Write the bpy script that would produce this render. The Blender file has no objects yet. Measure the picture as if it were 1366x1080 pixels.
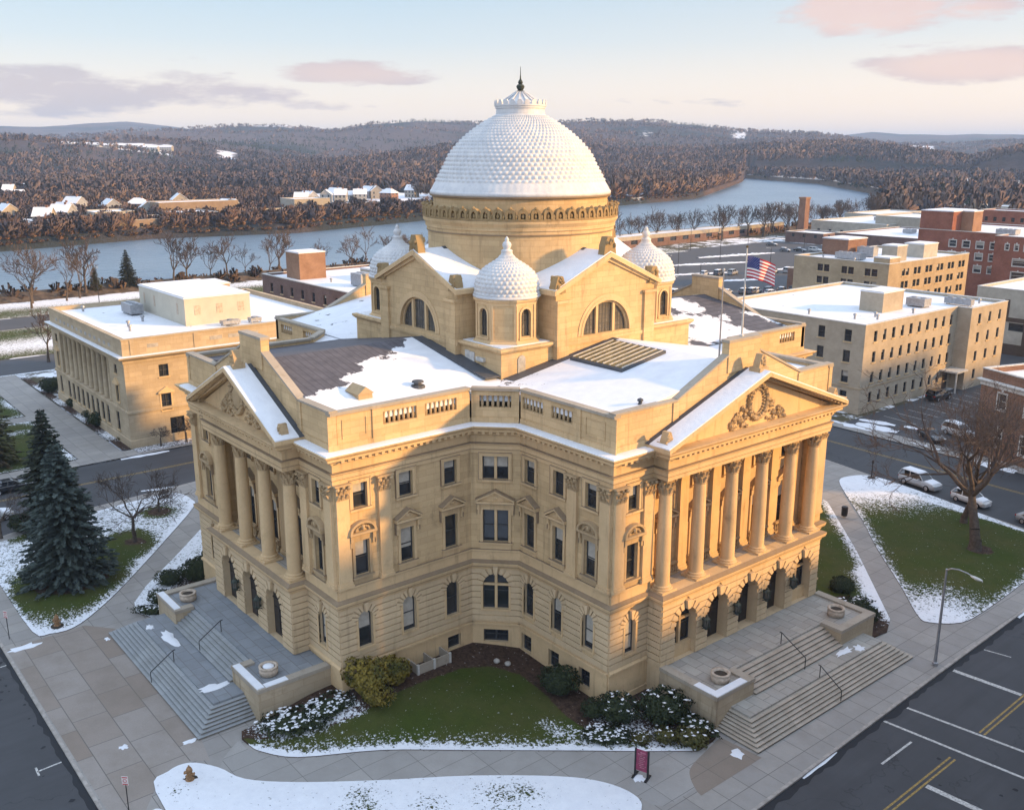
# Aerial view of a domed limestone courthouse beside a river on a winter evening. Everything is built in code.
HAZE_D = 1.35e-4
SUN_E = 5.0; SUN_C = (1.0, .57, .19)
SKY_K = .21; SKY_G = .555
EXPO = 0.66
import bpy, bmesh, math, random
import numpy as np
from mathutils import Vector, Matrix
from mathutils.geometry import tessellate_polygon, delaunay_2d_cdt
PI = math.pi
scene = bpy.context.scene
COL = scene.collection
R = random.Random(11)
GZ = -1.0                                   # street level; the courthouse floor datum is 0

# ------------------------------------------------------------------ helpers
class MB:
    def __init__(s):
        s.v = []; s.f = []; s.mi = []; s.m = 0; s.M = None
    def add(s, vs, fs):
        b = len(s.v)
        if s.M is not None:
            vs = [tuple(s.M @ Vector(p)) for p in vs]
        s.v.extend(vs)
        for f in fs:
            s.f.append(tuple(i + b for i in f)); s.mi.append(s.m)
    def box(s, x0, x1, y0, y1, z0, z1):
        s.add([(x0,y0,z0),(x1,y0,z0),(x1,y1,z0),(x0,y1,z0),(x0,y0,z1),(x1,y0,z1),(x1,y1,z1),(x0,y1,z1)],
              [(3,2,1,0),(4,5,6,7),(0,1,5,4),(1,2,6,5),(2,3,7,6),(3,0,4,7)])
    def hexa(s, p):
        s.add(p, [(3,2,1,0),(4,5,6,7),(0,1,5,4),(1,2,6,5),(2,3,7,6),(3,0,4,7)])
    def fbox(s, fr, u0, u1, o0, o1, z0, z1):
        P = fr.P
        s.hexa([P(u0,o1,z0),P(u1,o1,z0),P(u1,o0,z0),P(u0,o0,z0),P(u0,o1,z1),P(u1,o1,z1),P(u1,o0,z1),P(u0,o0,z1)])
    def tube(s, p, q, r0, r1, n=6, cap=True):
        p = Vector(p); q = Vector(q); d = q - p
        if d.length < 1e-6: return
        d.normalize()
        a = d.orthogonal().normalized(); b = d.cross(a)
        vs = []
        for c, r in ((p, r0), (q, r1)):
            for k in range(n):
                t = 2*PI*k/n
                vs.append(tuple(c + (a*math.cos(t) + b*math.sin(t))*r))
        fs = [(k, (k+1) % n, n+(k+1) % n, n+k) for k in range(n)]
        if cap:
            fs.append(tuple(range(n-1, -1, -1))); fs.append(tuple(range(n, 2*n)))
        s.add(vs, fs)
    def path(s, pts, rad, n=8):
        for i in range(len(pts)-1):
            r0 = rad if not isinstance(rad, (list, tuple)) else rad[i]
            r1 = rad if not isinstance(rad, (list, tuple)) else rad[i+1]
            s.tube(pts[i], pts[i+1], r0, r1, n)
    def lathe(s, prof, cx=0, cy=0, n=24, cap=True, a0=0.0):
        vs = []; fs = []
        for r, z in prof:
            for k in range(n):
                t = a0 + 2*PI*k/n
                vs.append((cx + r*math.cos(t), cy + r*math.sin(t), z))
        m = len(prof)
        for i in range(m-1):
            for k in range(n):
                k2 = (k+1) % n
                fs.append((i*n+k, i*n+k2, (i+1)*n+k2, (i+1)*n+k))
        if cap:
            fs.append(tuple(range(n-1, -1, -1))); fs.append(tuple((m-1)*n+k for k in range(n)))
        s.add(vs, fs)
    def prism(s, poly, z0, z1):
        tri = tess([poly])
        n = len(poly)
        vs = [(x, y, z0) for x, y in poly] + [(x, y, z1) for x, y in poly]
        fs = [(c, b, a) for a, b, c in tri] + [(a+n, b+n, c+n) for a, b, c in tri]
        ccw = area(poly) > 0
        for i in range(n):
            j = (i+1) % n
            fs.append((i, j, n+j, n+i) if ccw else (j, i, n+i, n+j))
        s.add(vs, fs)
    def fprism(s, fr, poly, o0, o1):
        """polygon in (u,z) of a facade frame, extruded from out=o0 to out=o1"""
        tri = tess([poly]); n = len(poly)
        vs = [fr.P(u, o0, z) for u, z in poly] + [fr.P(u, o1, z) for u, z in poly]
        fs = [(c, b, a) for a, b, c in tri] + [(a+n, b+n, c+n) for a, b, c in tri]
        ccw = area(poly) > 0
        for i in range(n):
            j = (i+1) % n
            fs.append((i, j, n+j, n+i) if ccw else (j, i, n+i, n+j))
        s.add(vs, fs)
    def blob(s, c, rx, ry, rz, n=8, m=5, rng=None, j=0.0):
        vs = [(c[0], c[1], c[2]-rz)]
        for i in range(1, m):
            ph = -PI/2 + PI*i/m
            for k in range(n):
                t = 2*PI*k/n
                q = 1 + (rng.uniform(-j, j) if rng else 0)
                vs.append((c[0]+rx*math.cos(ph)*math.cos(t)*q, c[1]+ry*math.cos(ph)*math.sin(t)*q, c[2]+rz*math.sin(ph)*q))
        vs.append((c[0], c[1], c[2]+rz))
        fs = [(0, 1+(k+1) % n, 1+k) for k in range(n)]
        for i in range(m-2):
            for k in range(n):
                a = 1+i*n; b = a+n
                fs.append((a+k, a+(k+1) % n, b+(k+1) % n, b+k))
        L = len(vs)-1; a = 1+(m-2)*n
        fs += [(a+k, a+(k+1) % n, L) for k in range(n)]
        s.add(vs, fs)
    def mesh(s, name, mats, smooth=False):
        me = bpy.data.meshes.new(name)
        me.from_pydata(s.v, [], s.f)
        if not isinstance(mats, (list, tuple)): mats = [mats]
        for m in mats: me.materials.append(m)
        if len(mats) > 1: me.polygons.foreach_set('material_index', s.mi)
        if smooth: me.polygons.foreach_set('use_smooth', [True]*len(me.polygons))
        me.update()
        return me
    def build(s, name, mats, parent=None, smooth=False, loc=None):
        return link(name, s.mesh(name, mats, smooth), parent, loc)

def link(name, me, parent=None, loc=None, rz=0.0):
    o = bpy.data.objects.new(name, me); COL.objects.link(o)
    if parent is not None: o.parent = parent
    if loc is not None: o.location = loc
    if rz: o.rotation_euler = (0, 0, rz)
    return o
def tag(o, label=None, cat=None, group=None, kind=None):
    if label: o['label'] = label
    if cat: o['category'] = cat
    if group: o['group'] = group
    if kind: o['kind'] = kind
    return o
def thing(name, label, cat, loc=(0,0,0), rz=0.0, group=None):
    o = bpy.data.objects.new(name, None); COL.objects.link(o)
    o.location = loc; o.rotation_euler = (0, 0, rz); o.empty_display_size = 0.5
    return tag(o, label, cat, group)
def copy_tree(o, loc=None, rz=None, label=None, parent=None, scale=None):
    c = o.copy(); COL.objects.link(c)
    if parent is not None: c.parent = parent
    if loc is not None: c.location = loc
    if rz is not None: c.rotation_euler = (0, 0, rz)
    if label: c['label'] = label
    if scale is not None: c.scale = scale
    for ch in list(o.children): copy_tree(ch, parent=c)
    return c
def structure(o): return tag(o, kind='structure')
def area(p):
    return 0.5*sum(p[i][0]*p[(i+1) % len(p)][1]-p[(i+1) % len(p)][0]*p[i][1] for i in range(len(p)))
def tess(loops):
    flat = [q for l in loops for q in l]
    out = []
    for t in tessellate_polygon([[Vector((x, y, 0)) for x, y in l] for l in loops]):
        a, b, c = (flat[i] for i in t)
        w = (b[0]-a[0])*(c[1]-a[1])-(b[1]-a[1])*(c[0]-a[0])
        if abs(w) < 1e-9: continue
        out.append(tuple(t) if w > 0 else (t[0], t[2], t[1]))
    return out
class Fr:
    """a facade line A->B; the outside is to the right of the direction"""
    def __init__(s, A, B):
        s.A = Vector(A); s.d = Vector((B[0]-A[0], B[1]-A[1])); s.L = s.d.length; s.d.normalize()
        s.n = Vector((s.d.y, -s.d.x)); s.rz = math.atan2(s.d.y, s.d.x)
    def P(s, u, o, z):
        q = s.A + s.d*u + s.n*o
        return (q.x, q.y, z)
    def u(s, x, y): return (Vector((x, y))-s.A).dot(s.d)
def oploop(o, seg=12):
    u, w, zb, zt, arch = o
    a = u-w/2; b = u+w/2
    if not arch: return [(a,zb),(b,zb),(b,zt),(a,zt)]
    r = w/2; zs = zt-r
    return [(a,zb),(b,zb)]+[(u+r*math.cos(PI*k/seg), zs+r*math.sin(PI*k/seg)) for k in range(seg+1)]
def wall(mb, fr, u0, u1, z0, z1, ops=(), depth=.35, out=0.0):
    loops = [[(u0,z0),(u1,z0),(u1,z1),(u0,z1)]]+[oploop(o) for o in ops]
    flat = [q for l in loops for q in l]
    mb.add([fr.P(u, out, z) for u, z in flat], tess(loops))
    for l in loops[1:]:
        n = len(l)
        mb.add([fr.P(u, out, z) for u, z in l]+[fr.P(u, out-depth, z) for u, z in l],
               [((i+1) % n, i, n+i, n+(i+1) % n) for i in range(n)])
def courses(mb, fr, u0, u1, za, zb, ops=(), h=.47, gap=.085, out=.10, ring=.42):
    n = max(1, round((zb-za)/h)); h = (zb-za)/n
    def half(o, z, first):
        u, w, b, t, arch = o
        if z < b-.001 or z > t+ring: return None
        if not arch: return w/2 if z <= t else None
        r = w/2; zs = t-r
        if z <= zs: return r
        q = (r+ring)**2-(z-zs)**2
        return math.sqrt(q) if q > 0 else None
    for i in range(n):
        a = za+i*h+gap/2; b = za+(i+1)*h-gap/2
        cuts = []
        for o in ops:
            lo = half(o, a, 0); hi = half(o, b, 1)
            if lo is None and hi is None: continue
            if o[4] and lo is not None and hi is None: hi = 0.02
            if lo is None: lo = hi
            if hi is None: hi = lo
            cuts.append((o[0], lo, hi))
        cuts.sort()
        p0 = p1 = u0
        segs = []
        for u, lo, hi in cuts:
            segs.append((p0, p1, u-lo, u-hi)); p0 = u+lo; p1 = u+hi
        segs.append((p0, p1, u1, u1))
        for a0, a1, b0, b1 in segs:
            if b0-a0 < .03 and b1-a1 < .03: continue
            P = fr.P
            mb.hexa([P(a0,out,a),P(max(b0,a0),out,a),P(max(b0,a0),-.02,a),P(a0,-.02,a),P(a1,out,b),P(max(b1,a1),out,b),P(max(b1,a1),-.02,b),P(a1,-.02,b)])
def voussoirs(mb, fr, o, ring=.55, n=9, out=.13, key=.2):
    u, w, zb, zt, _ = o; r = w/2; zs = zt-r
    for k in range(n):
        t0 = PI*k/n+.05; t1 = PI*(k+1)/n-.05
        kk = k == n//2
        R1 = r+ring+(.12 if kk else 0); oo = out+(key if kk else 0)
        c = [(u+r*math.cos(t0), zs+r*math.sin(t0)), (u+R1*math.cos(t0), zs+R1*math.sin(t0)),
             (u+R1*math.cos(t1), zs+R1*math.sin(t1)), (u+r*math.cos(t1), zs+r*math.sin(t1))]
        mb.fprism(fr, c, -.02, oo)
def sweep(mb, path, prof, closed=True):
    """path: CCW outline, prof: [(out,z)...] outer profile from bottom to top"""
    n = len(path); m = len(prof)
    vs = []
    for i in range(n):
        p = Vector(path[i])
        d0 = (p-Vector(path[i-1])) if (closed or i > 0) else None
        d1 = (Vector(path[(i+1) % n])-p) if (closed or i < n-1) else None
        ns = []
        for d in (d0, d1):
            if d is not None:
                d = d.normalized(); ns.append(Vector((d.y, -d.x)))
        if len(ns) == 2: mt = (ns[0]+ns[1])/(1+ns[0].dot(ns[1]))
        else: mt = ns[0]
        for o, z in prof:
            q = p+mt*o; vs.append((q.x, q.y, z))
    fs = []
    for i in range(n if closed else n-1):
        j = (i+1) % n
        for k in range(m-1):
            fs.append((i*m+k, j*m+k, j*m+k+1, i*m+k+1))
    if not closed:
        fs.append(tuple(range(m))); fs.append(tuple((n-1)*m+k for k in range(m-1, -1, -1)))
    mb.add(vs, fs)
def blocks_along(mb, path, step, w, o0, o1, z0, z1, closed=True, segs=None, margin=.25):
    n = len(path)
    for i in range(n if closed else n-1):
        if segs is not None and i not in segs: continue
        fr = Fr(path[i], path[(i+1) % n])
        k = int((fr.L-2*margin)/step)
        if k < 1: continue
        s = (fr.L-2*margin)/k
        for j in range(k):
            u = margin+s*(j+.5)
            mb.fbox(fr, u-w/2, u+w/2, o0, o1, z0, z1)

# ------------------------------------------------------------------ materials
def node(nt, typ, ins=None, **props):
    n = nt.nodes.new(typ)
    for k, v in props.items(): setattr(n, k, v)
    for k, v in (ins or {}).items():
        s = n.inputs[k]
        if hasattr(v, 'is_output'): nt.links.new(v, s)
        else: s.default_value = v
    return n
def c4(c): return (c[0], c[1], c[2], 1.0)
class Mat:
    def __init__(s, name, rough=.8, col=(.5,.5,.5), metallic=0.0, spec=.3):
        m = bpy.data.materials.new(name); m.use_nodes = True
        s.m = m; s.nt = m.node_tree
        s.b = s.nt.nodes['Principled BSDF']
        s.b.inputs['Roughness'].default_value = rough
        s.b.inputs['Base Color'].default_value = c4(col)
        s.b.inputs['Metallic'].default_value = metallic
        s.b.inputs['Specular IOR Level'].default_value = spec
        s._pos = None
    def N(s, typ, ins=None, **p): return node(s.nt, typ, ins, **p)
    @property
    def pos(s):
        if s._pos is None: s._pos = s.N('ShaderNodeNewGeometry').outputs['Position']
        return s._pos
    def objpos(s): return s.N('ShaderNodeTexCoord').outputs['Object']
    def scaled(s, v, sx, sy, sz): return s.N('ShaderNodeVectorMath', {0: v, 1: (sx,sy,sz)}, operation='MULTIPLY').outputs[0]
    def noise(s, scale, detail=4, rough=.55, vec=None, dim='3D'):
        return s.N('ShaderNodeTexNoise', {'Vector': vec if vec is not None else s.pos, 'Scale': scale, 'Detail': detail, 'Roughness': rough}).outputs['Fac']
    def ramp(s, f, a, b): return s.N('ShaderNodeMapRange', {'Value': f, 'From Min': a, 'From Max': b}, clamp=True).outputs['Result']
    def math(s, op, a, b=0.0):
        return s.N('ShaderNodeMath', {0: a, 1: b}, operation=op).outputs[0]
    def mix(s, f, a, b, mode='MIX'):
        n = s.N('ShaderNodeMix', data_type='RGBA', blend_type=mode)
        for idx, v in ((0, f), (6, a), (7, b)):
            sk = n.inputs[idx]
            if hasattr(v, 'is_output'): s.nt.links.new(v, sk)
            else: sk.default_value = v if idx == 0 else c4(v)
        return n.outputs[2]
    def color(s, o): s.nt.links.new(o, s.b.inputs['Base Color']); return s
    def rough(s, o): s.nt.links.new(o, s.b.inputs['Roughness']); return s
    def bump(s, h, strength=.4, dist=.05):
        bn = s.N('ShaderNodeBump', {'Height': h, 'Strength': strength, 'Distance': dist})
        s.nt.links.new(bn.outputs[0], s.b.inputs['Normal']); return s
    def sep(s, v=None):
        n = s.N('ShaderNodeSeparateXYZ', {0: v if v is not None else s.pos}); return n.outputs
    def uz(s, v=None):
        x, y, z = s.sep(v)
        return s.N('ShaderNodeCombineXYZ', {0: s.math('ADD', x, y), 1: z, 2: 0.0}).outputs[0]

def simple(name, col, rough=.7, metallic=0.0, var=.12, scale=3.0, bump=0.0, local=False, spec=.3):
    M = Mat(name, rough, col, metallic, spec)
    v = M.objpos() if local else M.pos
    f = M.noise(scale, 5, .6, v)
    lo = tuple(c*(1-var*1.6) for c in col); hi = tuple(min(1, c*(1+var)) for c in col)
    M.color(M.mix(M.ramp(f, .3, .7), lo, hi))
    if bump: M.bump(M.noise(scale*6, 5, .6, v), bump, .03)
    return M.m

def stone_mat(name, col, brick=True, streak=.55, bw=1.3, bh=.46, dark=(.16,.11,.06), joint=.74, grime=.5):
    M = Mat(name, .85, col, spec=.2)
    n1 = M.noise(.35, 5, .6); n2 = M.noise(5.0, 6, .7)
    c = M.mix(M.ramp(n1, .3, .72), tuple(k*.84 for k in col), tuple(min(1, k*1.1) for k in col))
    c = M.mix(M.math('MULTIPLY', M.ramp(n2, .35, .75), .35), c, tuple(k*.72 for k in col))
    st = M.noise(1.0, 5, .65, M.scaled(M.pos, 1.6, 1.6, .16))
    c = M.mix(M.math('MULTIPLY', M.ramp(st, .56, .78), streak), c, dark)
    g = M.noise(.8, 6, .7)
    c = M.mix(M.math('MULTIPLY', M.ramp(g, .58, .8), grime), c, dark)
    h = n2
    if brick:
        bt = M.N('ShaderNodeTexBrick', {'Vector': M.uz(), 'Scale': 1.0, 'Brick Width': bw, 'Row Height': bh, 'Mortar Size': .014, 'Mortar Smooth': .3, 'Color1': c4((1,1,1)), 'Color2': c4((.85,.84,.82)), 'Mortar': c4((joint,joint*.94,joint*.84))})
        c = M.mix(1.0, c, bt.outputs['Color'], 'MULTIPLY')
        h = M.math('SUBTRACT', M.math('MULTIPLY', n2, .35), bt.outputs['Fac'])
    M.color(c); M.bump(h, .35, .03)
    return M.m

MT = {}
SC = (.60, .435, .245)
MT['stone'] = stone_mat('buff_limestone', SC)
MT['stone_plain'] = stone_mat('buff_limestone_dressed', (.595, .43, .245), brick=False)
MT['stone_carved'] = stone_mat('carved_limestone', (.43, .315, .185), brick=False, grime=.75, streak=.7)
MT['stone_rust'] = stone_mat('rusticated_limestone', (.58, .44, .275), brick=False, streak=.5, grime=.4)
MT['stone_dark'] = stone_mat('weathered_ring_stone', (.30, .215, .11), brick=False, grime=.8)
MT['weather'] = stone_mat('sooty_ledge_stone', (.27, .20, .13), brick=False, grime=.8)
MT['coping'] = stone_mat('grey_coping_stone', (.36, .315, .255), brick=False, grime=.8)
MT['terrace_wall'] = stone_mat('terrace_wall_stone', (.45, .365, .255), bw=1.6, bh=.55, streak=.8)
def slab_mat(name, c1, c2, stain, bw, rh, mort=.02, rot=0.0, squash=0.0, joint=(.12,.11,.10), nscale=.5):
    M = Mat(name, .8, c1, spec=.3)
    x, y, z = M.sep()
    v = M.N('ShaderNodeCombineXYZ', {0: y if rot else x, 1: x if rot else y, 2: 0.0}).outputs[0]
    bt = M.N('ShaderNodeTexBrick', {'Vector': v, 'Scale': 1.0, 'Brick Width': bw, 'Row Height': rh, 'Mortar Size': mort, 'Mortar Smooth': .2, 'Color1': c4(c1), 'Color2': c4(c2), 'Mortar': c4(joint)}, offset=squash)
    n = M.noise(nscale, 6, .65); n2 = M.noise(9, 5, .7)
    c = M.mix(M.math('MULTIPLY', M.ramp(n, .42, .75), .65), bt.outputs['Color'], stain)
    c = M.mix(M.math('MULTIPLY', M.ramp(n2, .3, .8), .3), c, tuple(k*.6 for k in c1))
    M.color(c); M.bump(M.math('SUBTRACT', M.math('MULTIPLY', n2, .3), bt.outputs['Fac']), .3, .02)
    return M.m
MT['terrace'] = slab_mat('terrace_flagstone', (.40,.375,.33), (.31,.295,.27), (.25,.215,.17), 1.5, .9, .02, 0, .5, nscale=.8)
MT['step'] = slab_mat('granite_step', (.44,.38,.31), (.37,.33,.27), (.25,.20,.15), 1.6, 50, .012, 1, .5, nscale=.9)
MT['step_shade'] = slab_mat('granite_step_shade_tint', (.32,.335,.34), (.27,.285,.295), (.20,.20,.19), 1.6, 50, .012, 0, .5, nscale=.9)  # shaded copy of the step stone, the cool shade put into its colour
MT['terrace_shade'] = slab_mat('flagstone_shade_tint', (.245,.265,.285), (.20,.215,.235), (.16,.165,.165), 1.5, .9, .02, 0, .5, nscale=.8)  # terrace flagstone again, with the blue shade of this side painted in
MT['riser'] = stone_mat('shade_dark_step_riser', (.20,.175,.14), brick=False, grime=.7)  # riser shade put into the base colour, with grime over it
MT['walk'] = slab_mat('concrete_walk', (.32,.30,.275), (.265,.25,.235), (.20,.185,.165), 1.7, 1.9, .025, 0, 0)
MT['walk_grey'] = slab_mat('concrete_walk_pale', (.33,.315,.295), (.28,.27,.255), (.22,.205,.19), 1.6, 3.2, .02, 0, 0)
MT['plaza'] = slab_mat('brown_plaza_slabs', (.235,.19,.155), (.30,.27,.245), (.175,.145,.115), 3.6, 2.3, .03, 0, .3, nscale=.35)
MT['kerb'] = simple('granite_kerb', (.33,.30,.27), .8, var=.2, scale=2)
def asphalt(name, col, crack=True):
    M = Mat(name, .75, col, spec=.35)
    n = M.noise(.22, 5, .6); n2 = M.noise(40, 3, .7); n3 = M.noise(1.0, 5, .6, M.scaled(M.pos, 1.0, .09, 1))
    c = M.mix(M.ramp(n, .3, .7), tuple(k*.72 for k in col), tuple(k*1.25 for k in col))
    c = M.mix(M.math('MULTIPLY', M.ramp(n3, .45, .7), .4), c, tuple(k*.6 for k in col))
    c = M.mix(M.math('MULTIPLY', M.ramp(n2, .4, .8), .35), c, tuple(k*1.7 for k in col))
    if crack:
        vd = M.N('ShaderNodeVectorMath', {0: M.pos, 1: M.scaled(M.N('ShaderNodeTexNoise', {'Vector': M.pos, 'Scale': .5, 'Detail': 5}).outputs['Color'], 5, 5, 0)}, operation='ADD').outputs[0]
        vo = M.N('ShaderNodeTexVoronoi', {'Vector': vd, 'Scale': .07}, feature='DISTANCE_TO_EDGE').outputs['Distance']
        c = M.mix(M.math('MULTIPLY', M.ramp(vo, .004, .0008), .55), c, tuple(k*.35 for k in col))
    M.color(c); M.bump(n2, .25, .01)
    M.rough(M.math('ADD', .62, M.math('MULTIPLY', n, .4)))
    return M.m
MT['asphalt'] = asphalt('asphalt_street', (.052,.053,.057))
MT['asphalt_far'] = asphalt('asphalt_old', (.058,.058,.062), False)
def paint(name, col):
    M = Mat(name, .7, col)
    n = M.noise(7, 6, .75)
    M.color(M.mix(M.ramp(n, .38, .62), tuple(k*.35 for k in col), col)); return M.m
MT['white_paint'] = paint('road_paint_white', (.62,.61,.58))
MT['yellow_paint'] = paint('road_paint_yellow', (.40,.27,.085))
def snow_mat():
    M = Mat('snow', .6, (.66,.68,.72), spec=.2)
    n = M.noise(1.4, 6, .6)
    M.color(M.mix(M.ramp(n, .3, .75), (.64,.66,.70), (.72,.74,.77)))
    M.bump(M.noise(2.2, 6, .6), .35, .12)
    return M.m
MT['snow'] = snow_mat()
def roof_snow(name, base, thr, amount=.5, scale=.55, seams=0, bias=None, seamdir=(1,0)):
    """snow over a dark roof; bias adds to the snow amount along a world direction (x,y,c)"""
    M = Mat(name, .7, base, spec=.3)
    n = M.noise(scale, 8, .68)
    x, y, z = M.sep()
    f = n
    if bias:
        f = M.math('ADD', f, M.math('ADD', M.math('ADD', M.math('MULTIPLY', x, bias[0]), M.math('MULTIPLY', y, bias[1])), bias[2]))
    k = M.ramp(f, thr-.012, thr+.012)
    b = M.mix(M.ramp(M.noise(1.3, 5, .6), .3, .7), tuple(q*.75 for q in base), tuple(q*1.25 for q in base))
    if seams:
        w = M.math('FRACT', M.math('MULTIPLY', M.math('ADD', M.math('MULTIPLY', x, seamdir[0]), M.math('MULTIPLY', y, seamdir[1])), seams))
        b = M.mix(M.ramp(w, .12, .06), b, tuple(q*.45 for q in base))
    s = M.mix(M.ramp(M.noise(1.1, 6, .6), .3, .75), (.63,.65,.69), (.71,.73,.76))
    s = M.mix(M.math('MULTIPLY', M.ramp(M.noise(.9, 5, .6, M.scaled(M.pos, 1, .2, 1)), .5, .75), .35), s, (.50,.515,.55))
    M.color(M.mix(k, b, s))
    M.bump(M.math('ADD', M.math('MULTIPLY', k, .9), M.math('MULTIPLY', M.noise(3, 5, .6), .3)), .5, .06)
    return M.m
DK = (.085,.08,.09)
MT['roof_flat'] = roof_snow('flat_roof_snow', (.06,.055,.055), .36)
MT['roof_town'] = roof_snow('town_roof_snow', (.13,.12,.12), .33, scale=.25)
MT['roof_r'] = roof_snow('slate_roof_thin_thaw', DK, .40, scale=.75, seams=1.7, seamdir=(1,0), bias=(.055,.008,-.62))
MT['roof_l'] = roof_snow('slate_roof_half_bare', DK, .50, scale=.42, seams=1.7, seamdir=(0,1), bias=(.10,.06,.66))
MT['roof_back'] = roof_snow('slate_roof_back', DK, .5, scale=.16, seams=1.1)
def tile_white():
    M = Mat('glazed_white_tile', .42, (.66,.65,.64), spec=.35)
    n = M.noise(1.2, 6, .65); n2 = M.noise(9, 4, .6)
    c = M.mix(M.ramp(n, .35, .75), (.60,.60,.60), (.44,.455,.48))
    c = M.mix(M.math('MULTIPLY', M.ramp(n2, .5, .8), .4), c, (.34,.33,.31))
    M.color(c); return M.m
MT['tile'] = tile_white()
def glass(name, col, rough=.08):
    M = Mat(name, rough, col, spec=.6)
    n = M.noise(.8, 3, .5)
    M.color(M.mix(M.ramp(n, .3, .7), tuple(k*.6 for k in col), tuple(k*1.5 for k in col)))
    return M.m
MT['glass'] = glass('dark_window_glass', (.022,.025,.03))
MT['glass_lattice'] = glass('leaded_glass', (.10,.09,.075), .2)
MT['blind'] = simple('roller_blind', (.40,.37,.32), .9, var=.1)
MT['sash'] = simple('dark_sash_paint', (.05,.052,.055), .5)
MT['door'] = simple('dark_door', (.035,.03,.028), .5)
MT['white_door'] = simple('white_painted_door', (.55,.53,.50), .6, var=.2, scale=2)
MT['grey_metal'] = simple('galvanised_steel', (.34,.35,.37), .45, .6, .15)
MT['pale_metal'] = simple('pale_painted_metal', (.50,.49,.46), .5, 0, .15)
MT['black_metal'] = simple('black_iron', (.03,.03,.032), .5, .3)
MT['verdigris'] = simple('verdigris_bronze', (.05,.062,.052), .65, .2, .4, 6)
MT['bronze'] = simple('dull_bronze', (.13,.10,.05), .55, .5, .3)
MT['skylight'] = simple('aged_skylight_glass', (.10,.09,.05), .35, 0, .3, 1.5)
MT['flash'] = simple('dark_lead_flashing', (.07,.075,.085), .6)
MT['concrete'] = simple('concrete', (.36,.34,.31), .85, 0, .2, 1.5, .2)
MT['planter'] = simple('cast_stone_planter', (.46,.38,.30), .85, 0, .2, 4, .3)
MT['soil'] = simple('dark_soil', (.05,.04,.03), .95, 0, .3, 6, .5)
MT['rubber'] = simple('tyre_rubber', (.02,.02,.02), .85)
MT['chrome'] = simple('alloy', (.5,.5,.52), .35, .8)
# ------------------------------------------------------------------ windows (local: x along wall, -y outwards, z up from the sill)
_wc = {}
def shape_loop(w, h, arch, inset=0.0, seg=12):
    a = w/2-inset
    if not arch: return [(-a, inset), (a, inset), (a, h-inset), (-a, h-inset)]
    r = a; zs = h-w/2
    return [(-a, inset), (a, inset)]+[(r*math.cos(PI*k/seg), zs+r*math.sin(PI*k/seg)) for k in range(seg+1)]
class LF:                                    # local frame with the Fr interface
    def P(s, u, o, z): return (u, -o, z)
LFR = LF()
def frame_mesh(w, h, arch, double, lattice=0):
    k = ('f', w, h, arch, double, lattice)
    if k in _wc: return _wc[k]
    mb = MB()
    o = shape_loop(w, h, arch); i = shape_loop(w, h, arch, .08)
    n = len(o)
    vs = [(u, .20, z) for u, z in o]+[(u, .20, z) for u, z in i]+[(u, .30, z) for u, z in i]
    mb.add(vs, [(j, (j+1) % n, n+(j+1) % n, n+j) for j in range(n)]+[(n+j, n+(j+1) % n, 2*n+(j+1) % n, 2*n+j) for j in range(n)])
    mb.box(-w/2+.05, w/2-.05, .205, .29, h*.48, h*.48+.07)
    if double: mb.box(-.07, .07, .19, .295, .03, h-.03 if not arch else h-.15)
    if arch and double: mb.box(-w/2+.05, w/2-.05, .205, .29, h-w/2, h-w/2+.09)
    if lattice:
        for j in range(1, lattice):
            x = -w/2+w*j/lattice
            mb.box(x-.02, x+.02, .21, .28, .04, h-.1)
        m = int(h/.5)
        for j in range(1, m): mb.box(-w/2+.04, w/2-.04, .212, .278, h*j/m-.018, h*j/m+.018)
    _wc[k] = mb.mesh('window_frame', MT['sash']); return _wc[k]
def pane_mesh(w, h, arch, mat):
    k = ('p', w, h, arch, mat)
    if k in _wc: return _wc[k]
    mb = MB(); l = shape_loop(w, h, arch, .03)
    mb.add([(u, .27, z) for u, z in l]+[(u, .31, z) for u, z in l], tess([l])+[(j, len(l)+j, len(l)+(j+1) % len(l), (j+1) % len(l)) for j in range(len(l))])
    _wc[k] = mb.mesh('pane', MT[mat]); return _wc[k]
def blind_mesh(w, h, drop, arch):
    k = ('b', w, h, drop, arch)
    if k in _wc: return _wc[k]
    mb = MB()
    top = h-.09
    l = shape_loop(w, h, arch, .085)
    zc = h*(1-drop)
    if not arch: l = [(-w/2+.085, zc), (w/2-.085, zc), (w/2-.085, top), (-w/2+.085, top)]
    else: l = [(-w/2+.085, zc), (w/2-.085, zc)]+l[2:]
    mb.add([(u, .25, z) for u, z in l]+[(u, .262, z) for u, z in l], tess([l])+[(j, len(l)+j, len(l)+(j+1) % len(l), (j+1) % len(l)) for j in range(len(l))])
    _wc[k] = mb.mesh('blind', MT['blind']); return _wc[k]
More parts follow.
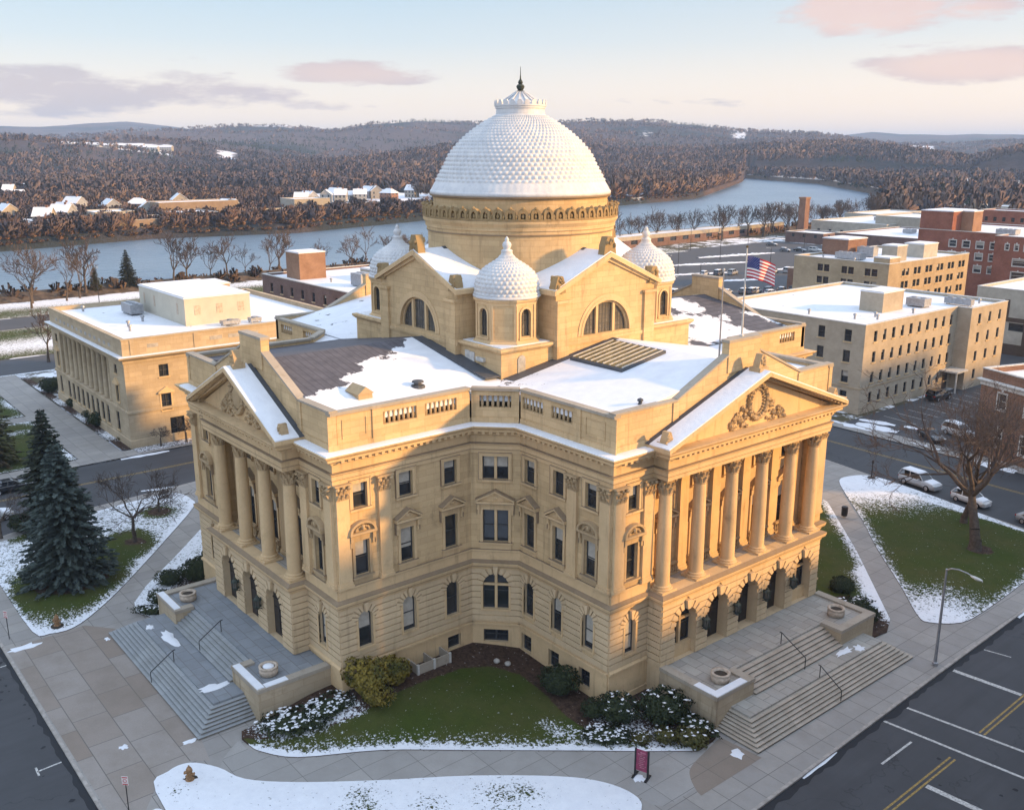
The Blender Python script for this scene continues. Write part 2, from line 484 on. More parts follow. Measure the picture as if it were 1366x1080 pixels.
def surround_mesh(w, h, kind):
    k = ('s', w, h, kind)
    if k in _wc: return _wc[k]
    mb = MB(); B = lambda u0, u1, o0, o1, z0, z1: mb.fbox(LFR, u0, u1, o0, o1, z0, z1)
    t = .2; a = w/2
    B(-a-t, -a, -.02, .1, 0, h); B(a, a+t, -.02, .1, 0, h); B(-a-t, a+t, -.02, .1, h, h+t)
    B(-a-t-.1, a+t+.1, -.02, .2, -.16, 0)
    if kind == 'plain':
        mb.m = 1; B(-a-t-.1, a+t+.1, -.02, .205, -.02, .004); B(-a-t-.08, a+t+.08, -.02, .16, h+t+.06, h+t+.1); B(-a-t-.1, -a-t-.06, -.02, .15, 0, h+t+.06); mb.m = 0
        B(-a-t-.06, -a-t, -.02, .14, 0, h+t); B(a+t, a+t+.06, -.02, .14, 0, h+t); B(-a-t-.06, a+t+.06, -.02, .14, h+t, h+t+.06)
    if kind in ('pediment', 'segment', 'bigped'):
        e = a+t+.28
        B(-a-t, a+t, -.02, .13, h+t, h+.55)                                    # frieze
        for s in (-1, 1):                                                      # consoles
            c = s*(a+t+.1)
            B(c-.1, c+.1, -.02, .3, h+.05, h+.55); B(c-.08, c+.08, -.02, .2, h-.35, h+.05)
        B(-e, e, -.02, .42, h+.55, h+.7)
        z0 = h+.7
        if kind != 'segment':
            ht = .62 if kind == 'pediment' else .72
            mb.fprism(LFR, [(-e+.1, z0), (e-.1, z0), (0, z0+ht-.08)], -.02, .2)
            for s in (-1, 1):
                q = [(s*e, z0), (s*e, z0+.14), (0, z0+ht+.14), (0, z0+ht)]
                mb.fprism(LFR, q, -.02, .45)
                mb.m = 1; mb.fprism(LFR, [(s*(e+.03), z0+.13), (s*(e+.03), z0+.2), (0, z0+ht+.21), (0, z0+ht+.135)], -.02, .475); mb.m = 0
            mb.blob((0, -.22, z0+.25), .2, .08, .16, 7, 4, R, .2)
        else:
            arc = [(e*math.cos(PI*j/12)*.98, z0+.78*math.sin(PI*j/12)) for j in range(13)]
            inn = [(u*.84, z0+(z-z0)*.78) for u, z in arc]
            mb.fprism(LFR, arc[:7]+inn[:7][::-1], -.02, .4); mb.fprism(LFR, arc[6:]+inn[6:][::-1], -.02, .4)
            mb.fprism(LFR, [(u*.99, z) for u, z in inn], -.02, .14)
            for j in range(11):
                t_ = PI*(j+.5)/11
                mb.blob((.52*math.cos(t_), -.2, z0+.34*math.sin(t_)+.05), .1, .1, .1, 6, 4, R, .3)
            mb.blob((0, -.26, z0+.3), .16, .14, .22, 7, 5, R, .2)
        mb.m = 1; B(-e, e, .2, .425, h+.525, h+.56); B(-a-t-.1, a+t+.1, -.02, .21, -.03, .004)
        for s in (-1, 1):
            c = s*(a+t+.1); B(c-.12, c+.12, .02, .31, h+.5, h+.53); B(c-s*.0-.02+s*.12, c+s*.12+.02, -.02, .24, h-.35, h+.5)
        mb.m = 0
        B(-a-t, a+t, -.02, .07, -.95, -.16)                                    # apron panel
    _wc[k] = mb.mesh('window_surround', [MT['stone_plain'] if kind != 'segment' else MT['stone_carved'], MT['weather']], False); return _wc[k]
def add_window(fr, u, z, w, h, arch=False, double=False, sur=None, blind=0.0, parent=None, mat='glass', lattice=0, inset=0.0, name='window'):
    o = link(name, frame_mesh(w, h, arch, double, lattice), parent, fr.P(u, -inset, z), fr.rz)
    link('pane', pane_mesh(w, h, arch, mat), o)
    if blind: link('blind', blind_mesh(w, h, blind, arch), o)
    if sur: link('surround', surround_mesh(w, h, sur), o)
    if double and sur is not None or (double and arch):
        k = ('m', w, h, arch)
        if k not in _wc:
            mb = MB(); mb.box(-.1, .1, .06, .3, .02, h-(.06 if arch else .02))
            if arch: mb.box(-w/2+.03, w/2-.03, .08, .3, h-w/2-.05, h-w/2+.1)
            _wc[k] = mb.mesh('mullion', MT['stone_plain'])
        link('mullion', _wc[k], o)
    return o

# ------------------------------------------------------------------ Corinthian capital
def capital_geo(mb, r, z0, h, flat=None):
    """round bell with two rows of leaves, volutes and abacus, centred at 0,0"""
    prof = [(r*.86, z0), (r*.9, z0+h*.1), (r*.92, z0+h*.55), (r*1.08, z0+h*.8), (r*1.2, z0+h*.88)]
    mb.lathe(prof, n=16)
    for row, (zb, hh, ro) in enumerate(((0, .42, 1.0), (.28, .42, 1.02))):
        for k in range(8):
            t = 2*PI*(k+.5*row)/8; ct, st = math.cos(t), math.sin(t)
            def q(rr, tt, zz): return (rr*ct-tt*st, rr*st+tt*ct, z0+zz*h)
            wd = r*.3
            mb.hexa([q(r*.84,-wd,zb), q(r*1.02,-wd*.8,zb), q(r*1.02,wd*.8,zb), q(r*.84,wd,zb),
                     q(r*.95,-wd*.7,zb+hh), q(r*1.3,-wd*.4,zb+hh*.92), q(r*1.3,wd*.4,zb+hh*.92), q(r*.95,wd*.7,zb+hh)])
            mb.blob(q(r*1.24, 0, zb+hh*.85), r*.13, r*.13, h*.07, 6, 4)
    for k in range(4):
        t = PI/4+k*PI/2; ct, st = math.cos(t), math.sin(t)
        mb.blob((ct*r*1.38, st*r*1.38, z0+h*.8), r*.24, r*.24, h*.13, 7, 5)
    a = r*1.25
    pts = []
    for k in range(4):
        t = PI/4+k*PI/2
        p = Vector((math.cos(t), math.sin(t)))*r*1.62
        s_ = Vector((-p.y, p.x)).normalized()*r*.12
        pts += [(p-s_)[:], (p+s_)[:]]
        m = Vector((math.cos(t+PI/4), math.sin(t+PI/4)))*r*1.12
        pts.append(m[:])
    mb.prism(pts, z0+h*.89, z0+h)
def column_meshes(h, r=.52, cap_h=1.15):
    sh = MB(); zb = .42; zt = h-cap_h
    prof = []
    for k in range(13):
        t = k/12; prof.append((r*(1-.16*t**1.8), zb+(zt-zb)*t))
    sh.lathe(prof, n=24, cap=False)
    b = MB()
    b.box(-r*1.42, r*1.42, -r*1.42, r*1.42, 0, .16)
    b.lathe([(r*1.36,.16),(r*1.42,.21),(r*1.36,.27),(r*1.2,.28),(r*1.14,.32),(r*1.2,.35),(r*1.24,.385),(r*1.18,.42),(r*1.0,.46)], n=24)
    c = MB(); capital_geo(c, r*.88, zt, cap_h)
    c.lathe([(r*.86, zt-.1), (r*.95, zt-.05), (r*.86, zt)], n=20)
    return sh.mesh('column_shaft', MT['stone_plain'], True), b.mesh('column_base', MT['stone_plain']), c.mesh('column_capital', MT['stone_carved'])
def pilaster(fr, u, w, z0, z1, out=.22, cap_h=1.15):
    mb_shaft = MB(); mb_cap = MB()
    mb_shaft.fbox(fr, u-w/2-.1, u+w/2+.1, -.02, out+.1, z0, z0+.2)
    mb_shaft.fbox(fr, u-w/2-.05, u+w/2+.05, -.02, out+.05, z0+.2, z0+.38)
    mb_shaft.fbox(fr, u-w/2, u+w/2, -.02, out, z0+.38, z1-cap_h)
    zc = z1-cap_h
    mb_cap.fbox(fr, u-w/2-.02, u+w/2+.02, -.02, out+.02, zc, z1-.12)
    for row in range(2):
        n = 3-row
        for k in range(n):
            uu = u+(k-(n-1)/2)*w*.36; zz = zc+row*cap_h*.3
            P = fr.P
            mb_cap.hexa([P(uu-.13,out,zz),P(uu+.13,out,zz),P(uu+.13,out-.1,zz),P(uu-.13,out-.1,zz),
                         P(uu-.09,out+.2,zz+.4),P(uu+.09,out+.2,zz+.4),P(uu+.1,out-.1,zz+.46),P(uu-.1,out-.1,zz+.46)])
            mb_cap.blob(P(uu, out+.16, zz+.4), .08, .08, .07, 6, 4)
    for s in (-1, 1):
        mb_cap.blob(fr.P(u+s*w*.48, out+.12, z1-.3), .17, .17, .15, 7, 5)
    mb_cap.blob(fr.P(u, out+.12, z1-.22), .12, .1, .12, 6, 4)
    mb_cap.fbox(fr, u-w/2-.16, u+w/2+.16, -.02, out+.2, z1-.12, z1)
    o = mb_shaft.build('pilaster', MT['stone_plain'], ch); mb_cap.build('pilaster_capital', MT['stone_carved'], o)

# ------------------------------------------------------------------ the courthouse
W_ = 12.15; LFX = 24.2; LFY = 26.0; CH = 2.6
ZT = 1.3                                      # terrace
Z_PL = 1.75; Z_B0 = 6.2; Z_B1 = 6.85; Z_E0 = 15.2; Z_C = 17.4; Z_P = 20.06
PX = 25.5; PY = 27.3; RN, RF = -8.35, 10.25; LN, LFAR = 7.55, -6.1
ch = thing('courthouse', 'large buff limestone courthouse with white tiled central dome and columned porticoes', 'courthouse')
outline = [(LFX,-W_),(LFX,RN),(PX,RN),(PX,RF),(LFX,RF),(LFX,W_),(W_+CH,W_),(W_,W_+CH),
           (W_,LFY),(7.5,LFY),(7.5,PY),(-7.5,PY),(-7.5,LFY),(-W_,LFY),(-W_,W_+CH),(-W_-CH,W_),
           (-LFX,W_),(-LFX,8),(-PX,8),(-PX,-8),(-LFX,-8),(-LFX,-W_),(-W_-CH,-W_),(-W_,-W_-CH),
           (-W_,-LFY),(LFAR,-LFY),(LFAR,-PY),(LN,-PY),(LN,-LFY),(W_,-LFY),(W_,-W_-CH),(W_+CH,-W_)]
NS = len(outline)
def seg(i): return Fr(outline[i], outline[(i+1) % NS])
RX = 23.1; RY = 25.0                          # recessed walls behind the columns
fS2 = seg(29); fS3 = seg(30); fS4 = seg(31); fS5 = seg(0)
fPR = seg(2); fPL = seg(26); fL0 = seg(28); fL1 = seg(24); fR1 = seg(4)
rec_r = Fr((RX, RN), (RX, RF)); rec_l = Fr((LFAR, -RY), (LN, -RY))
colR = [-7.6, -4.05, -.5, 3.05, 6.6, 9.6]; colL = [-5.25, -1.3, 2.65, 6.75]
arR = [(-7.6-4.05)/2, -2.28, 1.28, 4.82, 8.1]; arL = [-3.28, .67, 4.7]
plain = {}                                    # openings per segment: ground floor, upper floors, basement
def s2u(fr, x, y): return fr.u(x, y)
G = {}; U = {}; BS = {}
G[29] = [(fS2.u(W_, y), 1.15, 2.85, 5.6, True) for y in (-24.05, -20.4, -16.6)]
U[29] = [(fS2.u(W_, y), 1.12, 8.3, 10.85, False) for y in (-24.05, -20.4, -16.6)]+[(fS2.u(W_, y), 1.12, 13.2, 14.98, False) for y in (-24.05, -20.4, -16.6)]
BS[29] = [(fS2.u(W_, y), 1.2, .1, 1.15, False) for y in (-16.5,)]
c3 = fS3.L/2
G[30] = [(c3, 1.95, 2.85, 5.75, True)]; U[30] = [(c3, 1.9, 8.3, 10.85, False), (c3, 1.9, 13.2, 14.98, False)]; BS[30] = [(c3, 1.9, .1, 1.15, False)]
G[31] = [(fS4.u(x, -W_), 1.12, 2.75, 5.5, True) for x in (15.85, 18.95, 22.2)]
U[31] = [(fS4.u(x, -W_), 1.1, 8.25, 10.85, False) for x in (15.85, 18.95, 22.2)]+[(fS4.u(x, -W_), 1.1, 13.2, 14.98, False) for x in (15.85, 18.95, 22.2)]
BS[31] = [(fS4.u(x, -W_), 1.15, -.3, 1.1, False) for x in (15.6, 18.7, 21.95)]
G[0] = [(fS5.u(LFX, -10.2), 1.05, 2.6, 5.3, True)]; U[0] = [(fS5.u(LFX, -10.25), 1.05, 8.25, 10.85, False), (fS5.u(LFX, -10.25), 1.05, 13.2, 14.98, False)]
G[28] = [(fL0.u(9.75, -LFY), 1.05, 2.6, 5.3, True)]; U[28] = [(fL0.u(9.8, -LFY), 1.05, 8.25, 10.85, False), (fL0.u(9.8, -LFY), 1.05, 13.2, 14.98, False)]
G[24] = [(fL1.u(-9.2, -LFY), 1.05, 2.6, 5.3, True)]; U[24] = [(fL1.u(-9.2, -LFY), 1.05, 8.25, 10.85, False), (fL1.u(-9.2, -LFY), 1.05, 13.2, 14.98, False)]
G[2] = [(fPR.u(PX, y), 2.3, ZT+.02, 5.25, True) for y in arR]
G[26] = [(fPL.u(x, -PY), 2.45, ZT+.02, 5.45, True) for x in arL]
lower = MB(); rust = MB(); upper = MB()
for i in range(NS):
    fr = seg(i)
    deep = {2: .95, 26: .6}.get(i, .38)
    g = G.get(i, []); b = BS.get(i, [])
    wall(lower, fr, 0, fr.L, -1.6, Z_B0+.2, g+b, deep)
    if i in (29,30,31,0,28,24,2,26,1,3,25,27):
        courses(rust, fr, -.02, fr.L+.02, Z_PL+.1 if i not in (1,2,3,25,26,27) else ZT+.02, Z_B0, g, ring=.55)
        for o in g: voussoirs(rust, fr, o)
    if i in (1,2,3,25,26,27): continue
    wall(upper, fr, 0, fr.L, Z_B0+.2, Z_C-.3, U.get(i, []), .38)
# recessed walls, their returns and the portico entablature box
uR = [(rec_r.u(RX, y), 1.25, 7.1, 10.7, False) for y in arR]+[(rec_r.u(RX, y), 1.1, 13.1, 14.7, False) for y in arR]
uL = [(rec_l.u(x, -RY), 1.3, 7.1, 10.7, False) for x in arL]+[(rec_l.u(x, -RY), 1.1, 13.1, 14.7, False) for x in arL]
wall(upper, rec_r, 0, rec_r.L, Z_B1-.2, Z_E0+.3, uR, .35); wall(upper, rec_l, 0, rec_l.L, Z_B1-.2, Z_E0+.3, uL, .35)
for A, B in (((LFX,RN),(RX,RN)), ((RX,RF),(LFX,RF)), ((LFAR,-LFY),(LFAR,-RY)), ((LN,-RY),(LN,-LFY))):
    fr = Fr(A, B); wall(upper, fr, 0, fr.L, Z_B1-.2, Z_E0+.3)
def entab(*bx):
    m = MB(); m.box(*bx); m.build('portico_entablature', MT['stone_plain'], ch)
class _E: box = staticmethod(entab)
ent = _E
ent.box(RX+.02, PX-.02, RN+.02, RF-.02, Z_E0, Z_C-.2); ent.box(LFAR+.02, LN-.02, -PY+.02, -RY-.02, Z_E0+.003, Z_C-.203)
ent.box(-PX+.02, -LFX, -7.98, 7.98, Z_E0, Z_C-.2); ent.box(-7.48, 7.48, LFY, PY-.02, Z_E0, Z_C-.2)
ent.box(-PX+.4, -LFX, -7.6, 7.6, Z_B1, Z_E0); ent.box(-7.1, 7.1, LFY, PY-.4, Z_B1, Z_E0)
lower.build('ground_floor_wall', MT['stone_rust'], ch); rust.build('rusticated_courses', MT['stone_rust'], ch)
upper.build('upper_wall', MT['stone'], ch)
for bx in ((RX-.1, PX-.3, RN+.05, RF-.05), (LFAR+.05, LN-.05, -PY+.3, -RY+.1)):
    fl = MB(); fl.box(*bx, Z_B1-.25, Z_B1-.02); fl.build('loggia_floor', MT['terrace'], ch)
# back walls of the arched openings and doors inside them
inn = MB(); inl = MB()
inn.box(PX-1.1, PX-.85, RN+.1, RF-.1, ZT, 6.1); inl.box(LFAR+.1, LN-.1, -PY+.5, -PY+.75, ZT, 6.1)
inn.box(PX-1.6, PX-.1, RN+.05, RF-.05, ZT-.12, ZT+.015); inl.box(LFAR+.05, LN-.05, -PY+.1, -PY+1.6, ZT-.12, ZT+.015)
inn.build('vestibule_wall', MT['stone_plain'], ch); inl.build('vestibule_wall', MT['stone_plain'], ch)
def door_mesh(w, h):
    mb = MB(); l = shape_loop(w, h, True)
    mb.fprism(LFR, l, -.1, 0)
    for s in (-1, 1):
        mb.fbox(LFR, s*w*.25-w*.16, s*w*.25+w*.16, 0, .05, .25, h*.55)
    mb.fbox(LFR, -.04, .04, 0, .07, .05, h-w*.5); mb.fbox(LFR, -w/2+.04, w/2-.04, 0, .08, h-w*.5, h-w*.5+.1)
    return mb.mesh('door', MT['door'])
dmR = door_mesh(2.25, 3.9); dmL = door_mesh(2.4, 4.1)
frd = Fr((PX-.85, RN), (PX-.85, RF)); frl = Fr((LFAR, -PY+.5), (LN, -PY+.5))
for k, y in enumerate(arR):
    if k in (0, 4):
        add_window(fPR, fPR.u(PX, y), ZT+.95, 2.25, 2.95, True, True, None, .0, ch, inset=.45)
        mbp = MB(); mbp.fbox(fPR, fPR.u(PX, y)-1.14, fPR.u(PX, y)+1.14, -.8, -.35, ZT, ZT+.95); mbp.build('window_apron', MT['stone_plain'], ch)
    else: link('door', dmR, ch, frd.P(frd.u(PX-.85, y), .01, ZT+.02), frd.rz)
for k, x in enumerate(arL): link('door', dmL, ch, frl.P(frl.u(x, -PY+.5), .01, ZT+.02), frl.rz)
# plinth, belt, cornice
pl = MB(); sweep(pl, outline, [(.0,-1.7),(.14,-1.7),(.14,-.4),(.10,-.35),(.10,1.52),(.22,1.58),(.22,1.72),(.06,1.86),(-.02,1.86)])
for i in (29,30,31):                          # cut the plinth face back round the basement windows
    pass
belt = MB(); sweep(belt, outline, [(-.02,6.1),(.12,6.12),(.16,6.3),(.34,6.42),(.40,6.62),(.40,6.74),(.12,6.86),(-.9,6.87)])
belt.build('belt_course', MT['stone_plain'], ch)
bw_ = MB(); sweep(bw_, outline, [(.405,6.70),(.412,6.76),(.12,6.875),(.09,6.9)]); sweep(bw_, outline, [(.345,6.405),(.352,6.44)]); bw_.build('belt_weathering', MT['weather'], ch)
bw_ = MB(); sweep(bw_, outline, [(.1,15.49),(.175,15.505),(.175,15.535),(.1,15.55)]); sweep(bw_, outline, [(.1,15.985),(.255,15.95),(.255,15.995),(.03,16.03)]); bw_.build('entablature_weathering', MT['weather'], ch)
up_idx = [i for i in range(NS) if i not in (1,2,3,25,26,27)]
for i in (29,30,31,0,28,24):
    sw_ = MB(); sill = MB()
    fr = seg(i); e = 0.0
    sill.fbox(fr, -e, fr.L+e, -.02, .10, 6.86, 7.55)
    sill.fbox(fr, -e, fr.L+e, -.02, .17, 7.55, 7.7)
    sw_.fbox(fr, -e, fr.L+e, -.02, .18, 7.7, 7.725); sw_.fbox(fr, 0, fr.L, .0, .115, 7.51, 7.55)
    o = sill.build('sill_course', MT['stone_plain'], ch); sw_.build('ledge_grime', MT['weather'], o)
co = MB(); sweep(co, outline, [(-.02,15.2),(.10,15.2),(.10,15.5),(.16,15.52),(.16,15.82),(.24,15.9),(.24,15.98),(.04,16.0),(.04,16.55),(.14,16.6),(.14,16.72),(.3,16.74),(.3,16.78),(.62,16.98),(.66,16.98),(.66,17.14),(.78,17.2),(.92,17.36),(.92,17.42),(-.4,17.43)])
blocks_along(co, outline, .5, .24, .1, .58, 16.78, 16.98)
co.build('cornice', MT['stone_plain'], ch)
prof = [(.02,17.425),(.84,17.425),(.80,17.50),(.4,17.53),(.02,17.51)]
for a in ([26-2+1-1, 25], [28, 29, 30, 31, 32, 33]):
    pts = [outline[i % NS] for i in a]
    led = MB(); sweep(led, pts, prof, False); led.build('ledge_snow', MT['snow'], ch)
led = MB(); sweep(led, [outline[4], outline[5]], prof, False); led.build('ledge_snow', MT['snow'], ch)
# plinth with openings: rebuild it on the three court facades as boxes round the windows
plc = MB()
PLP = [(.0,-1.7),(.14,-1.7),(.14,-.4),(.10,-.35),(.10,1.52),(.22,1.58),(.22,1.72),(.06,1.86),(-.02,1.86)]
sweep(plc, [outline[0], outline[1]], PLP, False); sweep(plc, [outline[28], outline[29]], PLP, False)
sweep(plc, [outline[i] for i in range(4, 26)], [(.0,-1.7),(.14,-1.7),(.14,-.4),(.10,-.35),(.10,1.52),(.22,1.58),(.22,1.72),(.06,1.86),(-.02,1.86)], False)
for i in (29,30,31):
    fr = seg(i); cur = 0.0
    zb, zt = (BS[i][0][2], BS[i][0][3])
    plc.fbox(fr, -.1 if i == 29 else 0, fr.L, -.02, .22, 1.58, 1.72)
    plc.fbox(fr, -.1 if i == 29 else 0, fr.L, -.02, .10, zt, 1.58)
    plc.fbox(fr, -.1 if i == 29 else 0, fr.L, -.02, .10, -1.7, zb)
    for o in sorted(BS[i])+[(fr.L+5, 10, 0, 0, 0)]:
        a = min(o[0]-o[1]/2, fr.L)
        if a > cur: plc.fbox(fr, cur if cur else (-.1 if i == 29 else 0), a, -.02, .10, zb, zt)
        cur = o[0]+o[1]/2
plc.build('plinth', MT['stone_plain'], ch)
# windows
blinds = [0, .3, .5, .0, .45, .62, .0, .4, .55, .35]
bi = 0
for i in (29,30,31,0,28,24):
    fr = seg(i); dbl = i == 30
    for j, o in enumerate(G[i]):
        bi += 1
        add_window(fr, o[0], o[2], o[1], o[3]-o[2], True, dbl, None, 0 if dbl else (.85, .5, .9, .0, .45)[bi % 5], ch)
        ap = MB(); ap.fbox(fr, o[0]-o[1]/2-.16, o[0]+o[1]/2+.16, -.02, .17, o[2]-.14, o[2]); ap.fbox(fr, o[0]-o[1]/2, o[0]+o[1]/2, -.02, .04, 1.9, o[2]-.14)
        for s in (-1, 1): ap.fbox(fr, o[0]+s*(o[1]/2+.08)-.078, o[0]+s*(o[1]/2+.08)+.08, -.02, .14, o[2]+.003, o[3]-o[1]/2)
        ap.build('window_apron', MT['stone_plain'], ch)
    for j, o in enumerate(U[i]):
        bi += 1
        second = o[2] < 10
        endbay = i in (0, 28, 24) or (i == 29 and j % 3 == 0) or (i == 31 and j % 3 == 2)
        sur = ('segment' if endbay else ('bigped' if dbl else 'pediment')) if second else 'plain'
        add_window(fr, o[0], o[2], o[1], o[3]-o[2], False, dbl, sur, 0 if dbl and second else blinds[bi % 10], ch)
    for o in BS.get(i, []): add_window(fr, o[0], o[2], o[1], o[3]-o[2], False, i == 30, None, 0, ch)
for fr, ops in ((rec_r, uR), (rec_l, uL)):
    for o in ops: add_window(fr, o[0], o[2], o[1], o[3]-o[2], False, False, 'pediment' if o[2] < 10 else 'plain', (0, .3)[R.random() < .4], ch)
# balustrades in front of the loggia windows
for fr, xs, w in ((rec_r, [rec_r.u(RX, y) for y in arR], 2.3), (rec_l, [rec_l.u(x, -RY) for x in arL], 2.6)):
    for u in xs:
        lb = MB()
        lb.fbox(fr, u-w/2, u+w/2, .25, .5, Z_B1, Z_B1+.15); lb.fbox(fr, u-w/2, u+w/2, .25, .5, Z_B1+.8, Z_B1+.95)
        n = 9
        for k in range(n):
            q = fr.P(u-w/2+w*(k+.5)/n, .37, 0)
            lb.lathe([(.05, Z_B1+.15), (.1, Z_B1+.35), (.05, Z_B1+.6), (.08, Z_B1+.8)], q[0], q[1], 6, False)
        lb.build('loggia_balustrade', MT['stone_carved'], ch)
# pilasters
for y in (-25.45, -22.2): pilaster(fS2, fS2.u(W_, y), .95, 7.7, Z_E0)
for x in (23.65, 20.45): pilaster(fS4, fS4.u(x, -W_), .95, 7.7, Z_E0)
for y in (-11.6, -8.85): pilaster(fS5, fS5.u(LFX, y), .95, 7.7, Z_E0)
for x in (11.55, 8.1): pilaster(fL0, fL0.u(x, -LFY), .95, 7.7, Z_E0)
for x in (-6.7, -11.55): pilaster(fL1, fL1.u(x, -LFY), .95, 7.7, Z_E0)
pilaster(fR1, fR1.u(LFX, 11.4), .95, 7.7, Z_E0)
for y in colR: pilaster(rec_r, rec_r.u(RX, min(max(y, RN+.55), RF-.55)), .9, Z_B1, Z_E0, .3)
for x in colL: pilaster(rec_l, rec_l.u(min(max(x, LFAR+.55), LN-.55), -RY), .9, Z_B1, Z_E0, .3)
# columns
sh, bs, cp = column_meshes(Z_E0-Z_B1)
for x, y in [(24.72, q) for q in colR]+[(q, -26.52) for q in colL]:
    o = link('column', sh, ch, (x, y, Z_B1)); link('column_base', bs, o); link('column_capital', cp, o)

# ---------------- parapets
def baluster_row(mb, fr, u0, u1, o, z0, z1):
    n = max(2, int((u1-u0)/.36))
    h = z1-z0
    for k in range(n):
        q = fr.P(u0+(u1-u0)*(k+.5)/n, o, 0)
        mb.lathe([(.075, z0), (.10, z0+h*.12), (.12, z0+h*.3), (.06, z0+h*.62), (.09, z0+h*.86), (.09, z1)], q[0], q[1], 7, False)
pp = MB(); bal = MB(); cop = MB()
def parapet(fr, groups, u0=0.0, u1=None, zo0=18.62, zo1=19.5, th=.42, z1=Z_P):
    if u1 is None: u1 = fr.L
    z0 = Z_C-.1
    pp.fbox(fr, u0, u1, -th, 0, z0, zo0 if groups else z1-.2)
    cur = u0
    if groups:
        pp.fbox(fr, u0, u1, -th, 0, zo1, z1-.2)
        for a, b in groups:
            pp.fbox(fr, cur, a, -th, 0, zo0, zo1); cur = b
            baluster_row(bal, fr, a, b, -th/2, zo0, zo1)
        pp.fbox(fr, cur, u1, -th, 0, zo0, zo1)
    cop.fbox(fr, u0-.02, u1+.02, -th-.1, .1, z1-.2, z1)
    pp.fbox(fr, u0, u1, 0, .07, z0, z0+.55)
g29 = sorted([(fS2.u(W_, a), fS2.u(W_, b)) for a, b in ((-22.0, -19.3), (-18.6, -15.9))])
parapet(fS2, g29); parapet(fS3, [(c3-1.15, c3+1.15)], .12, fS3.L-.12)
parapet(fS4, [(fS4.u(a, -W_), fS4.u(b, -W_)) for a, b in ((14.95, 17.2), (18.05, 20.2))])
for fr, us in ((fS2, (fS2.u(W_, -22.55), fS2.u(W_, -25.9))), (fS4, (fS4.u(20.75, -W_), fS4.u(24.1, -W_)))):
    for u in us: pp.fbox(fr, u-.32, u+.32, 0, .09, Z_C, Z_P-.2)
    a, b = sorted(us)
    for (q0, q1, r0, r1) in ((a+.75, b-.75, 18.2, 18.26), (a+.75, b-.75, 19.45, 19.51), (a+.75, a+.81, 18.26, 19.45), (b-.81, b-.75, 18.26, 19.45)):
        pp.fbox(fr, q0, q1, 0, .05, r0, r1)
for i in (5, 6, 7, 13, 14, 15, 21, 22, 23):   # the other three re-entrant corners
    fr = seg(i)
    n = 2 if fr.L > 6 else 1
    gs = [(fr.L*(k+.5)/n-1.2, fr.L*(k+.5)/n+1.2) for k in range(n)]
    parapet(fr, gs, .12 if i in (6,14,22) else 0, fr.L-.12 if i in (6,14,22) else None)
def front_parapet(A, B, c, zt=22.45, zp=23.4, ped=1.75, slope=7.0):
    fr = Fr(A, B); z0 = Z_C-.1; uc = fr.u(*c); L = fr.L
    poly = [(0,z0),(L,z0),(L,Z_P),(uc+slope,Z_P),(uc+ped,zt),(uc+ped,zp),(uc-ped,zp),(uc-ped,zt),(uc-slope,Z_P),(0,Z_P)]
    pp.fprism(fr, poly, -.44, -.01)
    for s in (-1, 1):
        cop.fprism(fr, [(uc+s*slope,Z_P),(uc+s*slope,Z_P+.16),(uc+s*ped,zt+.16),(uc+s*ped,zt)], -.54, .09)
        e = 0 if s < 0 else L
        cop.fbox(fr, min(e, uc+s*slope), max(e, uc+s*slope), -.54, .09, Z_P-.02, Z_P+.13)
        pp.fbox(fr, uc+s*(slope+.1)-.28, uc+s*(slope+.1)+.28, -.02, .08, Z_C, Z_P-.05)
        u_ = uc+s*(slope+.1); w_ = (L/2+abs(uc-L/2)*0)
    cop.fbox(fr, uc-ped-.1, uc+ped+.1, -.62, .12, zp, zp+.2)
    pp.fbox(fr, uc-ped-.05, uc+ped+.05, -.55, .08, zt-1.2, zp-.004)
    pp.fbox(fr, 0, L, 0, .07, Z_C, Z_C+.5)
    return fr
front_parapet((24.15,-W_),(24.15,W_),(24.15,.75)); front_parapet((-W_,-25.95),(W_,-25.95),(.75,-25.95))
front_parapet((W_,25.95),(-W_,25.95),(0,25.95)); front_parapet((-24.15,W_),(-24.15,-W_),(-24.15,0))
pp.build('parapet', MT['stone'], ch); bal.build('parapet_balusters', MT['stone_carved'], ch); cop.build('parapet_coping', MT['coping'], ch)

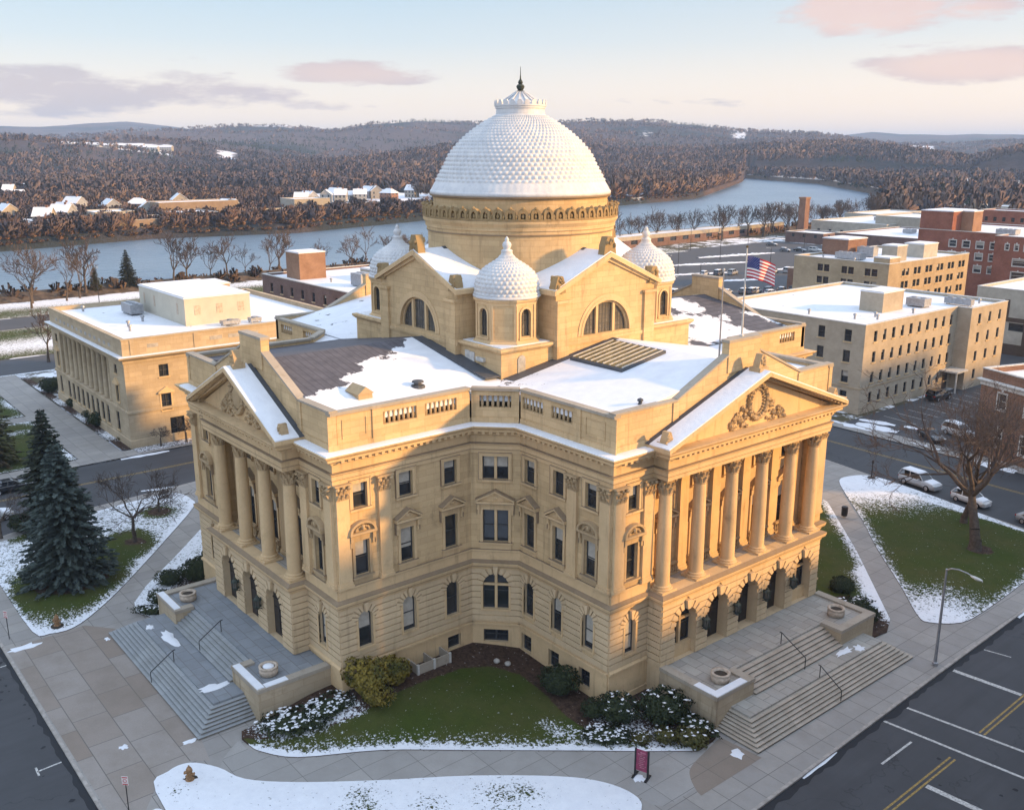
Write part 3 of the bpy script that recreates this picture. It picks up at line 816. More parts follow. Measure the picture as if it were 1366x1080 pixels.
# ---------------- pediments
def pediment(fr, u0, u1, wreath, z0=Z_C, za=21.4, back=3.0, behind=1.32):
    e = .95; c = (u0+u1)/2; a = u0-e; b = u1+e
    t = MB(); t.fprism(fr, [(a+.9, z0), (b-.9, z0), (c, za-.55)], -behind, -.1)
    tp = t.build('tympanum', MT['stone_plain'], ch)
    rk = MB()
    for s, x in ((-1, a), (1, b)):
        q = [(x, z0+.02), (x, z0+.30), (c, za+.02), (c, za-.28)]
        rk.fprism(fr, q, -behind, .92)
        q2 = [(x-s*.6, z0+.05), (x-s*.55, z0+.06), (c, za-.27), (c, za-.55)]
        rk.fprism(fr, q2, -behind+.01, .35)
        n = int(math.hypot(c-x, za-z0)/.5)
        for k in range(1, n):
            f = (k+.3)/(n+.3); uu = x+(c-x)*f; zz = z0+(za-z0)*f-.02
            rk.fbox(fr, uu-.11, uu+.11, .3, .75, zz-.16, zz+.04)
    rk.build('raking_cornice', MT['stone_plain'], ch)
    rf = MB()
    for s, x in ((-1, a), (1, b)):
        q = [(x, z0+.30), (x+.0, z0+.37), (c, za+.12), (c, za+.02)]
        rf.fprism(fr, q, -behind+.42, .86)
    rf.build('pediment_roof_snow', MT['snow'], ch)
    fz = MB()
    for s, x in ((-1, a), (1, b)): fz.fprism(fr, [(x+s*.02, z0+.30), (x+s*.02, z0+.33), (c, za+.05), (c, za+.02)], -behind-.02, -behind+.42)
    fz.build('roof_flashing', MT['flash'], ch)
    orn = MB(); zc = z0+1.75; rng = random.Random(4)
    n = 26
    for k in range(n):
        th = 2*PI*k/n
        orn.blob(fr.P(c+1.02*math.cos(th), .0, zc+1.22*math.sin(th)), .22, .22, .2, 7, 5, rng, .35)
    for k in range(24):
        th = 2*PI*k/24
        if wreath: orn.blob(fr.P(c+.72*math.cos(th), -.02, zc+.9*math.sin(th)), .09, .12, .09, 6, 4)
    for s in (-1, 1):
        for k in range(34):
            f = rng.random(); uu = c+s*(1.0+f*2.3); hh = (1.9*(1-f)+.25)
            zz = z0+.12+rng.random()*hh
            orn.blob(fr.P(uu, -.05, zz), rng.uniform(.1,.24), .17, rng.uniform(.09,.2), 6, 4, rng, .4)
    if not wreath: orn.blob(fr.P(c, -.02, zc), .7, .2, .95, 10, 7, rng, .12)
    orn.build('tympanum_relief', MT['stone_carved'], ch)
    for uu, zz, big in ((c, za+.1, 1.0), (a+.75, z0+.38, .8), (b-.75, z0+.38, .8)):
        ac = MB()
        ac.fbox(fr, uu-.5*big, uu+.5*big, -.6, .35, zz-.35, zz+.15)
        pts = [(uu-.45*big, zz+.15), (uu+.45*big, zz+.15), (uu+.38*big, zz+.5*big), (uu+.14*big, zz+1.1*big), (uu-.14*big, zz+1.1*big), (uu-.38*big, zz+.5*big)]
        ac.fprism(fr, pts, -.35, .2)
        for k in range(7):
            ac.blob(fr.P(uu+rng.uniform(-.25,.25)*big, .2, zz+rng.uniform(.2,.95)*big), .12*big, .12, .12*big, 6, 4, rng, .3)
        ac.build('acroterion', MT['stone_carved'], ch)
pediment(fPR, 0, fPR.L, True); pediment(fPL, 0, fPL.L, False)
pediment(seg(18), 0, seg(18).L, False); pediment(seg(10), 0, seg(10).L, False)

# ---------------- roofs
fr_ = MB()
inset = []
n = NS
base = [(LFX,-W_),(LFX,W_),(W_+CH,W_),(W_,W_+CH),(W_,LFY),(-W_,LFY),(-W_,W_+CH),(-W_-CH,W_),(-LFX,W_),(-LFX,-W_),(-W_-CH,-W_),(-W_,-W_-CH),(-W_,-LFY),(W_,-LFY),(W_,-W_-CH),(W_+CH,-W_)]
sc_ = MB(); sc_.prism([(x*.982, y*.982) for x, y in base], 19.0, 19.55)
sc_.build('flat_roof', MT['roof_flat'], ch)
def arm_roof(rot, L, c, mat, zr=21.65, ze=19.62):
    ca, sa = math.cos(rot), math.sin(rot)
    T = lambda t, s: (t*ca-s*sa, t*sa+s*ca)
    mb = MB(); w = W_-.45
    n = 14
    A = []
    for t in (10.7, L-.44):
        for s, z in ((-w, ze), (-w+1.3, ze+.12), (c, zr), (w-1.3, ze+.12), (w, ze)):
            x, y = T(t, s); A.append((x, y, z))
    mb.add(A, [(k, k+1, 6+k, 5+k) for k in range(4)]+[(0,1,2,3,4), (9,8,7,6,5)])
    mb.build('arm_roof', mat, ch)
arm_roof(0, 24.15, .75, MT['roof_r']); arm_roof(-PI/2, 25.95, .75, MT['roof_l'])
arm_roof(PI/2, 25.95, 0, MT['roof_back']); arm_roof(PI, 24.15, 0, MT['roof_flat'])
sk = MB()                                     # skylight lying on the near slope of the sunny arm
def onroof(x, y, dz): return (x, y, 19.74+(21.65-19.74)*(y+10.4)/(.75+10.4)+dz)
q = [(12.0,-4.9),(17.6,-4.9),(17.6,-.15),(12.0,-.15)]
def slab(mb, q, d0, d1): mb.hexa([onroof(x, y, d0) for x, y in q]+[onroof(x, y, d1) for x, y in q])
slab(sk, q, -.05, .22)
skl = sk.build('skylight', MT['flash'], ch)
fs_ = MB(); slab(fs_, [(10.5,-10.45),(11.75,-10.3),(11.75,.7),(10.5,.7)], -.1, .03); fs_.build('roof_flashing', MT['flash'], ch)
fs_ = MB(); onl = lambda x, y, dz: (x, y, 19.74+(21.65-19.74)*(11.9-x)/(11.9-.75)+dz)
ql = [(.7,-12.0),(10.45,-12.0),(10.5,-10.5),(.7,-10.5)]; fs_.hexa([onl(x, y, -.1) for x, y in ql]+[onl(x, y, .03) for x, y in ql]); fs_.build('roof_flashing', MT['flash'], ch)
fs_ = MB(); fs_.prism([(10.5,-10.5),(13.6,-11.4),(11.5,-13.7)], 19.4, 19.6); fs_.build('roof_flashing', MT['flash'], ch)
sg = MB(); slab(sg, [(12.15,-4.72),(17.45,-4.72),(17.45,-.35),(12.15,-.35)], .221, .25); sg.build('skylight_glass', MT['skylight'], skl)
sb = MB()
for k in range(9):
    x = 12.15+5.3*k/8; slab(sb, [(x-.04,-4.72),(x+.04,-4.72),(x+.04,-.35),(x-.04,-.35)], .25, .31)
sb.build('skylight_bars', MT['pale_metal'], skl)
def roof_vent(x, y, z, r, h):
    mb = MB(); mb.lathe([(r*1.3, z-.2), (r*1.1, z+.05), (r*.6, z+.1), (r*.6, z+h*.6), (r, z+h*.62), (r*.9, z+h*.85), (r*.2, z+h)], x, y, 12); mb.build('roof_vent', MT['flash'], ch)
roof_vent(23.0, -8.6, 19.95, .22, .5); roof_vent(9.2, -17.2, 20.0, .45, .45); roof_vent(-14, -6, 20, .3, .6); roof_vent(-17, -3, 20.8, .3, .6)
rd = MB()                                     # eyebrow dormer on the shaded arm roof
rd.box(8.1, 9.7, -22.4, -21.3, 19.6, 20.25); rd.fprism(Fr((9.7,-22.5),(9.7,-21.2)), [(0,20.25),(1.3,20.25),(.65,20.75)], -1.7, .1)
rd.build('roof_hatch', MT['stone_carved'], ch)
# ------------------------------------------------------------------ central block, drum, dome, turrets
BK = 10.6
cb = MB()
cb.box(-BK, BK, -BK, BK, 18.0, 22.0)
sweep(cb, [(BK,-BK),(BK,BK),(-BK,BK),(-BK,-BK)], [(-.01,21.6),(.08,21.62),(.3,21.85),(.3,22.03),(-.8,22.06)])
cb.build('turret_base_block', MT['stone'], ch)
cs = MB()
for sx in (-1, 1):
    for sy in (-1, 1):
        x0, x1 = sorted((sx*5.7, sx*10.55)); y0, y1 = sorted((sy*5.7, sy*10.55)); cs.box(x0, x1, y0, y1, 22.0, 22.09)
cs.build('turret_base_snow', MT['roof_town'], ch)
GH = 5.5; GT = 10.95; ZE = 25.9; ZA = 28.35
def lunette(fr, uc, zs, r, par):
    mb = MB()
    l = [(uc+r*math.cos(PI*k/20), zs+r*math.sin(PI*k/20)) for k in range(21)]
    mb.fprism(fr, l, -.36, -.32)
    o = mb.build('lunette_window', MT['glass_lattice'], par)
    b = MB()
    for s in (-1, 1): b.fbox(fr, uc+s*r*.36-.13, uc+s*r*.36+.13, -.34, -.12, zs, zs+r*.92)
    n = 20
    for k in range(n):
        t0, t1 = PI*k/n, PI*(k+1)/n
        q = [(uc+(r-.02)*math.cos(t0), zs+(r-.02)*math.sin(t0)), (uc+(r-.02)*math.cos(t1), zs+(r-.02)*math.sin(t1)), (uc+(r-.16)*math.cos(t1), zs+(r-.16)*math.sin(t1)), (uc+(r-.16)*math.cos(t0), zs+(r-.16)*math.sin(t0))]
        b.fprism(fr, q[::-1], -.34, -.15)
    b.build('mullions', MT['stone_plain'], o)
    g = MB()
    for k in range(1, 15):
        u = uc-r+2*r*k/15; hh = math.sqrt(max(0, r*r-(u-uc)**2))
        g.fbox(fr, u-.025, u+.025, -.33, -.30, zs, zs+hh-.1)
    for k in range(1, 7):
        z = zs+r*k/7; hw = math.sqrt(r*r-(z-zs)**2); g.fbox(fr, uc-hw+.1, uc+hw-.1, -.331, -.301, z-.025, z+.025)
    g.build('leading', MT['sash'], o)
    t = MB()
    n = 26
    for k in range(n):
        t0, t1 = PI*k/n, PI*(k+1)/n
        for ra, rb, out in ((r, r+.22, .1), (r+.22, r+.5, .06)):
            q = [(uc+ra*math.cos(t0), zs+ra*math.sin(t0)), (uc+rb*math.cos(t0), zs+rb*math.sin(t0)), (uc+rb*math.cos(t1), zs+rb*math.sin(t1)), (uc+ra*math.cos(t1), zs+ra*math.sin(t1))]
            t.fprism(fr, q, -.02, out)
    t.build('arch_moulding', MT['stone_plain'], o)
for k in range(4):
    rot = (0, -PI/2, PI/2, PI)[k]; ca, sa = math.cos(rot), math.sin(rot)
    T = lambda t, s: (t*ca-s*sa, t*sa+s*ca)
    fr = Fr(T(GT, -GH), T(GT, GH))
    g = MB(); L = 2*GH
    rl = 2.62; zs = 22.15
    # gabled front with lunette opening
    outer = [(0,19.0),(L,19.0),(L,ZE),(GH,ZA),(0,ZE)]
    hole = [(GH+rl*math.cos(PI*j/20), zs+rl*math.sin(PI*j/20)) for j in range(21)]
    flat = outer+hole
    g.add([fr.P(u, 0, z) for u, z in flat], tess([outer, hole]))
    m = len(hole)
    g.add([fr.P(u, 0, z) for u, z in hole]+[fr.P(u, -.36, z) for u, z in hole], [((i+1) % m, i, m+i, m+(i+1) % m) for i in range(m)])
    for u in (0, L):
        a = fr.P(u, 0, 19); b = fr.P(u, -7.5, 19)
        vs = [a, b, (b[0], b[1], ZE), (a[0], a[1], ZE)]
        g.add(vs, [(0,1,2,3) if u == 0 else (3,2,1,0)])
    g.fbox(fr, L-1.25, L-.02, -.02, .2, 19, ZE-.7); g.fbox(fr, .02, 1.25, -.02, .2, 19, ZE-.7)
    g.fbox(fr, L-1.4, L+.1, -.02, .34, ZE-.9, ZE-.68); g.fbox(fr, -.1, 1.4, -.02, .34, ZE-.9, ZE-.68)
    g.fbox(fr, -.05, L+.05, -.02, .1, 21.55, 21.85)
    g.build('gable_wall', MT['stone'], ch)
    lunette(fr, GH, zs, rl, ch)
    rk = MB(); rf = MB()
    for s, x in ((-1, -.45), (1, L+.45)):
        rk.fprism(fr, [(x, ZE-.25), (x, ZE+.1), (GH, ZA+.26), (GH, ZA-.12)], -7.4, .42)
        rk.fprism(fr, [(x-s*.5, ZE-.22), (x-s*.5, ZE-.2+.2), (GH, ZA-.13), (GH, ZA-.42)], -.3, .18)
        x2 = x-s*.15
        rf.fprism(fr, [(x2, ZE+.12), (x2, ZE+.20), (GH, ZA+.36), (GH, ZA+.28)], -7.2, .3)
        nn = 14
    rk.build('gable_cornice', MT['stone_plain'], ch); rf.build('gable_roof_snow', MT['snow'], ch)
    rng = random.Random(k)
    for uu, zz, big in ((GH, ZA+.15, 1.15), (.25, ZE+.1, .95), (L-.25, ZE+.1, .95)):
        ac = MB()
        ac.fprism(fr, [(uu-.6*big, zz-.2), (uu+.6*big, zz-.2), (uu+.5*big, zz+.5*big), (uu+.28*big, zz+1.15*big), (uu-.28*big, zz+1.15*big), (uu-.5*big, zz+.5*big)], -.45, .25)
        for j in range(16): ac.blob(fr.P(uu+rng.uniform(-.38,.38)*big, rng.choice((.25, -.45)), zz+rng.uniform(.1,1.05)*big), .17*big, .15, .17*big, 6, 4, rng, .3)
        ac.build('acroterion', MT['stone_dark'], ch)
    fl = MB(); fl.fprism(fr, [(GH-2.9, 26.9), (GH+2.9, 26.9), (GH, ZA+.42)], -3.5, -2.55)
    fl.build('roof_flashing', MT['flash'], ch)
# doors and small fixtures on the near turret base
frx = Fr((BK,-BK),(BK,BK)); fry = Fr((-BK,-BK),(BK,-BK))
mb = MB(); mb.fbox(fry, 2*BK-4.5, 2*BK-3.9, -.02, .06, 19.5, 21.35); mb.fbox(fry, 2*BK-3.88, 2*BK-3.3, -.02, .06, 19.5, 21.3); mb.build('roof_door', MT['white_door'], ch)
mb = MB(); mb.fbox(fry, 2*BK-2.9, 2*BK-1.95, -.02, .25, 20.75, 21.05); mb.build('wall_unit', MT['pale_metal'], ch)
mb = MB(); mb.fprism(frx, shape_loop(.75, 1.75, True)[:0] or [(u+1.95, z+19.6) for u, z in shape_loop(.75, 1.75, True)], -.02, .06); mb.build('roof_door', MT['grey_metal'], ch)
# drum
DR = 8.05
dr = MB()
dr.lathe([(DR,24.0),(DR,29.75),(DR+.1,29.8),(DR+.1,30.1),(DR+.22,30.2),(DR+.22,30.45),(DR+.42,30.75),(DR+.42,30.95),(DR-.3,30.98)], n=128)
dr.lathe([(7.55,30.9),(7.55,32.5),(7.62,32.55),(7.62,32.8)], n=128)
dr.build('drum', MT['stone'], ch)
dw = MB(); dw.lathe([(DR+.1,29.78),(DR+.13,29.82),(DR+.13,29.87),(DR+.1,29.9)], n=96, cap=False); dw.lathe([(DR+.4,30.94),(DR+.45,30.97),(DR+.2,31.0)], n=96, cap=False); dw.lathe([(7.72,32.62),(7.84,32.7),(7.86,32.8),(7.7,32.84)], n=96, cap=False); dw.build('drum_weathering', MT['weather'], ch)
rg = MB(); n = 52
rg.lathe([(DR+.02,30.95),(DR+.42,30.95),(DR+.42,31.15),(DR+.02,31.2)], n=96, cap=False)
for k in range(n):
    th = 2*PI*(k+.5)/n
    fr = Fr((DR*math.cos(th)+.0*math.sin(th), DR*math.sin(th)), (DR*math.cos(th)-math.sin(th), DR*math.sin(th)+math.cos(th)))
    a = [(.40*math.cos(PI*j/10), 31.5+.46*math.sin(PI*j/10)) for j in range(11)]
    outer = [(.40, 31.1)]+a+[(-.40, 31.1)]
    innr = [(u*.5, 31.1+(z-31.1)*.72) for u, z in outer]
    for j in range(len(outer)-1):
        rg.fprism(fr, [outer[j], outer[j+1], innr[j+1], innr[j]], -.05, .45)
    rg.fbox(fr, -.19, .19, 0, .1, 31.15, 31.55)
    rg.blob(fr.P(0, .42, 31.98), .14, .14, .13, 6, 4); rg.blob(fr.P(0, .3, 31.35), .13, .13, .2, 6, 4)
    rg.blob(fr.P(.49, .36, 31.3), .09, .12, .2, 5, 4)
rg.build('antefix_ring', MT['stone_dark'], ch)
rs = MB(); rs.lathe([(7.64,31.2),(DR-.02,31.21),(DR-.02,31.26),(7.64,31.3)], n=64, cap=False); rs.build('ring_snow', MT['snow'], ch)
# scaled domes
def scale_dome(mb, prof, cols, rows, amp, cx=0, cy=0, sub=4, rsub=4, plain=0.0):
    """prof: (r,z) from base to top; studs in staggered rows laid over it"""
    pr = []
    L = [0]
    for i in range(1, len(prof)): L.append(L[-1]+math.hypot(prof[i][0]-prof[i-1][0], prof[i][1]-prof[i-1][1]))
    tot = L[-1]
    def at(s):
        for i in range(1, len(prof)):
            if s <= L[i] or i == len(prof)-1:
                f = (s-L[i-1])/(L[i]-L[i-1]); f = min(1, max(0, f))
                r = prof[i-1][0]+(prof[i][0]-prof[i-1][0])*f; z = prof[i-1][1]+(prof[i][1]-prof[i-1][1])*f
                d = Vector((prof[i][0]-prof[i-1][0], prof[i][1]-prof[i-1][1])).normalized()
                return r, z, d.y, -d.x
    m = rows*rsub; n = cols*sub
    vs = []; fs = []
    for i in range(m+1):
        s = tot*i/m
        r, z, nr, nz = at(s)
        row = i/rsub
        for k in range(n):
            th = 2*PI*k/n
            h = 0
            if s > plain*tot and i < m:
                j = int(row); fz = row-j
                fu = (k/sub+.5*(j % 2)) % 1.0
                q = max(0, 1-((fu-.5)*2.5)**2)*max(0, 1-((fz-.5)*2.3)**2)
                h = amp*(math.sqrt(q)*1.25-.3)*min(1, r/2.6+.2)
            elif i < m:
                h = amp*.1*(1 if (k % sub) < sub/2 else 0)
            vs.append((cx+(r+h*nr)*math.cos(th), cy+(r+h*nr)*math.sin(th), z+h*nz))
    for i in range(m):
        for k in range(n):
            k2 = (k+1) % n
            fs.append((i*n+k, i*n+k2, (i+1)*n+k2, (i+1)*n+k))
    mb.add(vs, fs)
dm = MB()
ctrl = [(7.72,33.15),(7.5,33.55),(7.25,33.95),(6.95,34.5),(6.5,35.3),(6.2,35.95),(5.75,36.55),(5.14,37.2),(4.45,37.8),(3.68,38.35),(3.0,38.78),(2.4,39.08),(2.15,39.2)]
scale_dome(dm, ctrl, 84, 22, .12, sub=5, rsub=5, plain=.1)
dome = dm.build('dome', MT['tile'], ch, True)
lip = MB(); lip.lathe([(7.68,32.75),(7.82,32.85),(7.84,33.0),(7.78,33.12),(7.66,33.2)], n=96, cap=False); lip.build('dome_rim', MT['tile'], dome, True)
lt = MB()
lt.lathe([(2.35,38.98),(2.3,39.2),(2.1,39.35),(2.06,39.75),(2.14,39.82),(2.14,39.95),(2.22,40.0),(2.22,40.12),(1.9,40.15)], n=48)
for k in range(22):
    th = 2*PI*(k+.5)/22
    fr = Fr((2.16*math.cos(th), 2.16*math.sin(th)), (2.16*math.cos(th)-math.sin(th), 2.16*math.sin(th)+math.cos(th)))
    lt.fprism(fr, [(-.2,40.1),(.2,40.1),(.22,40.3),(.12,40.5),(-.12,40.5),(-.22,40.3)], -.1, .06)
lt.build('lantern', MT['tile'], dome)
cn = MB(); cn.lathe([(1.75,40.1),(1.5,40.4),(1.0,40.72),(.5,41.05),(.32,41.2)], n=24, cap=False)
for k in range(16):
    th = 2*PI*k/16; c, s = math.cos(th), math.sin(th)
    cn.path([(1.7*c,1.7*s,40.2),(1.45*c,1.45*s,40.5),(.97*c,.97*s,40.8),(.4*c,.4*s,41.2)], [.07,.06,.05,.04], 5)
cn.build('lantern_roof', MT['tile'], dome)
fn = MB(); fn.lathe([(.38,41.15),(.34,41.25),(.2,41.3),(.3,41.45),(.36,41.6),(.26,41.75),(.14,41.8),(.22,41.92),(.16,42.05),(.07,42.2),(.035,42.6),(.02,43.2)], n=14)
fn.build('finial', MT['verdigris'], dome)
# turrets
TR = 2.28; S_ = 7.76
oct_ = [(TR/math.cos(PI/8)*math.cos(PI/8+PI/4*k), TR/math.cos(PI/8)*math.sin(PI/8+PI/4*k)) for k in range(8)]
tw = MB(); tb = MB()
for k in range(8):
    fr = Fr(oct_[k], oct_[(k+1) % 8])
    win = k % 2 == 1
    ops = [(fr.L/2, .95, 22.6, 24.75, True)] if win else []
    wall(tw, fr, 0, fr.L, 21.9, 25.5, ops, .3)
    for a in (0, fr.L):
        tb.fbox(fr, max(0, a-.16), min(fr.L, a+.16), -.02, .07, 22.3, 25.1)
    if win:
        tb.fbox(fr, fr.L/2-.63, fr.L/2-.475, -.02, .07, 22.5, 24.27); tb.fbox(fr, fr.L/2+.475, fr.L/2+.63, -.02, .07, 22.5, 24.27)
        for j in range(8):
            t0, t1 = PI*j/8, PI*(j+1)/8
            tb.fprism(fr, [(fr.L/2+r_*math.cos(t_), 24.275+r_*math.sin(t_)) for r_, t_ in ((.475,t0),(.64,t0),(.64,t1),(.475,t1))], -.02, .08)
        tb.fbox(fr, fr.L/2-.68, fr.L/2+.68, -.02, .14, 22.38, 22.5)
sweep(tb, oct_, [(-.02,21.98),(.28,21.98),(.28,22.15),(.1,22.25),(.1,22.34),(-.02,22.36)])
sweep(tb, oct_, [(-.02,25.0),(.06,25.02),(.08,25.2),(.2,25.32),(.24,25.5),(-.5,25.52)])
twm = tw.mesh('turret_wall', MT['stone']); tbm = tb.mesh('turret_trim', MT['stone_plain'])
td = MB()
tctl = [(2.55,25.62),(2.5,25.9),(2.51,26.2),(2.46,26.55),(2.33,26.95),(2.08,27.35),(1.72,27.7),(1.28,28.0),(.88,28.25),(.6,28.5),(.42,28.75),(.36,28.95)]
scale_dome(td, tctl, 36, 13, .09, sub=5, rsub=5, plain=.03)
td.lathe([(2.3,25.45),(2.66,25.5),(2.68,25.62),(2.56,25.7),(2.4,25.72)], n=40, cap=False)
td.lathe([(.38,28.8),(.46,28.95),(.36,29.05),(.24,29.1),(.32,29.25),(.36,29.42),(.28,29.6),(.14,29.7),(.18,29.8),(.1,29.95),(.02,30.05)], n=14)
tdm = td.mesh('turret_dome', MT['tile'], True)
def turret_window():
    mb = MB(); f = frame_mesh(.95, 2.15, True, False, 3); p = pane_mesh(.95, 2.15, True, 'glass_lattice')
    for k, me in enumerate((f, p)):
        mb.m = k; mb.add([tuple(v.co) for v in me.vertices], [tuple(q.vertices) for q in me.polygons])
    return mb.mesh('turret_window', [MT['sash'], MT['glass_lattice']])
TWM = turret_window()
for sx, sy in ((1,-1), (-1,-1), (1,1), (-1,1)):
    o = link('turret', twm, ch, (sx*S_, sy*S_, 0)); link('turret_trim', tbm, o); link('turret_dome', tdm, o)
    for k in (1, 3, 5, 7):
        fr = Fr(oct_[k], oct_[(k+1) % 8])
        q = fr.P(fr.L/2, 0, 22.6)
        link('turret_window', TWM, o, q, fr.rz)

# ------------------------------------------------------------------ terraces with steps
def steps(mb, core, z_hi, z_lo, n, tread, sides):
    """core=(x0,x1,y0,y1) of the landing; sides say how far each side grows per step"""
    h = (z_hi-z_lo)/n
    for k in range(1, n):
        g = tread*k
        x0, x1, y0, y1 = core
        mb.box(x0-g*sides[0], x1+g*sides[1], y0-g*sides[2], y1+g*sides[3], z_lo-.6, z_hi-h*k-.045)
        e = [.06 if q else 0 for q in sides]; mb.m = 1
        mb.box(x0-g*sides[0]-e[0], x1+g*sides[1]+e[1], y0-g*sides[2]-e[2], y1+g*sides[3]+e[3], z_hi-h*k-.045, z_hi-h*k); mb.m = 0
def handrail(pts, par):
    mb = MB()
    mb.path(pts, .035, 6)
    a, b = Vector(pts[0]), Vector(pts[-1])
    for p in (a, b): mb.tube(p, p-Vector((0,0,.95)), .032, .032, 6)
    mb.tube(a-Vector((0,0,.0)), a+(a-b).normalized()*Vector((1,1,0))*.2, .035, .035, 6)
    mb.build('handrail', MT['black_metal'], par)
tr_ = thing('entrance_terrace', 'stone terrace with two flights of steps below the sunlit six column portico', 'entrance steps')
mb = MB(); mb.box(PX-.05, 28.8, -4.42, 6.22, -1.6, ZT)
mb.box(PX-.05, 30.2, -8.0, -4.46, 1.1, ZT-.004); mb.box(PX-.05, 30.2, 6.26, 10.4, 1.1, ZT-.004); mb.build('terrace_floor', MT['terrace'], tr_)
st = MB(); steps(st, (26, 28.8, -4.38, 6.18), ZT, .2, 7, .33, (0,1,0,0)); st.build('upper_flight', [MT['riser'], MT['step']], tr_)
st = MB(); st.box(29.5, 32.2, -6.8, 9.35, -1.6, .2); st.build('landing', MT['terrace'], tr_)
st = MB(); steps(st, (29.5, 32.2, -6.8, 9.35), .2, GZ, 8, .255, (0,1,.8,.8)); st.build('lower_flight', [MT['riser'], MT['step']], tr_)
wl = MB(); cpg = MB(); sn = MB()
def cheek(x0, x1, y0, y1, edges, w=.62):
    wl = MB(); cpg = MB(); wl.box(x0, x1, y0, y1, -1.7, 1.26)
    for e in edges:
        a = dict(x1=(x1-w, x1+.06, y0-.06, y1+.06), y0=(x0, x1-w, y0-.06, y0+w), y1=(x0, x1-w, y1-w, y1+.06), x0=(x0-.06, x0+w, y0-.06, y1+.06), yn=(x0+w, x1+.06, y0-.06, y0+w))[e]
        cpg.box(*a, 1.2, 1.46)
    if y0 < 0: cpg.box(28.8, 29.98, -5.02, -4.36, 1.2, 1.46)
    else: cpg.box(28.8, 29.98, 6.16, 6.82, 1.2, 1.44)
    o = wl.build('cheek_wall', MT['terrace_wall'], tr_); cpg.build('coping', MT['coping'], o)
cheek(PX+.02, 30.6, -8.35, -4.4, ('x1','y0')); cheek(PX+.02, 30.6, 6.2, 10.75, ('x1','y1'))
sn.box(30.02, 30.62, -8.35, -5.2, 1.46, 1.52); sn.box(28.6, 30.02, -8.38, -7.8, 1.46, 1.51)
sn.build('coping_snow', MT['snow'], tr_)
handrail([(28.75, 1.2, 2.22), (30.9, 1.2, 1.1)], tr_); handrail([(32.2, 1.1, 1.1), (34.0, 1.1, -.05)], tr_)
tl_ = thing('entrance_terrace', 'shaded stone terrace with two flights of steps below the four column portico', 'entrance steps')
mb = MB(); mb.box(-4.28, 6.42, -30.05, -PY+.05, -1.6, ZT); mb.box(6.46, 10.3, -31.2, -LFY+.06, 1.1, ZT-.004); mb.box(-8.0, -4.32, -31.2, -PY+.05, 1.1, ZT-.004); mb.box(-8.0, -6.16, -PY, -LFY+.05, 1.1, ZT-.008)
mb.build('terrace_floor', MT['terrace_shade'], tl_)
st = MB(); steps(st, (-4.24, 6.38, -30.05, -28), ZT, .2, 7, .28, (0,0,1,0)); st.build('upper_flight', [MT['riser'], MT['step_shade']], tl_)
st = MB(); st.box(-7.0, 8.2, -33.75, -30.6, -1.6, .2); st.build('landing', MT['terrace_shade'], tl_)
st = MB(); steps(st, (-7.0, 8.2, -33.75, -30.6), .2, GZ, 8, .25, (.9,.95,1,0)); st.build('lower_flight', [MT['riser'], MT['step_shade']], tl_)
w = .62
for wb, cbs in (((6.4, 10.6, -31.55, -LFY+.02), ((6.34, 10.66, -31.61, -30.95), (10.0, 10.66, -30.95, -26.02), (6.34, 7.0, -30.95, -30.1))),
                ((-8.3, -4.26, -31.55, -LFY+.02), ((-8.36, -4.2, -31.61, -30.95), (-8.36, -7.7, -30.95, -26.02), (-4.86, -4.2, -30.95, -30.1)))):
    wl = MB(); wl.box(*wb, -1.7, 1.262); o = wl.build('cheek_wall', MT['terrace_wall'], tl_)
    cpg = MB()
    for b in cbs: cpg.box(*b, 1.2, 1.46)
    cpg.build('coping', MT['coping'], o)
sn = MB(); sn.box(6.5, 10.5, -31.55, -31.02, 1.46, 1.52); sn.box(10.08, 10.6, -30.95, -29.3, 1.46, 1.51); sn.box(-8.3, -4.5, -31.55, -31.05, 1.46, 1.51); sn.build('coping_snow', MT['snow'], tl_)
handrail([(.9, -30.0, 2.22), (.9, -31.75, 1.1)], tl_); handrail([(1.0, -33.75, 1.1), (1.0, -35.5, -.05)], tl_)
# snow lying on landings
def snow_patch(x, y, z, r, seed, sx=1.0, sy=1.0, n=16, name='snow_patch', label=None, group='small patches of snow on the paving'):
    rng = random.Random(seed); pts = []
    for k in range(n):
        t = 2*PI*k/n; q = r*rng.uniform(.55, 1.2)
        pts.append((x+q*sx*math.cos(t), y+q*sy*math.sin(t)))
    vs = [(x, y, z+.05+r*.03)]+[(px, py, z) for px, py in pts]+[((px+x)/2, (py+y)/2, z+.04+r*.02) for px, py in pts]
    m = n
    fs = []
    for k in range(m):
        j = (k+1) % m
        fs += [(1+k, 1+j, 1+m+j, 1+m+k), (0, 1+m+k, 1+m+j)]
    mb = MB(); mb.add(vs, fs)
    o = mb.build(name, MT['snow'], None, True)
    return tag(o, kind='stuff', label=label or 'thin patch of unmelted snow lying on the ground', cat='snow', group=group)
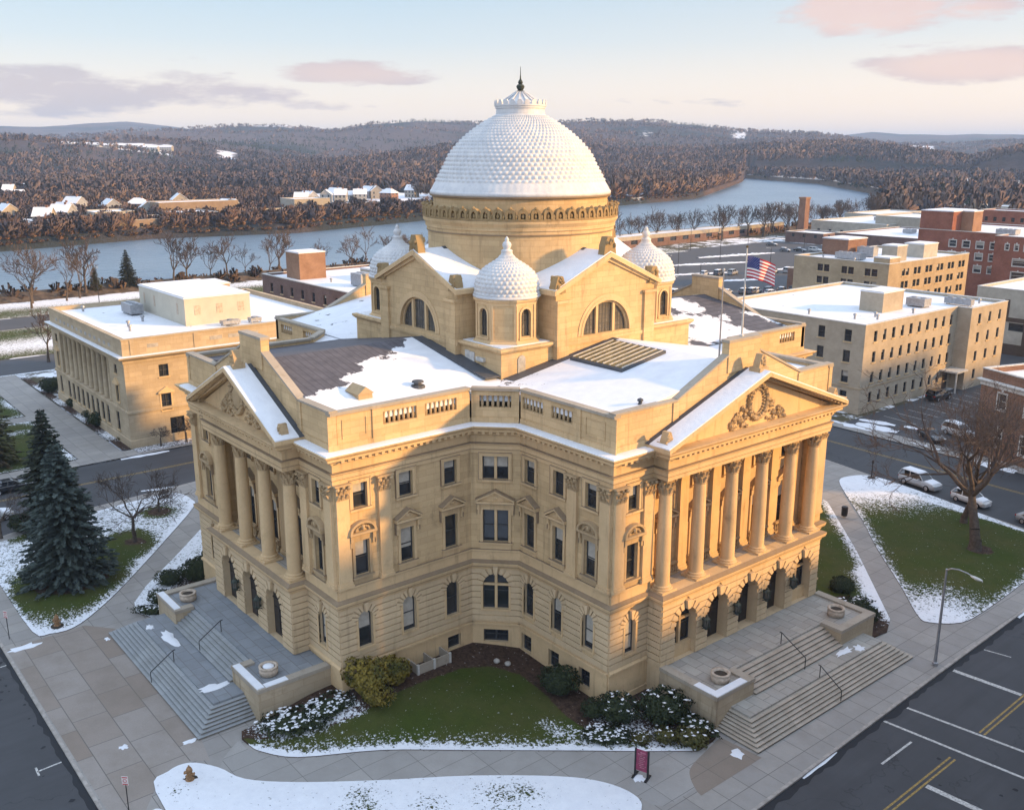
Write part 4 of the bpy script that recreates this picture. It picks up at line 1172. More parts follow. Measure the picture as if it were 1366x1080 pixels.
# stone planters
pm = MB()
pm.lathe([(.46,0),(.62,.04),(.66,.3),(.66,.42),(.6,.5),(.66,.56),(.68,.66),(.5,.67),(.46,.5)], n=20, cap=False)
psm = pm.mesh('stone_planter', MT['planter'], True)
so = MB(); so.lathe([(.5,.48),(.47,.52),(.02,.56)], n=16); som = so.mesh('soil', MT['soil'])
for k, (x, y, lab) in enumerate(((29.2, -6.3, 'round stone planter on the corner block nearest the bronze lantern portico'), (28.75, 8.3, 'round stone planter on the far block of the sunlit steps'),
        (8.8, -29.9, 'snow topped round stone planter on the near block of the shaded steps'), (-5.9, -29.9, 'round stone planter on the far block of the shaded steps'))):
    o = link('stone_planter', psm, None, (x, y, ZT)); tag(o, lab, 'planter', 'cast stone planters on the entrance blocks'); link('soil', som, o)
    if k == 2:
        b = MB(); b.blob((0,0,.58), .45, .42, .12, 10, 5); b.build('snow_cap', MT['snow'], o, True)
tag([o for o in scene.objects if o.name == 'stone_planter'][0], 'round stone planter on the near corner block of the sunlit steps')
# wall lanterns between the arches
def lantern_mesh():
    mb = MB()
    mb.tube((0,-.02,.1), (0,-.5,.25), .05, .04, 6); mb.tube((0,-.45,.9), (0,-.02,1.0), .03, .03, 6)
    mb.lathe([(.05,.12),(.16,.2),(.3,.42),(.33,.5),(.33,.56)], 0, -.5, 8)
    mb.lathe([(.33,1.1),(.38,1.16),(.22,1.34),(.1,1.42),(.12,1.52),(.02,1.66)], 0, -.5, 8)
    for k in range(8):
        t = 2*PI*k/8; mb.tube((.31*math.cos(t), -.5+.31*math.sin(t), .55), (.33*math.cos(t), -.5+.33*math.sin(t), 1.12), .03, .03, 5)
        mb.blob((.36*math.cos(t), -.5+.36*math.sin(t), 1.2), .06, .06, .12, 5, 4)
        mb.blob((.34*math.cos(t), -.5+.34*math.sin(t), .5), .06, .06, .1, 5, 4)
    return mb.mesh('wall_lantern', MT['verdigris'])
lm = lantern_mesh()
gl = MB(); gl.lathe([(.25,.56),(.28,1.1)], 0, -.5, 8); glm = gl.mesh('lantern_glass', MT['glass_lattice'])
ords = ('first', 'second', 'third', 'fourth')
for k in range(4):
    y = (arR[k]+arR[k+1])/2
    o = link('wall_lantern', lm, None, (PX+.05, y, 2.95), PI/2); o.scale = (.8,)*3; link('lantern_glass', glm, o)
    tag(o, 'green bronze lantern between the arches of the sunlit portico, %s from the near corner' % ords[k], 'lantern', 'bronze lanterns on the portico piers')
for k in range(2):
    x = (arL[k]+arL[k+1])/2
    o = link('wall_lantern', lm, None, (x, -PY-.05, 3.0), 0); o.scale = (.8,)*3; link('lantern_glass', glm, o)
    tag(o, 'green bronze lantern on the shaded portico, %s' % ('on the pier farther from the viewer', 'on the pier nearer the viewer')[k], 'lantern', 'bronze lanterns on the portico piers')
# flagpoles and flag
fp = thing('flagpole', 'tall pale flagpole flying the american flag above the sunlit pediment', 'flagpole', (23.7, .95, 23.55))
mb = MB(); mb.lathe([(.16,0),(.16,.15),(.075,.2),(.045,6.3)], n=10); mb.build('pole', MT['pale_metal'], fp)
mb = MB(); mb.blob((0,0,6.38), .1, .1, .1, 8, 6); mb.build('finial', MT['bronze'], fp)
fp2 = thing('flagpole', 'thin bare flagpole without a flag behind the parapet pedestal', 'flagpole', (22.3, .3, 21.6))
mb = MB(); mb.lathe([(.07,0),(.06,2),(.04,6.6)], n=8); mb.build('pole', MT['grey_metal'], fp2)
mb = MB(); mb.blob((0,0,6.65), .09, .09, .09, 8, 6); mb.build('finial', MT['pale_metal'], fp2)
MT['flag_red'] = simple('flag_red_cloth', (.42,.035,.05), .9, var=.1); MT['flag_white'] = simple('flag_white_cloth', (.75,.72,.70), .9, var=.05); MT['flag_blue'] = simple('flag_blue_cloth', (.03,.04,.16), .9, var=.1)
def flag():
    mb = MB(); Wd, Hh = 2.1, 1.5; nx = 26
    def pt(u, v, off=0):                       # u along the fly, v down from the top
        x = Wd*u; droop = .62*u**1.5
        wv = .16*math.sin(u*9.0+v*1.2)*min(1, u*2.5)
        a = .8
        return (x*math.cos(a)*.93-wv*math.sin(a)+off*math.sin(a), x*math.sin(a)*.93+wv*math.cos(a)-off*math.cos(a), -Hh*v-droop)
    for s in range(13):
        mb.m = 0 if s % 2 == 0 else 1
        for k in range(nx):
            u0, u1 = k/nx, (k+1)/nx
            mb.add([pt(u0,(s+1)/13), pt(u1,(s+1)/13), pt(u1,s/13), pt(u0,s/13)], [(0,1,2,3)])
    mb.m = 2
    for side in (-.012, .012):
        for k in range(11):
            u0, u1 = .42*k/11, .42*(k+1)/11
            for j in range(6): mb.add([pt(u0,7/13*(j+1)/6,side), pt(u1,7/13*(j+1)/6,side), pt(u1,7/13*j/6,side), pt(u0,7/13*j/6,side)], [(0,1,2,3)])
    mb.m = 1
    for side in (-.02, .02):
        for r in range(9):
            for c in range(6 if r % 2 == 0 else 5):
                u = .42*((c+.5) if r % 2 == 0 else (c+1))/6; v = 7/13*(r+.5)/9; d = .009
                mb.add([pt(u-d,v+d*.5,side), pt(u-d*.4,v-d*1.3,side), pt(u+d*1.2,v-d*.2,side), pt(u+d*.4,v+d*1.3,side)], [(0,1,2,3)])
    return mb.mesh('american_flag', [MT['flag_red'], MT['flag_white'], MT['flag_blue']], True)
o = link('american_flag', flag(), None, (23.76, 1.0, 29.3)); tag(o, 'american flag with red and white stripes blowing from the pale flagpole', 'flag')
# ------------------------------------------------------------------ ground, streets, pavements, lawns
def sheet(name, poly, z, mat, th=None, kind='structure'):
    mb = MB()
    if th: mb.prism(poly, z-th, z)
    else: mb.add([(x, y, z) for x, y in poly], tess([poly]))
    o = mb.build(name, mat); return tag(o, kind=kind)
def rect(x0, x1, y0, y1): return [(x0,y0),(x1,y0),(x1,y1),(x0,y1)]
def smooth(pts, n=4, closed=True):
    out = []; m = len(pts)
    for i in range(m if closed else m-1):
        p0, p1, p2, p3 = (Vector(pts[(i+k-1) % m] if closed else pts[min(max(i+k-1, 0), m-1)]) for k in range(4))
        for j in range(n):
            t = j/n
            q = .5*((2*p1)+(-p0+p2)*t+(2*p0-5*p1+4*p2-p3)*t*t+(-p0+3*p1-3*p2+p3)*t**3)
            out.append((q.x, q.y))
    if not closed: out.append(tuple(pts[-1]))
    return out
def dpoly(x, y, pl, closed=False):
    best = 1e9; m = len(pl)
    for i in range(m if closed else m-1):
        ax, ay = pl[i]; bx, by = pl[(i+1) % m]
        dx, dy = bx-ax, by-ay; L = dx*dx+dy*dy or 1e-9
        t = max(0, min(1, ((x-ax)*dx+(y-ay)*dy)/L))
        d = math.hypot(x-ax-dx*t, y-ay-dy*t)
        if d < best: best = d
    return best
def inside(x, y, pl):
    c = False; j = len(pl)-1
    for i in range(len(pl)):
        if (pl[i][1] > y) != (pl[j][1] > y) and x < (pl[j][0]-pl[i][0])*(y-pl[i][1])/(pl[j][1]-pl[i][1])+pl[i][0]: c = not c
        j = i
    return c
def lawn_material(name, green, brown, mulch=(.055,.035,.025)):
    M = Mat(name, .95, green, spec=.1)
    a = M.N('ShaderNodeAttribute', attribute_name='cover'); r, g, b = M.sep(a.outputs['Color'])
    n1 = M.noise(.25, 5, .6); n2 = M.noise(14, 4, .75); n3 = M.noise(1.6, 6, .7); n4 = M.noise(3.4, 7, .72)
    gc = M.mix(M.ramp(n1, .38, .65), green, brown)
    gc = M.mix(M.math('MULTIPLY', M.ramp(n3, .4, .7), .5), gc, tuple(k*.5 for k in green))
    gc = M.mix(M.math('MULTIPLY', M.ramp(n2, .35, .7), .5), gc, tuple(min(1, k*1.9) for k in green))
    mc = M.mix(M.ramp(n4, .35, .65), tuple(k*.5 for k in mulch), tuple(k*1.6 for k in mulch))
    gk = M.ramp(M.math('ADD', g, M.math('MULTIPLY', M.math('SUBTRACT', n3, .5), .8)), .44, .56)
    c = M.mix(gk, gc, mc)
    sm = M.math('ADD', r, M.math('ADD', M.math('MULTIPLY', M.math('SUBTRACT', n4, .5), 1.5), M.math('ADD', M.math('MULTIPLY', M.math('SUBTRACT', n3, .5), .8), M.math('MULTIPLY', M.math('SUBTRACT', M.noise(6.0, 3, .75), .5), 2.1))))
    sk = M.ramp(sm, .45, .58)
    sc = M.mix(M.ramp(n3, .3, .7), (.64,.66,.70), (.72,.74,.77))
    M.color(M.mix(sk, c, sc))
    M.bump(M.math('ADD', M.math('MULTIPLY', n2, .5), M.math('MULTIPLY', sk, 1.0)), .7, .07)
    M.rough(M.math('SUBTRACT', .95, M.math('MULTIPLY', sk, .35)))
    return M.m
MT['lawn'] = lawn_material('lawn_and_snow', (.038,.052,.010), (.066,.060,.022))
def ground_patch(name, poly, zf, cover, res, mat='lawn', kind='structure', edge=True, smoothit=False):
    """triangulated patch of ground with a per-vertex cover colour (snow, bare soil)"""
    if smoothit: poly = smooth(poly, 5)
    if area(poly) < 0: poly = poly[::-1]
    pts = []
    m = len(poly)
    for i in range(m):
        a = Vector(poly[i]); b = Vector(poly[(i+1) % m]); k = max(1, int((b-a).length/res))
        for j in range(k): pts.append(a+(b-a)*(j/k))
    nb = len(pts); xs = [p.x for p in pts]; ys = [p.y for p in pts]
    bl = [tuple(p) for p in pts]
    y = min(ys)
    r = random.Random(5)
    while y < max(ys):
        x = min(xs)
        while x < max(xs):
            qx, qy = x+r.uniform(-.25,.25)*res, y+r.uniform(-.25,.25)*res
            if inside(qx, qy, poly): pts.append(Vector((qx, qy)))
            x += res
        y += res
    vs, es, fs, *_ = delaunay_2d_cdt([Vector(p[:2]) for p in pts], [(i, (i+1) % nb) for i in range(nb)], [], 1, 1e-4)
    V = [(v.x, v.y, zf(v.x, v.y)) for v in vs]
    F = [tuple(f) for f in fs]
    F = [f if (V[f[1]][0]-V[f[0]][0])*(V[f[2]][1]-V[f[0]][1])-(V[f[1]][1]-V[f[0]][1])*(V[f[2]][0]-V[f[0]][0]) > 0 else f[::-1] for f in F]
    cols = [cover(x, y) for x, y, z in V]
    if edge:                                                                    # small soil edge down to the paving
        n0 = len(V); ring = [i for i in range(len(vs))][:nb]
        for p in bl: V.append((p[0], p[1], zf(*p))); cols.append((0, 1))
        for p in bl: V.append((p[0], p[1], GZ-.14)); cols.append((0, 1))
        for i in range(nb):
            j = (i+1) % nb; F.append((n0+nb+i, n0+nb+j, n0+j, n0+i))
    me = bpy.data.meshes.new(name); me.from_pydata(V, [], F); me.materials.append(MT[mat])
    at = me.color_attributes.new('cover', 'FLOAT_COLOR', 'POINT')
    at.data.foreach_set('color', np.array([[min(1, max(0, s)), min(1, max(0, g)), 0, 1] for s, g in cols], dtype=np.float32).ravel())
    me.polygons.foreach_set('use_smooth', [True]*len(me.polygons)); me.update()
    return tag(link(name, me), kind=kind)

# base ground and streets
def ground_material():
    M = Mat('winter_ground', .95, (.1,.09,.06), spec=.1)
    n1 = M.noise(.018, 6, .65); n2 = M.noise(.25, 6, .7); n3 = M.noise(1.5, 5, .7)
    c = M.mix(M.ramp(n2, .35, .65), (.075,.07,.042), (.12,.095,.065))
    sk = M.ramp(M.math('ADD', M.math('MULTIPLY', n2, .6), M.math('MULTIPLY', n1, .5)), .53, .58)
    M.color(M.mix(sk, c, (.68,.70,.74))); M.bump(n3, .4, .1); return M.m
MT['ground'] = ground_material()
LEFTB = [(-327,-150),(-345,-60),(-370,33),(-388,100),(-375,169),(-405,261),(-440,454),(-473,585),(-706,944),(-830,1107),(-980,1330)]
NEARB = [(-1040,1250),(-880,1120),(-600,960),(-385,740),(-262,520),(-220,443),(-211,312),(-210,259),(-212,134),(-212,64),(-210,0),(-206,-90),(-200,-200)]
MT_water = Mat('river_water', .28, (.055,.085,.11), spec=.5)
_n = MT_water.noise(.35, 4, .6, MT_water.scaled(MT_water.pos, 1, .35, 1)); _n2 = MT_water.noise(.012, 4, .6)
MT_water.bump(_n, .8, 1.6); MT_water.color(MT_water.mix(MT_water.ramp(_n2, .35, .7), (.07,.125,.185), (.12,.18,.24)))
gp = [(-200,-400),(400,-400),(400,900),(-330,900),(-385,740)][:0]
near_land = [(150,-420),(150,700),(-100,1400),(-700,1500)]+[(-990,1290)]+NEARB[1:]+[(-196,-420)]
sheet('ground', near_land, -1.17, MT['ground'])
big = MB(); big.add([(-9500,-3500,-5.2),(2600,-3500,-5.2),(2600,11500,-5.2),(-9500,11500,-5.2)], [(0,1,2,3)]); structure(big.build('river_bed', MT['ground']))
rv = MB(); rv_poly = LEFTB+NEARB
sheet('river', [(x-(6 if i < len(LEFTB) else -6), y) for i, (x, y) in enumerate(rv_poly)][::-1] if area(rv_poly) < 0 else rv_poly, -4.0, MT_water.m)
bank = MB()
for i in range(len(NEARB)-1):
    (ax, ay), (bx, by) = NEARB[i], NEARB[i+1]
    d = Vector((bx-ax, by-ay)).normalized(); nn = Vector((d.y, -d.x))
    if (nn.x) > 0: nn = -nn
    p = [(ax, ay), (bx, by)]
    bank.add([(ax+9, ay, -1.15),(bx+9, by, -1.15),(bx+2, by, .6),(ax+2, ay, .6)], [(0,1,2,3)])
    bank.add([(ax+2, ay, .6),(bx+2, by, .6),(bx-9, by, -4.3),(ax-9, ay, -4.3)], [(0,1,2,3)])
MT['bank'] = simple('brushy_bank_soil', (.10,.07,.045), .95, 0, .5, .4, .5)
structure(bank.build('river_bank', MT['bank']))
sheet('road', rect(-54.5, 54, -62, 63.5), -1.13, MT['asphalt'])
sheet('road', rect(-128, -114, -140, 160), -1.12, MT['asphalt_far'])
sheet('road', rect(-176, -161, -140, 200), -1.12, MT['asphalt_far'])
sheet('road', [(37,-140),(52,-140),(54,-62),(36,-62)], -1.125, MT['asphalt']); sheet('road', rect(-54.5,-39.5,63.5,140), -1.124, MT['asphalt'])
block = [(-31,-42.7),(33.5,-42.75),(36.6,-41.9),(37.9,-39.5),(37.9,-36),(37.3,-12.8),(36.4,10.3),(35.9,25.3),(34.8,38.5),(33,42.2),(28.5,44),(1.6,48.3),(-36,50.5),(-39.3,49),(-40.2,44),(-40.2,-15),(-38.6,-30),(-35.6,-39.5),(-33.8,-42)]
def inset_poly(p, d):
    out = []; n = len(p)
    for i in range(n):
        a, b, c = Vector(p[i-1]), Vector(p[i]), Vector(p[(i+1) % n])
        n1 = (b-a).normalized(); n2 = (c-b).normalized()
        n1 = Vector((-n1.y, n1.x)); n2 = Vector((-n2.y, n2.x))
        m = (n1+n2)/(1+n1.dot(n2)); q = b+m*d; out.append((q.x, q.y))
    return out
kb = MB(); sweep(kb, block, [(0,-1.3),(.0,GZ-.01),(-.03,GZ+.006),(-.22,GZ+.006),(-.22,-1.1)]); structure(kb.build('kerb', MT['kerb']))
sheet('pavement', inset_poly(block, .2), GZ, MT['walk'])
sheet('plaza', [(-11.2,-42.45),(13.9,-42.4),(14.6,-40.6),(12.0,-38.8),(11.6,-36.9),(12.4,-35.8),(10.1,-35.4),(-8.6,-35.4),(-9.2,-34.8),(-11.4,-36.6),(-11.3,-38.6)], GZ+.004, MT['plaza'])
sheet('footpath', smooth([(11.6,-33.6),(12.5,-33.5),(13.6,-33.1),(15.7,-31.5),(18.4,-27.0),(22.0,-22.6),(26.3,-17.4),(29,-14.2),(31.5,-11.1),(32.6,-11.6),(33.6,-13.4),(33.6,-16.8),(31.8,-17.3),(29.8,-17.9),(27.6,-19.7),(24.1,-23.9),(21,-28.4),(17.9,-32.5),(15.6,-34.8),(13.5,-35.6)], 3), GZ+.005, MT['walk_grey'])
MT['brown_walk'] = slab_mat('brown_corner_slab', (.22,.18,.145), (.24,.20,.165), (.17,.14,.11), 3, 3, .02)
sheet('corner_paving', smooth([(31.3,-8.7),(31.7,-10.7),(32.2,-12.7),(33.0,-13.6),(34.0,-14.2)], 4, False)+[(34.4,-14.3),(34.4,-8.4)], GZ+.009, MT['brown_walk'])
# parking and car parks behind
sheet('car_park', rect(-6.5, 42, 64, 118), -1.135, MT['asphalt_far'])
sheet('car_park', rect(-52, -8.5, 90, 150), -1.137, MT['asphalt_far'])
sheet('car_park', [(-78,110),(-64,170),(-140,290),(-182,290),(-182,190),(-120,110)], -1.13, MT['asphalt_far'])
sheet('car_park', [(-60,165),(20,130),(60,240),(-50,260)], -1.14, MT['asphalt_far'])
# other pavements
for nm, p in (('pavement', rect(-57.2,-54.5,-80,62)), ('pavement', [(-54.5,63.5),(44,61.0),(44,64),(-54.5,66.2)]), ('pavement', rect(-113,-57.2,-24.2,-18.9)), ('pavement', rect(-83,-80,-48,-24.2)), ('pavement', rect(54,57,-62,110))):
    sheet(nm, p, GZ-.005, MT['walk'])
# paint
def line(x0, y0, x1, y1, w, mat, z=-1.125, name='road_marking'):
    a = Vector((x0, y0)); b = Vector((x1, y1)); d = (b-a).normalized(); n = Vector((-d.y, d.x))*w/2
    return sheet(name, [(a-n)[:], (b-n)[:], (b+n)[:], (a+n)[:]], z, mat)
YW = MT['yellow_paint']; WP = MT['white_paint']
for dx in (-.16, .16):
    line(42.55+dx, -46, 42.05+dx, 1.2, .13, YW); line(41.95+dx, 5.3, 41.2+dx, 34, .13, YW)
line(36.75, 11.7, 41.5, 12.2, .38, WP); line(36.9, 4.3, 50.5, 6.3, .22, WP); line(37.0, 1.6, 50.5, 3.2, .22, WP)
line(39.5, -2.9, 39.45, .8, .15, WP); line(42.4, -2.75, 50.2, -2.1, .42, WP); line(36.5, 16.5, 38.6, 17, .12, WP)
for y0 in (-14, -25): line(39.7, y0, 39.65, y0+3.4, .14, WP)
line(6.5, -44.6, 6.4, -43.0, .13, WP); line(6.0, -44.55, 7.0, -44.6, .13, WP); line(-8.7, -44.6, -8.8, -43.0, .12, WP)
line(-20, -49.5, 34, -49.5, .14, YW); line(-20, -49.85, 34, -49.85, .14, YW)
line(-40, 57.2, 38, 54.2, .12, YW); line(-40, 57.5, 38, 54.5, .12, YW)
line(-47.6, -80, -47.2, 60, .12, YW); line(-47.9, -80, -47.5, 60, .12, YW)
for k in range(9): line(-4.8+.2*k, 73+3.0*k, .6, 72.4+3.0*k, .13, WP, -1.13)
for k in range(8): line(12+2.7*k, 66, 12+2.7*k, 71, .12, WP, -1.13)
# melt water darkening the gutters
MT['wet'] = asphalt('wet_gutter_asphalt', (.016,.017,.020), False); MT['wet'].node_tree.nodes['Principled BSDF'].inputs['Roughness'].default_value = .3
def gutter(pts, side, w0, seed, z=-1.121):
    r = random.Random(seed); a = []; b = []
    for (x0, y0), (x1, y1) in zip(pts, pts[1:]):
        d = Vector((x1-x0, y1-y0)); L = d.length; d.normalize(); n = Vector((d.y, -d.x))*side
        for k in range(int(L/.35)):
            p = Vector((x0, y0))+d*(k*.35); a.append((p+n*.0)[:]); b.append((p+n*w0*r.uniform(.25, 1.0)**1.0)[:])
    b2 = [((b[max(0,i-1)][0]+b[i][0]*2+b[min(len(b)-1,i+1)][0])/4, (b[max(0,i-1)][1]+b[i][1]*2+b[min(len(b)-1,i+1)][1])/4) for i in range(len(b))]
    mb = MB(); n = len(a)
    mb.add([(*p, z) for p in a]+[(*p, z) for p in b2], [(i, n+i, n+i+1, i+1) for i in range(n-1)])
    structure(mb.build('wet_gutter', MT['wet']))
gutter([(37.9,-38),(37.3,-12.8),(36.4,10.3),(35.9,25.3),(34.8,38)], 1, .75, 1); gutter([(30,-42.72),(-30,-42.7)], -1, .6, 2)
gutter([(-40.2,44),(-40.2,-15),(-38.8,-29)], -1, .5, 3)
rng0 = random.Random(4)
for i in range(26):
    x, y = (rng0.uniform(-10, 16), rng0.uniform(-44.6, -43.2)) if i < 18 else (rng0.uniform(38, 47), rng0.uniform(-20, 10)); q = rng0.uniform(.06, .17)
    sheet('wet_spot', [(x+q*rng0.uniform(.6,1.5)*math.cos(t*PI/4), y+q*rng0.uniform(.6,1.5)*math.sin(t*PI/4)) for t in range(8)], -1.1205, MT['wet'])
# lawns
walk_edge = smooth([(11.6,-33.3),(12.5,-33.2),(13.6,-32.9),(15.7,-31.3),(18.4,-26.8),(22.0,-22.4),(26.3,-17.2),(29.0,-14.0),(31.4,-11.0)], 4, False)
court = walk_edge+[(31.3,-9.4),(31.0,-8.5),(25.6,-8.3),(24.3,-8.3),(24.3,-12.1),(14.6,-12.1),(12.0,-14.9),(12.0,-25.9),(10.7,-25.9),(10.7,-31.4),(10.9,-33)]
grass_poly = [(14.6,-29.2),(15.0,-27),(14.9,-23.5),(14.9,-20.9),(15.2,-17.8),(16.2,-15.9),(18.1,-15.0),(21,-15.2),(23.6,-15.6),(25.9,-15.2),(28.2,-14.0),(29.3,-13.6),(31,-11),(35,-14),(20,-35),(11,-35),(12.6,-32.9)]
def sst(a, b, x):
    t = max(0, min(1, (x-a)/(b-a))); return t*t*(3-2*t)
def court_z(x, y):
    d = dpoly(x, y, walk_edge); t = ((x-12.5)*.646+(y+33.4)*.762)
    w = 1-.85*sst(13, 24, t)
    if x < 12.5 and y < -26: d = max(d, 2)
    return GZ+.05+.93*sst(0, 6, d)*w*(.55+.45*sst(-33, -24, y))
def court_cover(x, y):
    d = dpoly(x, y, walk_edge); g = 0 if inside(x, y, grass_poly) else min(1, dpoly(x, y, grass_poly, True)*1.4)
    s = 0.62-d*.26
    if d < .45: s += .35
    if g > 0:
        s = 0
        if y < -25.5 and x < 15: s = .66-abs(dpoly(x, y, [(11.6,-31.6),(13.5,-30.5),(13.8,-26.5)])-.2)*.42
        if x > 24.5 and y > -16: s = .58-.16*abs(y+12.6)
    elif y > -17.5: s = max(s, .56-abs(dpoly(x, y, [(23.5,-17),(27,-15.3)]))*.3)
    return (s, g)
ground_patch('lawn', court, court_z, court_cover, .45)
island = smooth([(13.4,-39.6),(11.9,-38.3),(11.9,-36.9),(13.5,-35.7),(15.6,-34.9),(17.9,-32.6),(21.0,-28.5),(24.1,-24.0),(27.6,-19.8),(29.8,-18.0),(31.8,-17.4),(33.0,-18.0),(33.6,-20.2),(33.8,-30),(33,-37),(30.5,-39.4),(24,-39.8)], 4)
holes = [(21.5,-30.2,1.2),(26.5,-23.6,1.6),(27.8,-22.3,1.0),(14.2,-38.6,.6),(23,-31,1.3),(29,-25,1.4),(25,-27.5,1.2)]
def isl_cover(x, y):
    s = 1.0
    for a, b, r in holes: s -= .34*math.exp(-((x-a)**2+(y-b)**2)/r**2)
    return (s, 0)
ground_patch('lawn', island, lambda x, y: GZ+.06+.12*sst(0, 2, dpoly(x, y, island, True)), isl_cover, .5)
leftl = smooth([(-33,-40.1),(-24.0,-40.2),(-12.9,-40.2),(-11.6,-39.2),(-11.5,-37.4),(-13.5,-34.9),(-17.0,-31.6),(-25.0,-24.9),(-31.8,-19.5),(-34.2,-18.7),(-37.2,-19.2),(-37.9,-22),(-36.8,-30),(-34.6,-37.5)], 3)
greens = [(-20.5,-35.4,4.9,.9),(-27.0,-28.0,2.2,.75),(-25.0,-28.5,2.4,.7),(-23,-31,2.2,.6),(-32.3,-23.2,1.7,.65),(-16,-37.5,3.0,.35),(-35,-35.5,2.2,.6)]
soils = [(-20.8,-35.1,3.3),(-32.3,-23.0,1.2),(-25.8,-27.7,1.0),(-38,-34,1)]
def leftl_cover(x, y):
    s = .66; g = 0
    for a, b, r, k in greens: s -= k*math.exp(-(((x-a)**2+(y-b)**2)/r**2)**2)
    for a, b, r in soils: g = max(g, 1.15*math.exp(-(((x-a)**2+(y-b)**2)/r**2)**3))
    d = dpoly(x, y, leftl, True)
    if d < .5: s += .25
    return (s, g)
ground_patch('lawn', leftl, lambda x, y: GZ+.06+.2*sst(0, 3, dpoly(x, y, leftl, True)), leftl_cover, .55)
strl = [(-27.2,-19.6),(-21,-25.1),(-15.5,-30.2),(-12.9,-32.1),(-10.9,-32.6),(-8.5,-31.6),(-8.5,-26.1),(-12.3,-26.1),(-12.3,-15),(-24,-14)]
ground_patch('lawn', strl, lambda x, y: GZ+.06+.3*sst(0, 4, dpoly(x, y, strl[:6])), lambda x, y: (.78-.2*max(0, dpoly(x, y, strl[:6])-1.3), .9 if dpoly(x, y, strl[:6]) > 2.2 else 0), .55)
rightl = smooth([(7.5,42.3),(7.3,44.6),(8.6,46.6),(12,46.8),(20.5,45.2),(27.5,43.6),(31.2,42.2),(32.6,39),(33.4,31.0),(33.8,23.1),(33.6,19.2),(31.9,17.2),(30.6,17.7),(26.6,22.0),(21,27.7),(16.0,33.3),(11,38.4)], 3)
def rightl_cover(x, y):
    d = dpoly(x, y, rightl, True)
    s = -.12
    s = max(s, 1.0-.095*max(0, math.hypot(x-9.5, y-45)-3.2))
    s = max(s, .85-.12*max(0, math.hypot(x-32, y-18.5)-1.5))
    if y > 43: s = max(s, .75)
    s = max(s, .62-d*.5)
    g = math.exp(-(((x-27.7)**2+(y-34.6)**2)/1.3**2)**3)
    return (s, g)
ground_patch('lawn', rightl, lambda x, y: GZ+.06+.25*sst(0, 4, dpoly(x, y, rightl, True)), rightl_cover, .6)
strr = [(10.6,35.2),(20.1,25.6),(29.6,15.2),(30.6,13.0),(30.4,11),(25.6,11),(24.4,12.4),(14.4,12.4),(12.3,15),(12.3,26),(4,27),(4,36)]
ground_patch('lawn', strr, lambda x, y: GZ+.06+.3*sst(0, 4, dpoly(x, y, strr[:4])), lambda x, y: (.8-.55*dpoly(x, y, strr[:3])+(.45 if (22 < x < 28 and 15 < y < 23) else 0), .9 if x > 25 and y < 16 else 0), .6)
for nm, p, zz in (('lawn', [(-72.5,-36),(-75,-24.4),(-57.4,-24.4),(-57.4,-44),(-70,-48)], 1), ('lawn', [(-83.2,-24.4),(-112.8,-24.4),(-112.8,-48),(-83.2,-48)], 2), ('lawn', [(-79.8,-24.4),(-75.2,-24.4),(-72.8,-36),(-70,-48),(-79.8,-48)], 3)):
    ground_patch(nm, p, lambda x, y: GZ+.03, lambda x, y, p=p: (.52-.42*min(1.6, max(0, dpoly(x, y, p, True)-.3))+.25*(math.sin(x*.6)*math.sin(y*.5+1)), 0), 1.1, edge=False)
ground_patch('planting_bed', [(-112,-18.7),(-57.5,-18.7),(-57.5,-17.6),(-112,-17.6)], lambda x, y: GZ+.03, lambda x, y: (.35+.35*math.sin(x*.55), 1), 1.0, edge=False)
ground_patch('planting_bed', [(-57.3,-17.5),(-57.3,30),(-55.2,30),(-55.2,-17.5)][::-1], lambda x, y: GZ+.03, lambda x, y: (.55, 1), 1.0, edge=False)
for p in (rect(-113.9,-113,-140,150), rect(-160.5,-129,-140,170), rect(-200,-177,-150,230)):
    ground_patch('verge', p, lambda x, y: GZ-.1, lambda x, y: (.55+.3*math.sin(x*.22+1.0)+.15*math.sin(y*.09), 0), 4.0, edge=False)
# snow ridges ploughed up along kerbs and car park islands
rng = random.Random(8)
def ridge(x0, y0, x1, y1, w, seed):
    r = random.Random(seed); a = Vector((x0, y0)); b = Vector((x1, y1)); d = (b-a); L = d.length; d.normalize(); n = Vector((-d.y, d.x))
    k = max(3, int(L/.7)); V = []; F = []
    for i in range(k+1):
        c = a+d*(L*i/k)+n*r.uniform(-.1,.1)*w; ww = w*(.5+.5*math.sin(PI*min(1, max(0, i/k))))*r.uniform(.6, 1.1)+.04
        z = -1.135
        V += [(*(c-n*ww)[:], z), (*(c-n*ww*.4)[:], z+.22*ww*r.uniform(.6,1.3)), (*(c+n*ww*.4)[:], z+.22*ww*r.uniform(.6,1.3)), (*(c+n*ww)[:], z)]
        if i: 
            for j in range(3): F.append(((i-1)*4+j, (i-1)*4+j+1, i*4+j+1, i*4+j))
    mb = MB(); mb.add(V, [f[::-1] for f in F]); o = mb.build('snow_ridge', MT['snow'], None, True)
    tag(o, kind='stuff', label='low ridge of ploughed snow along the kerb', cat='snow', group='ploughed snow ridges')
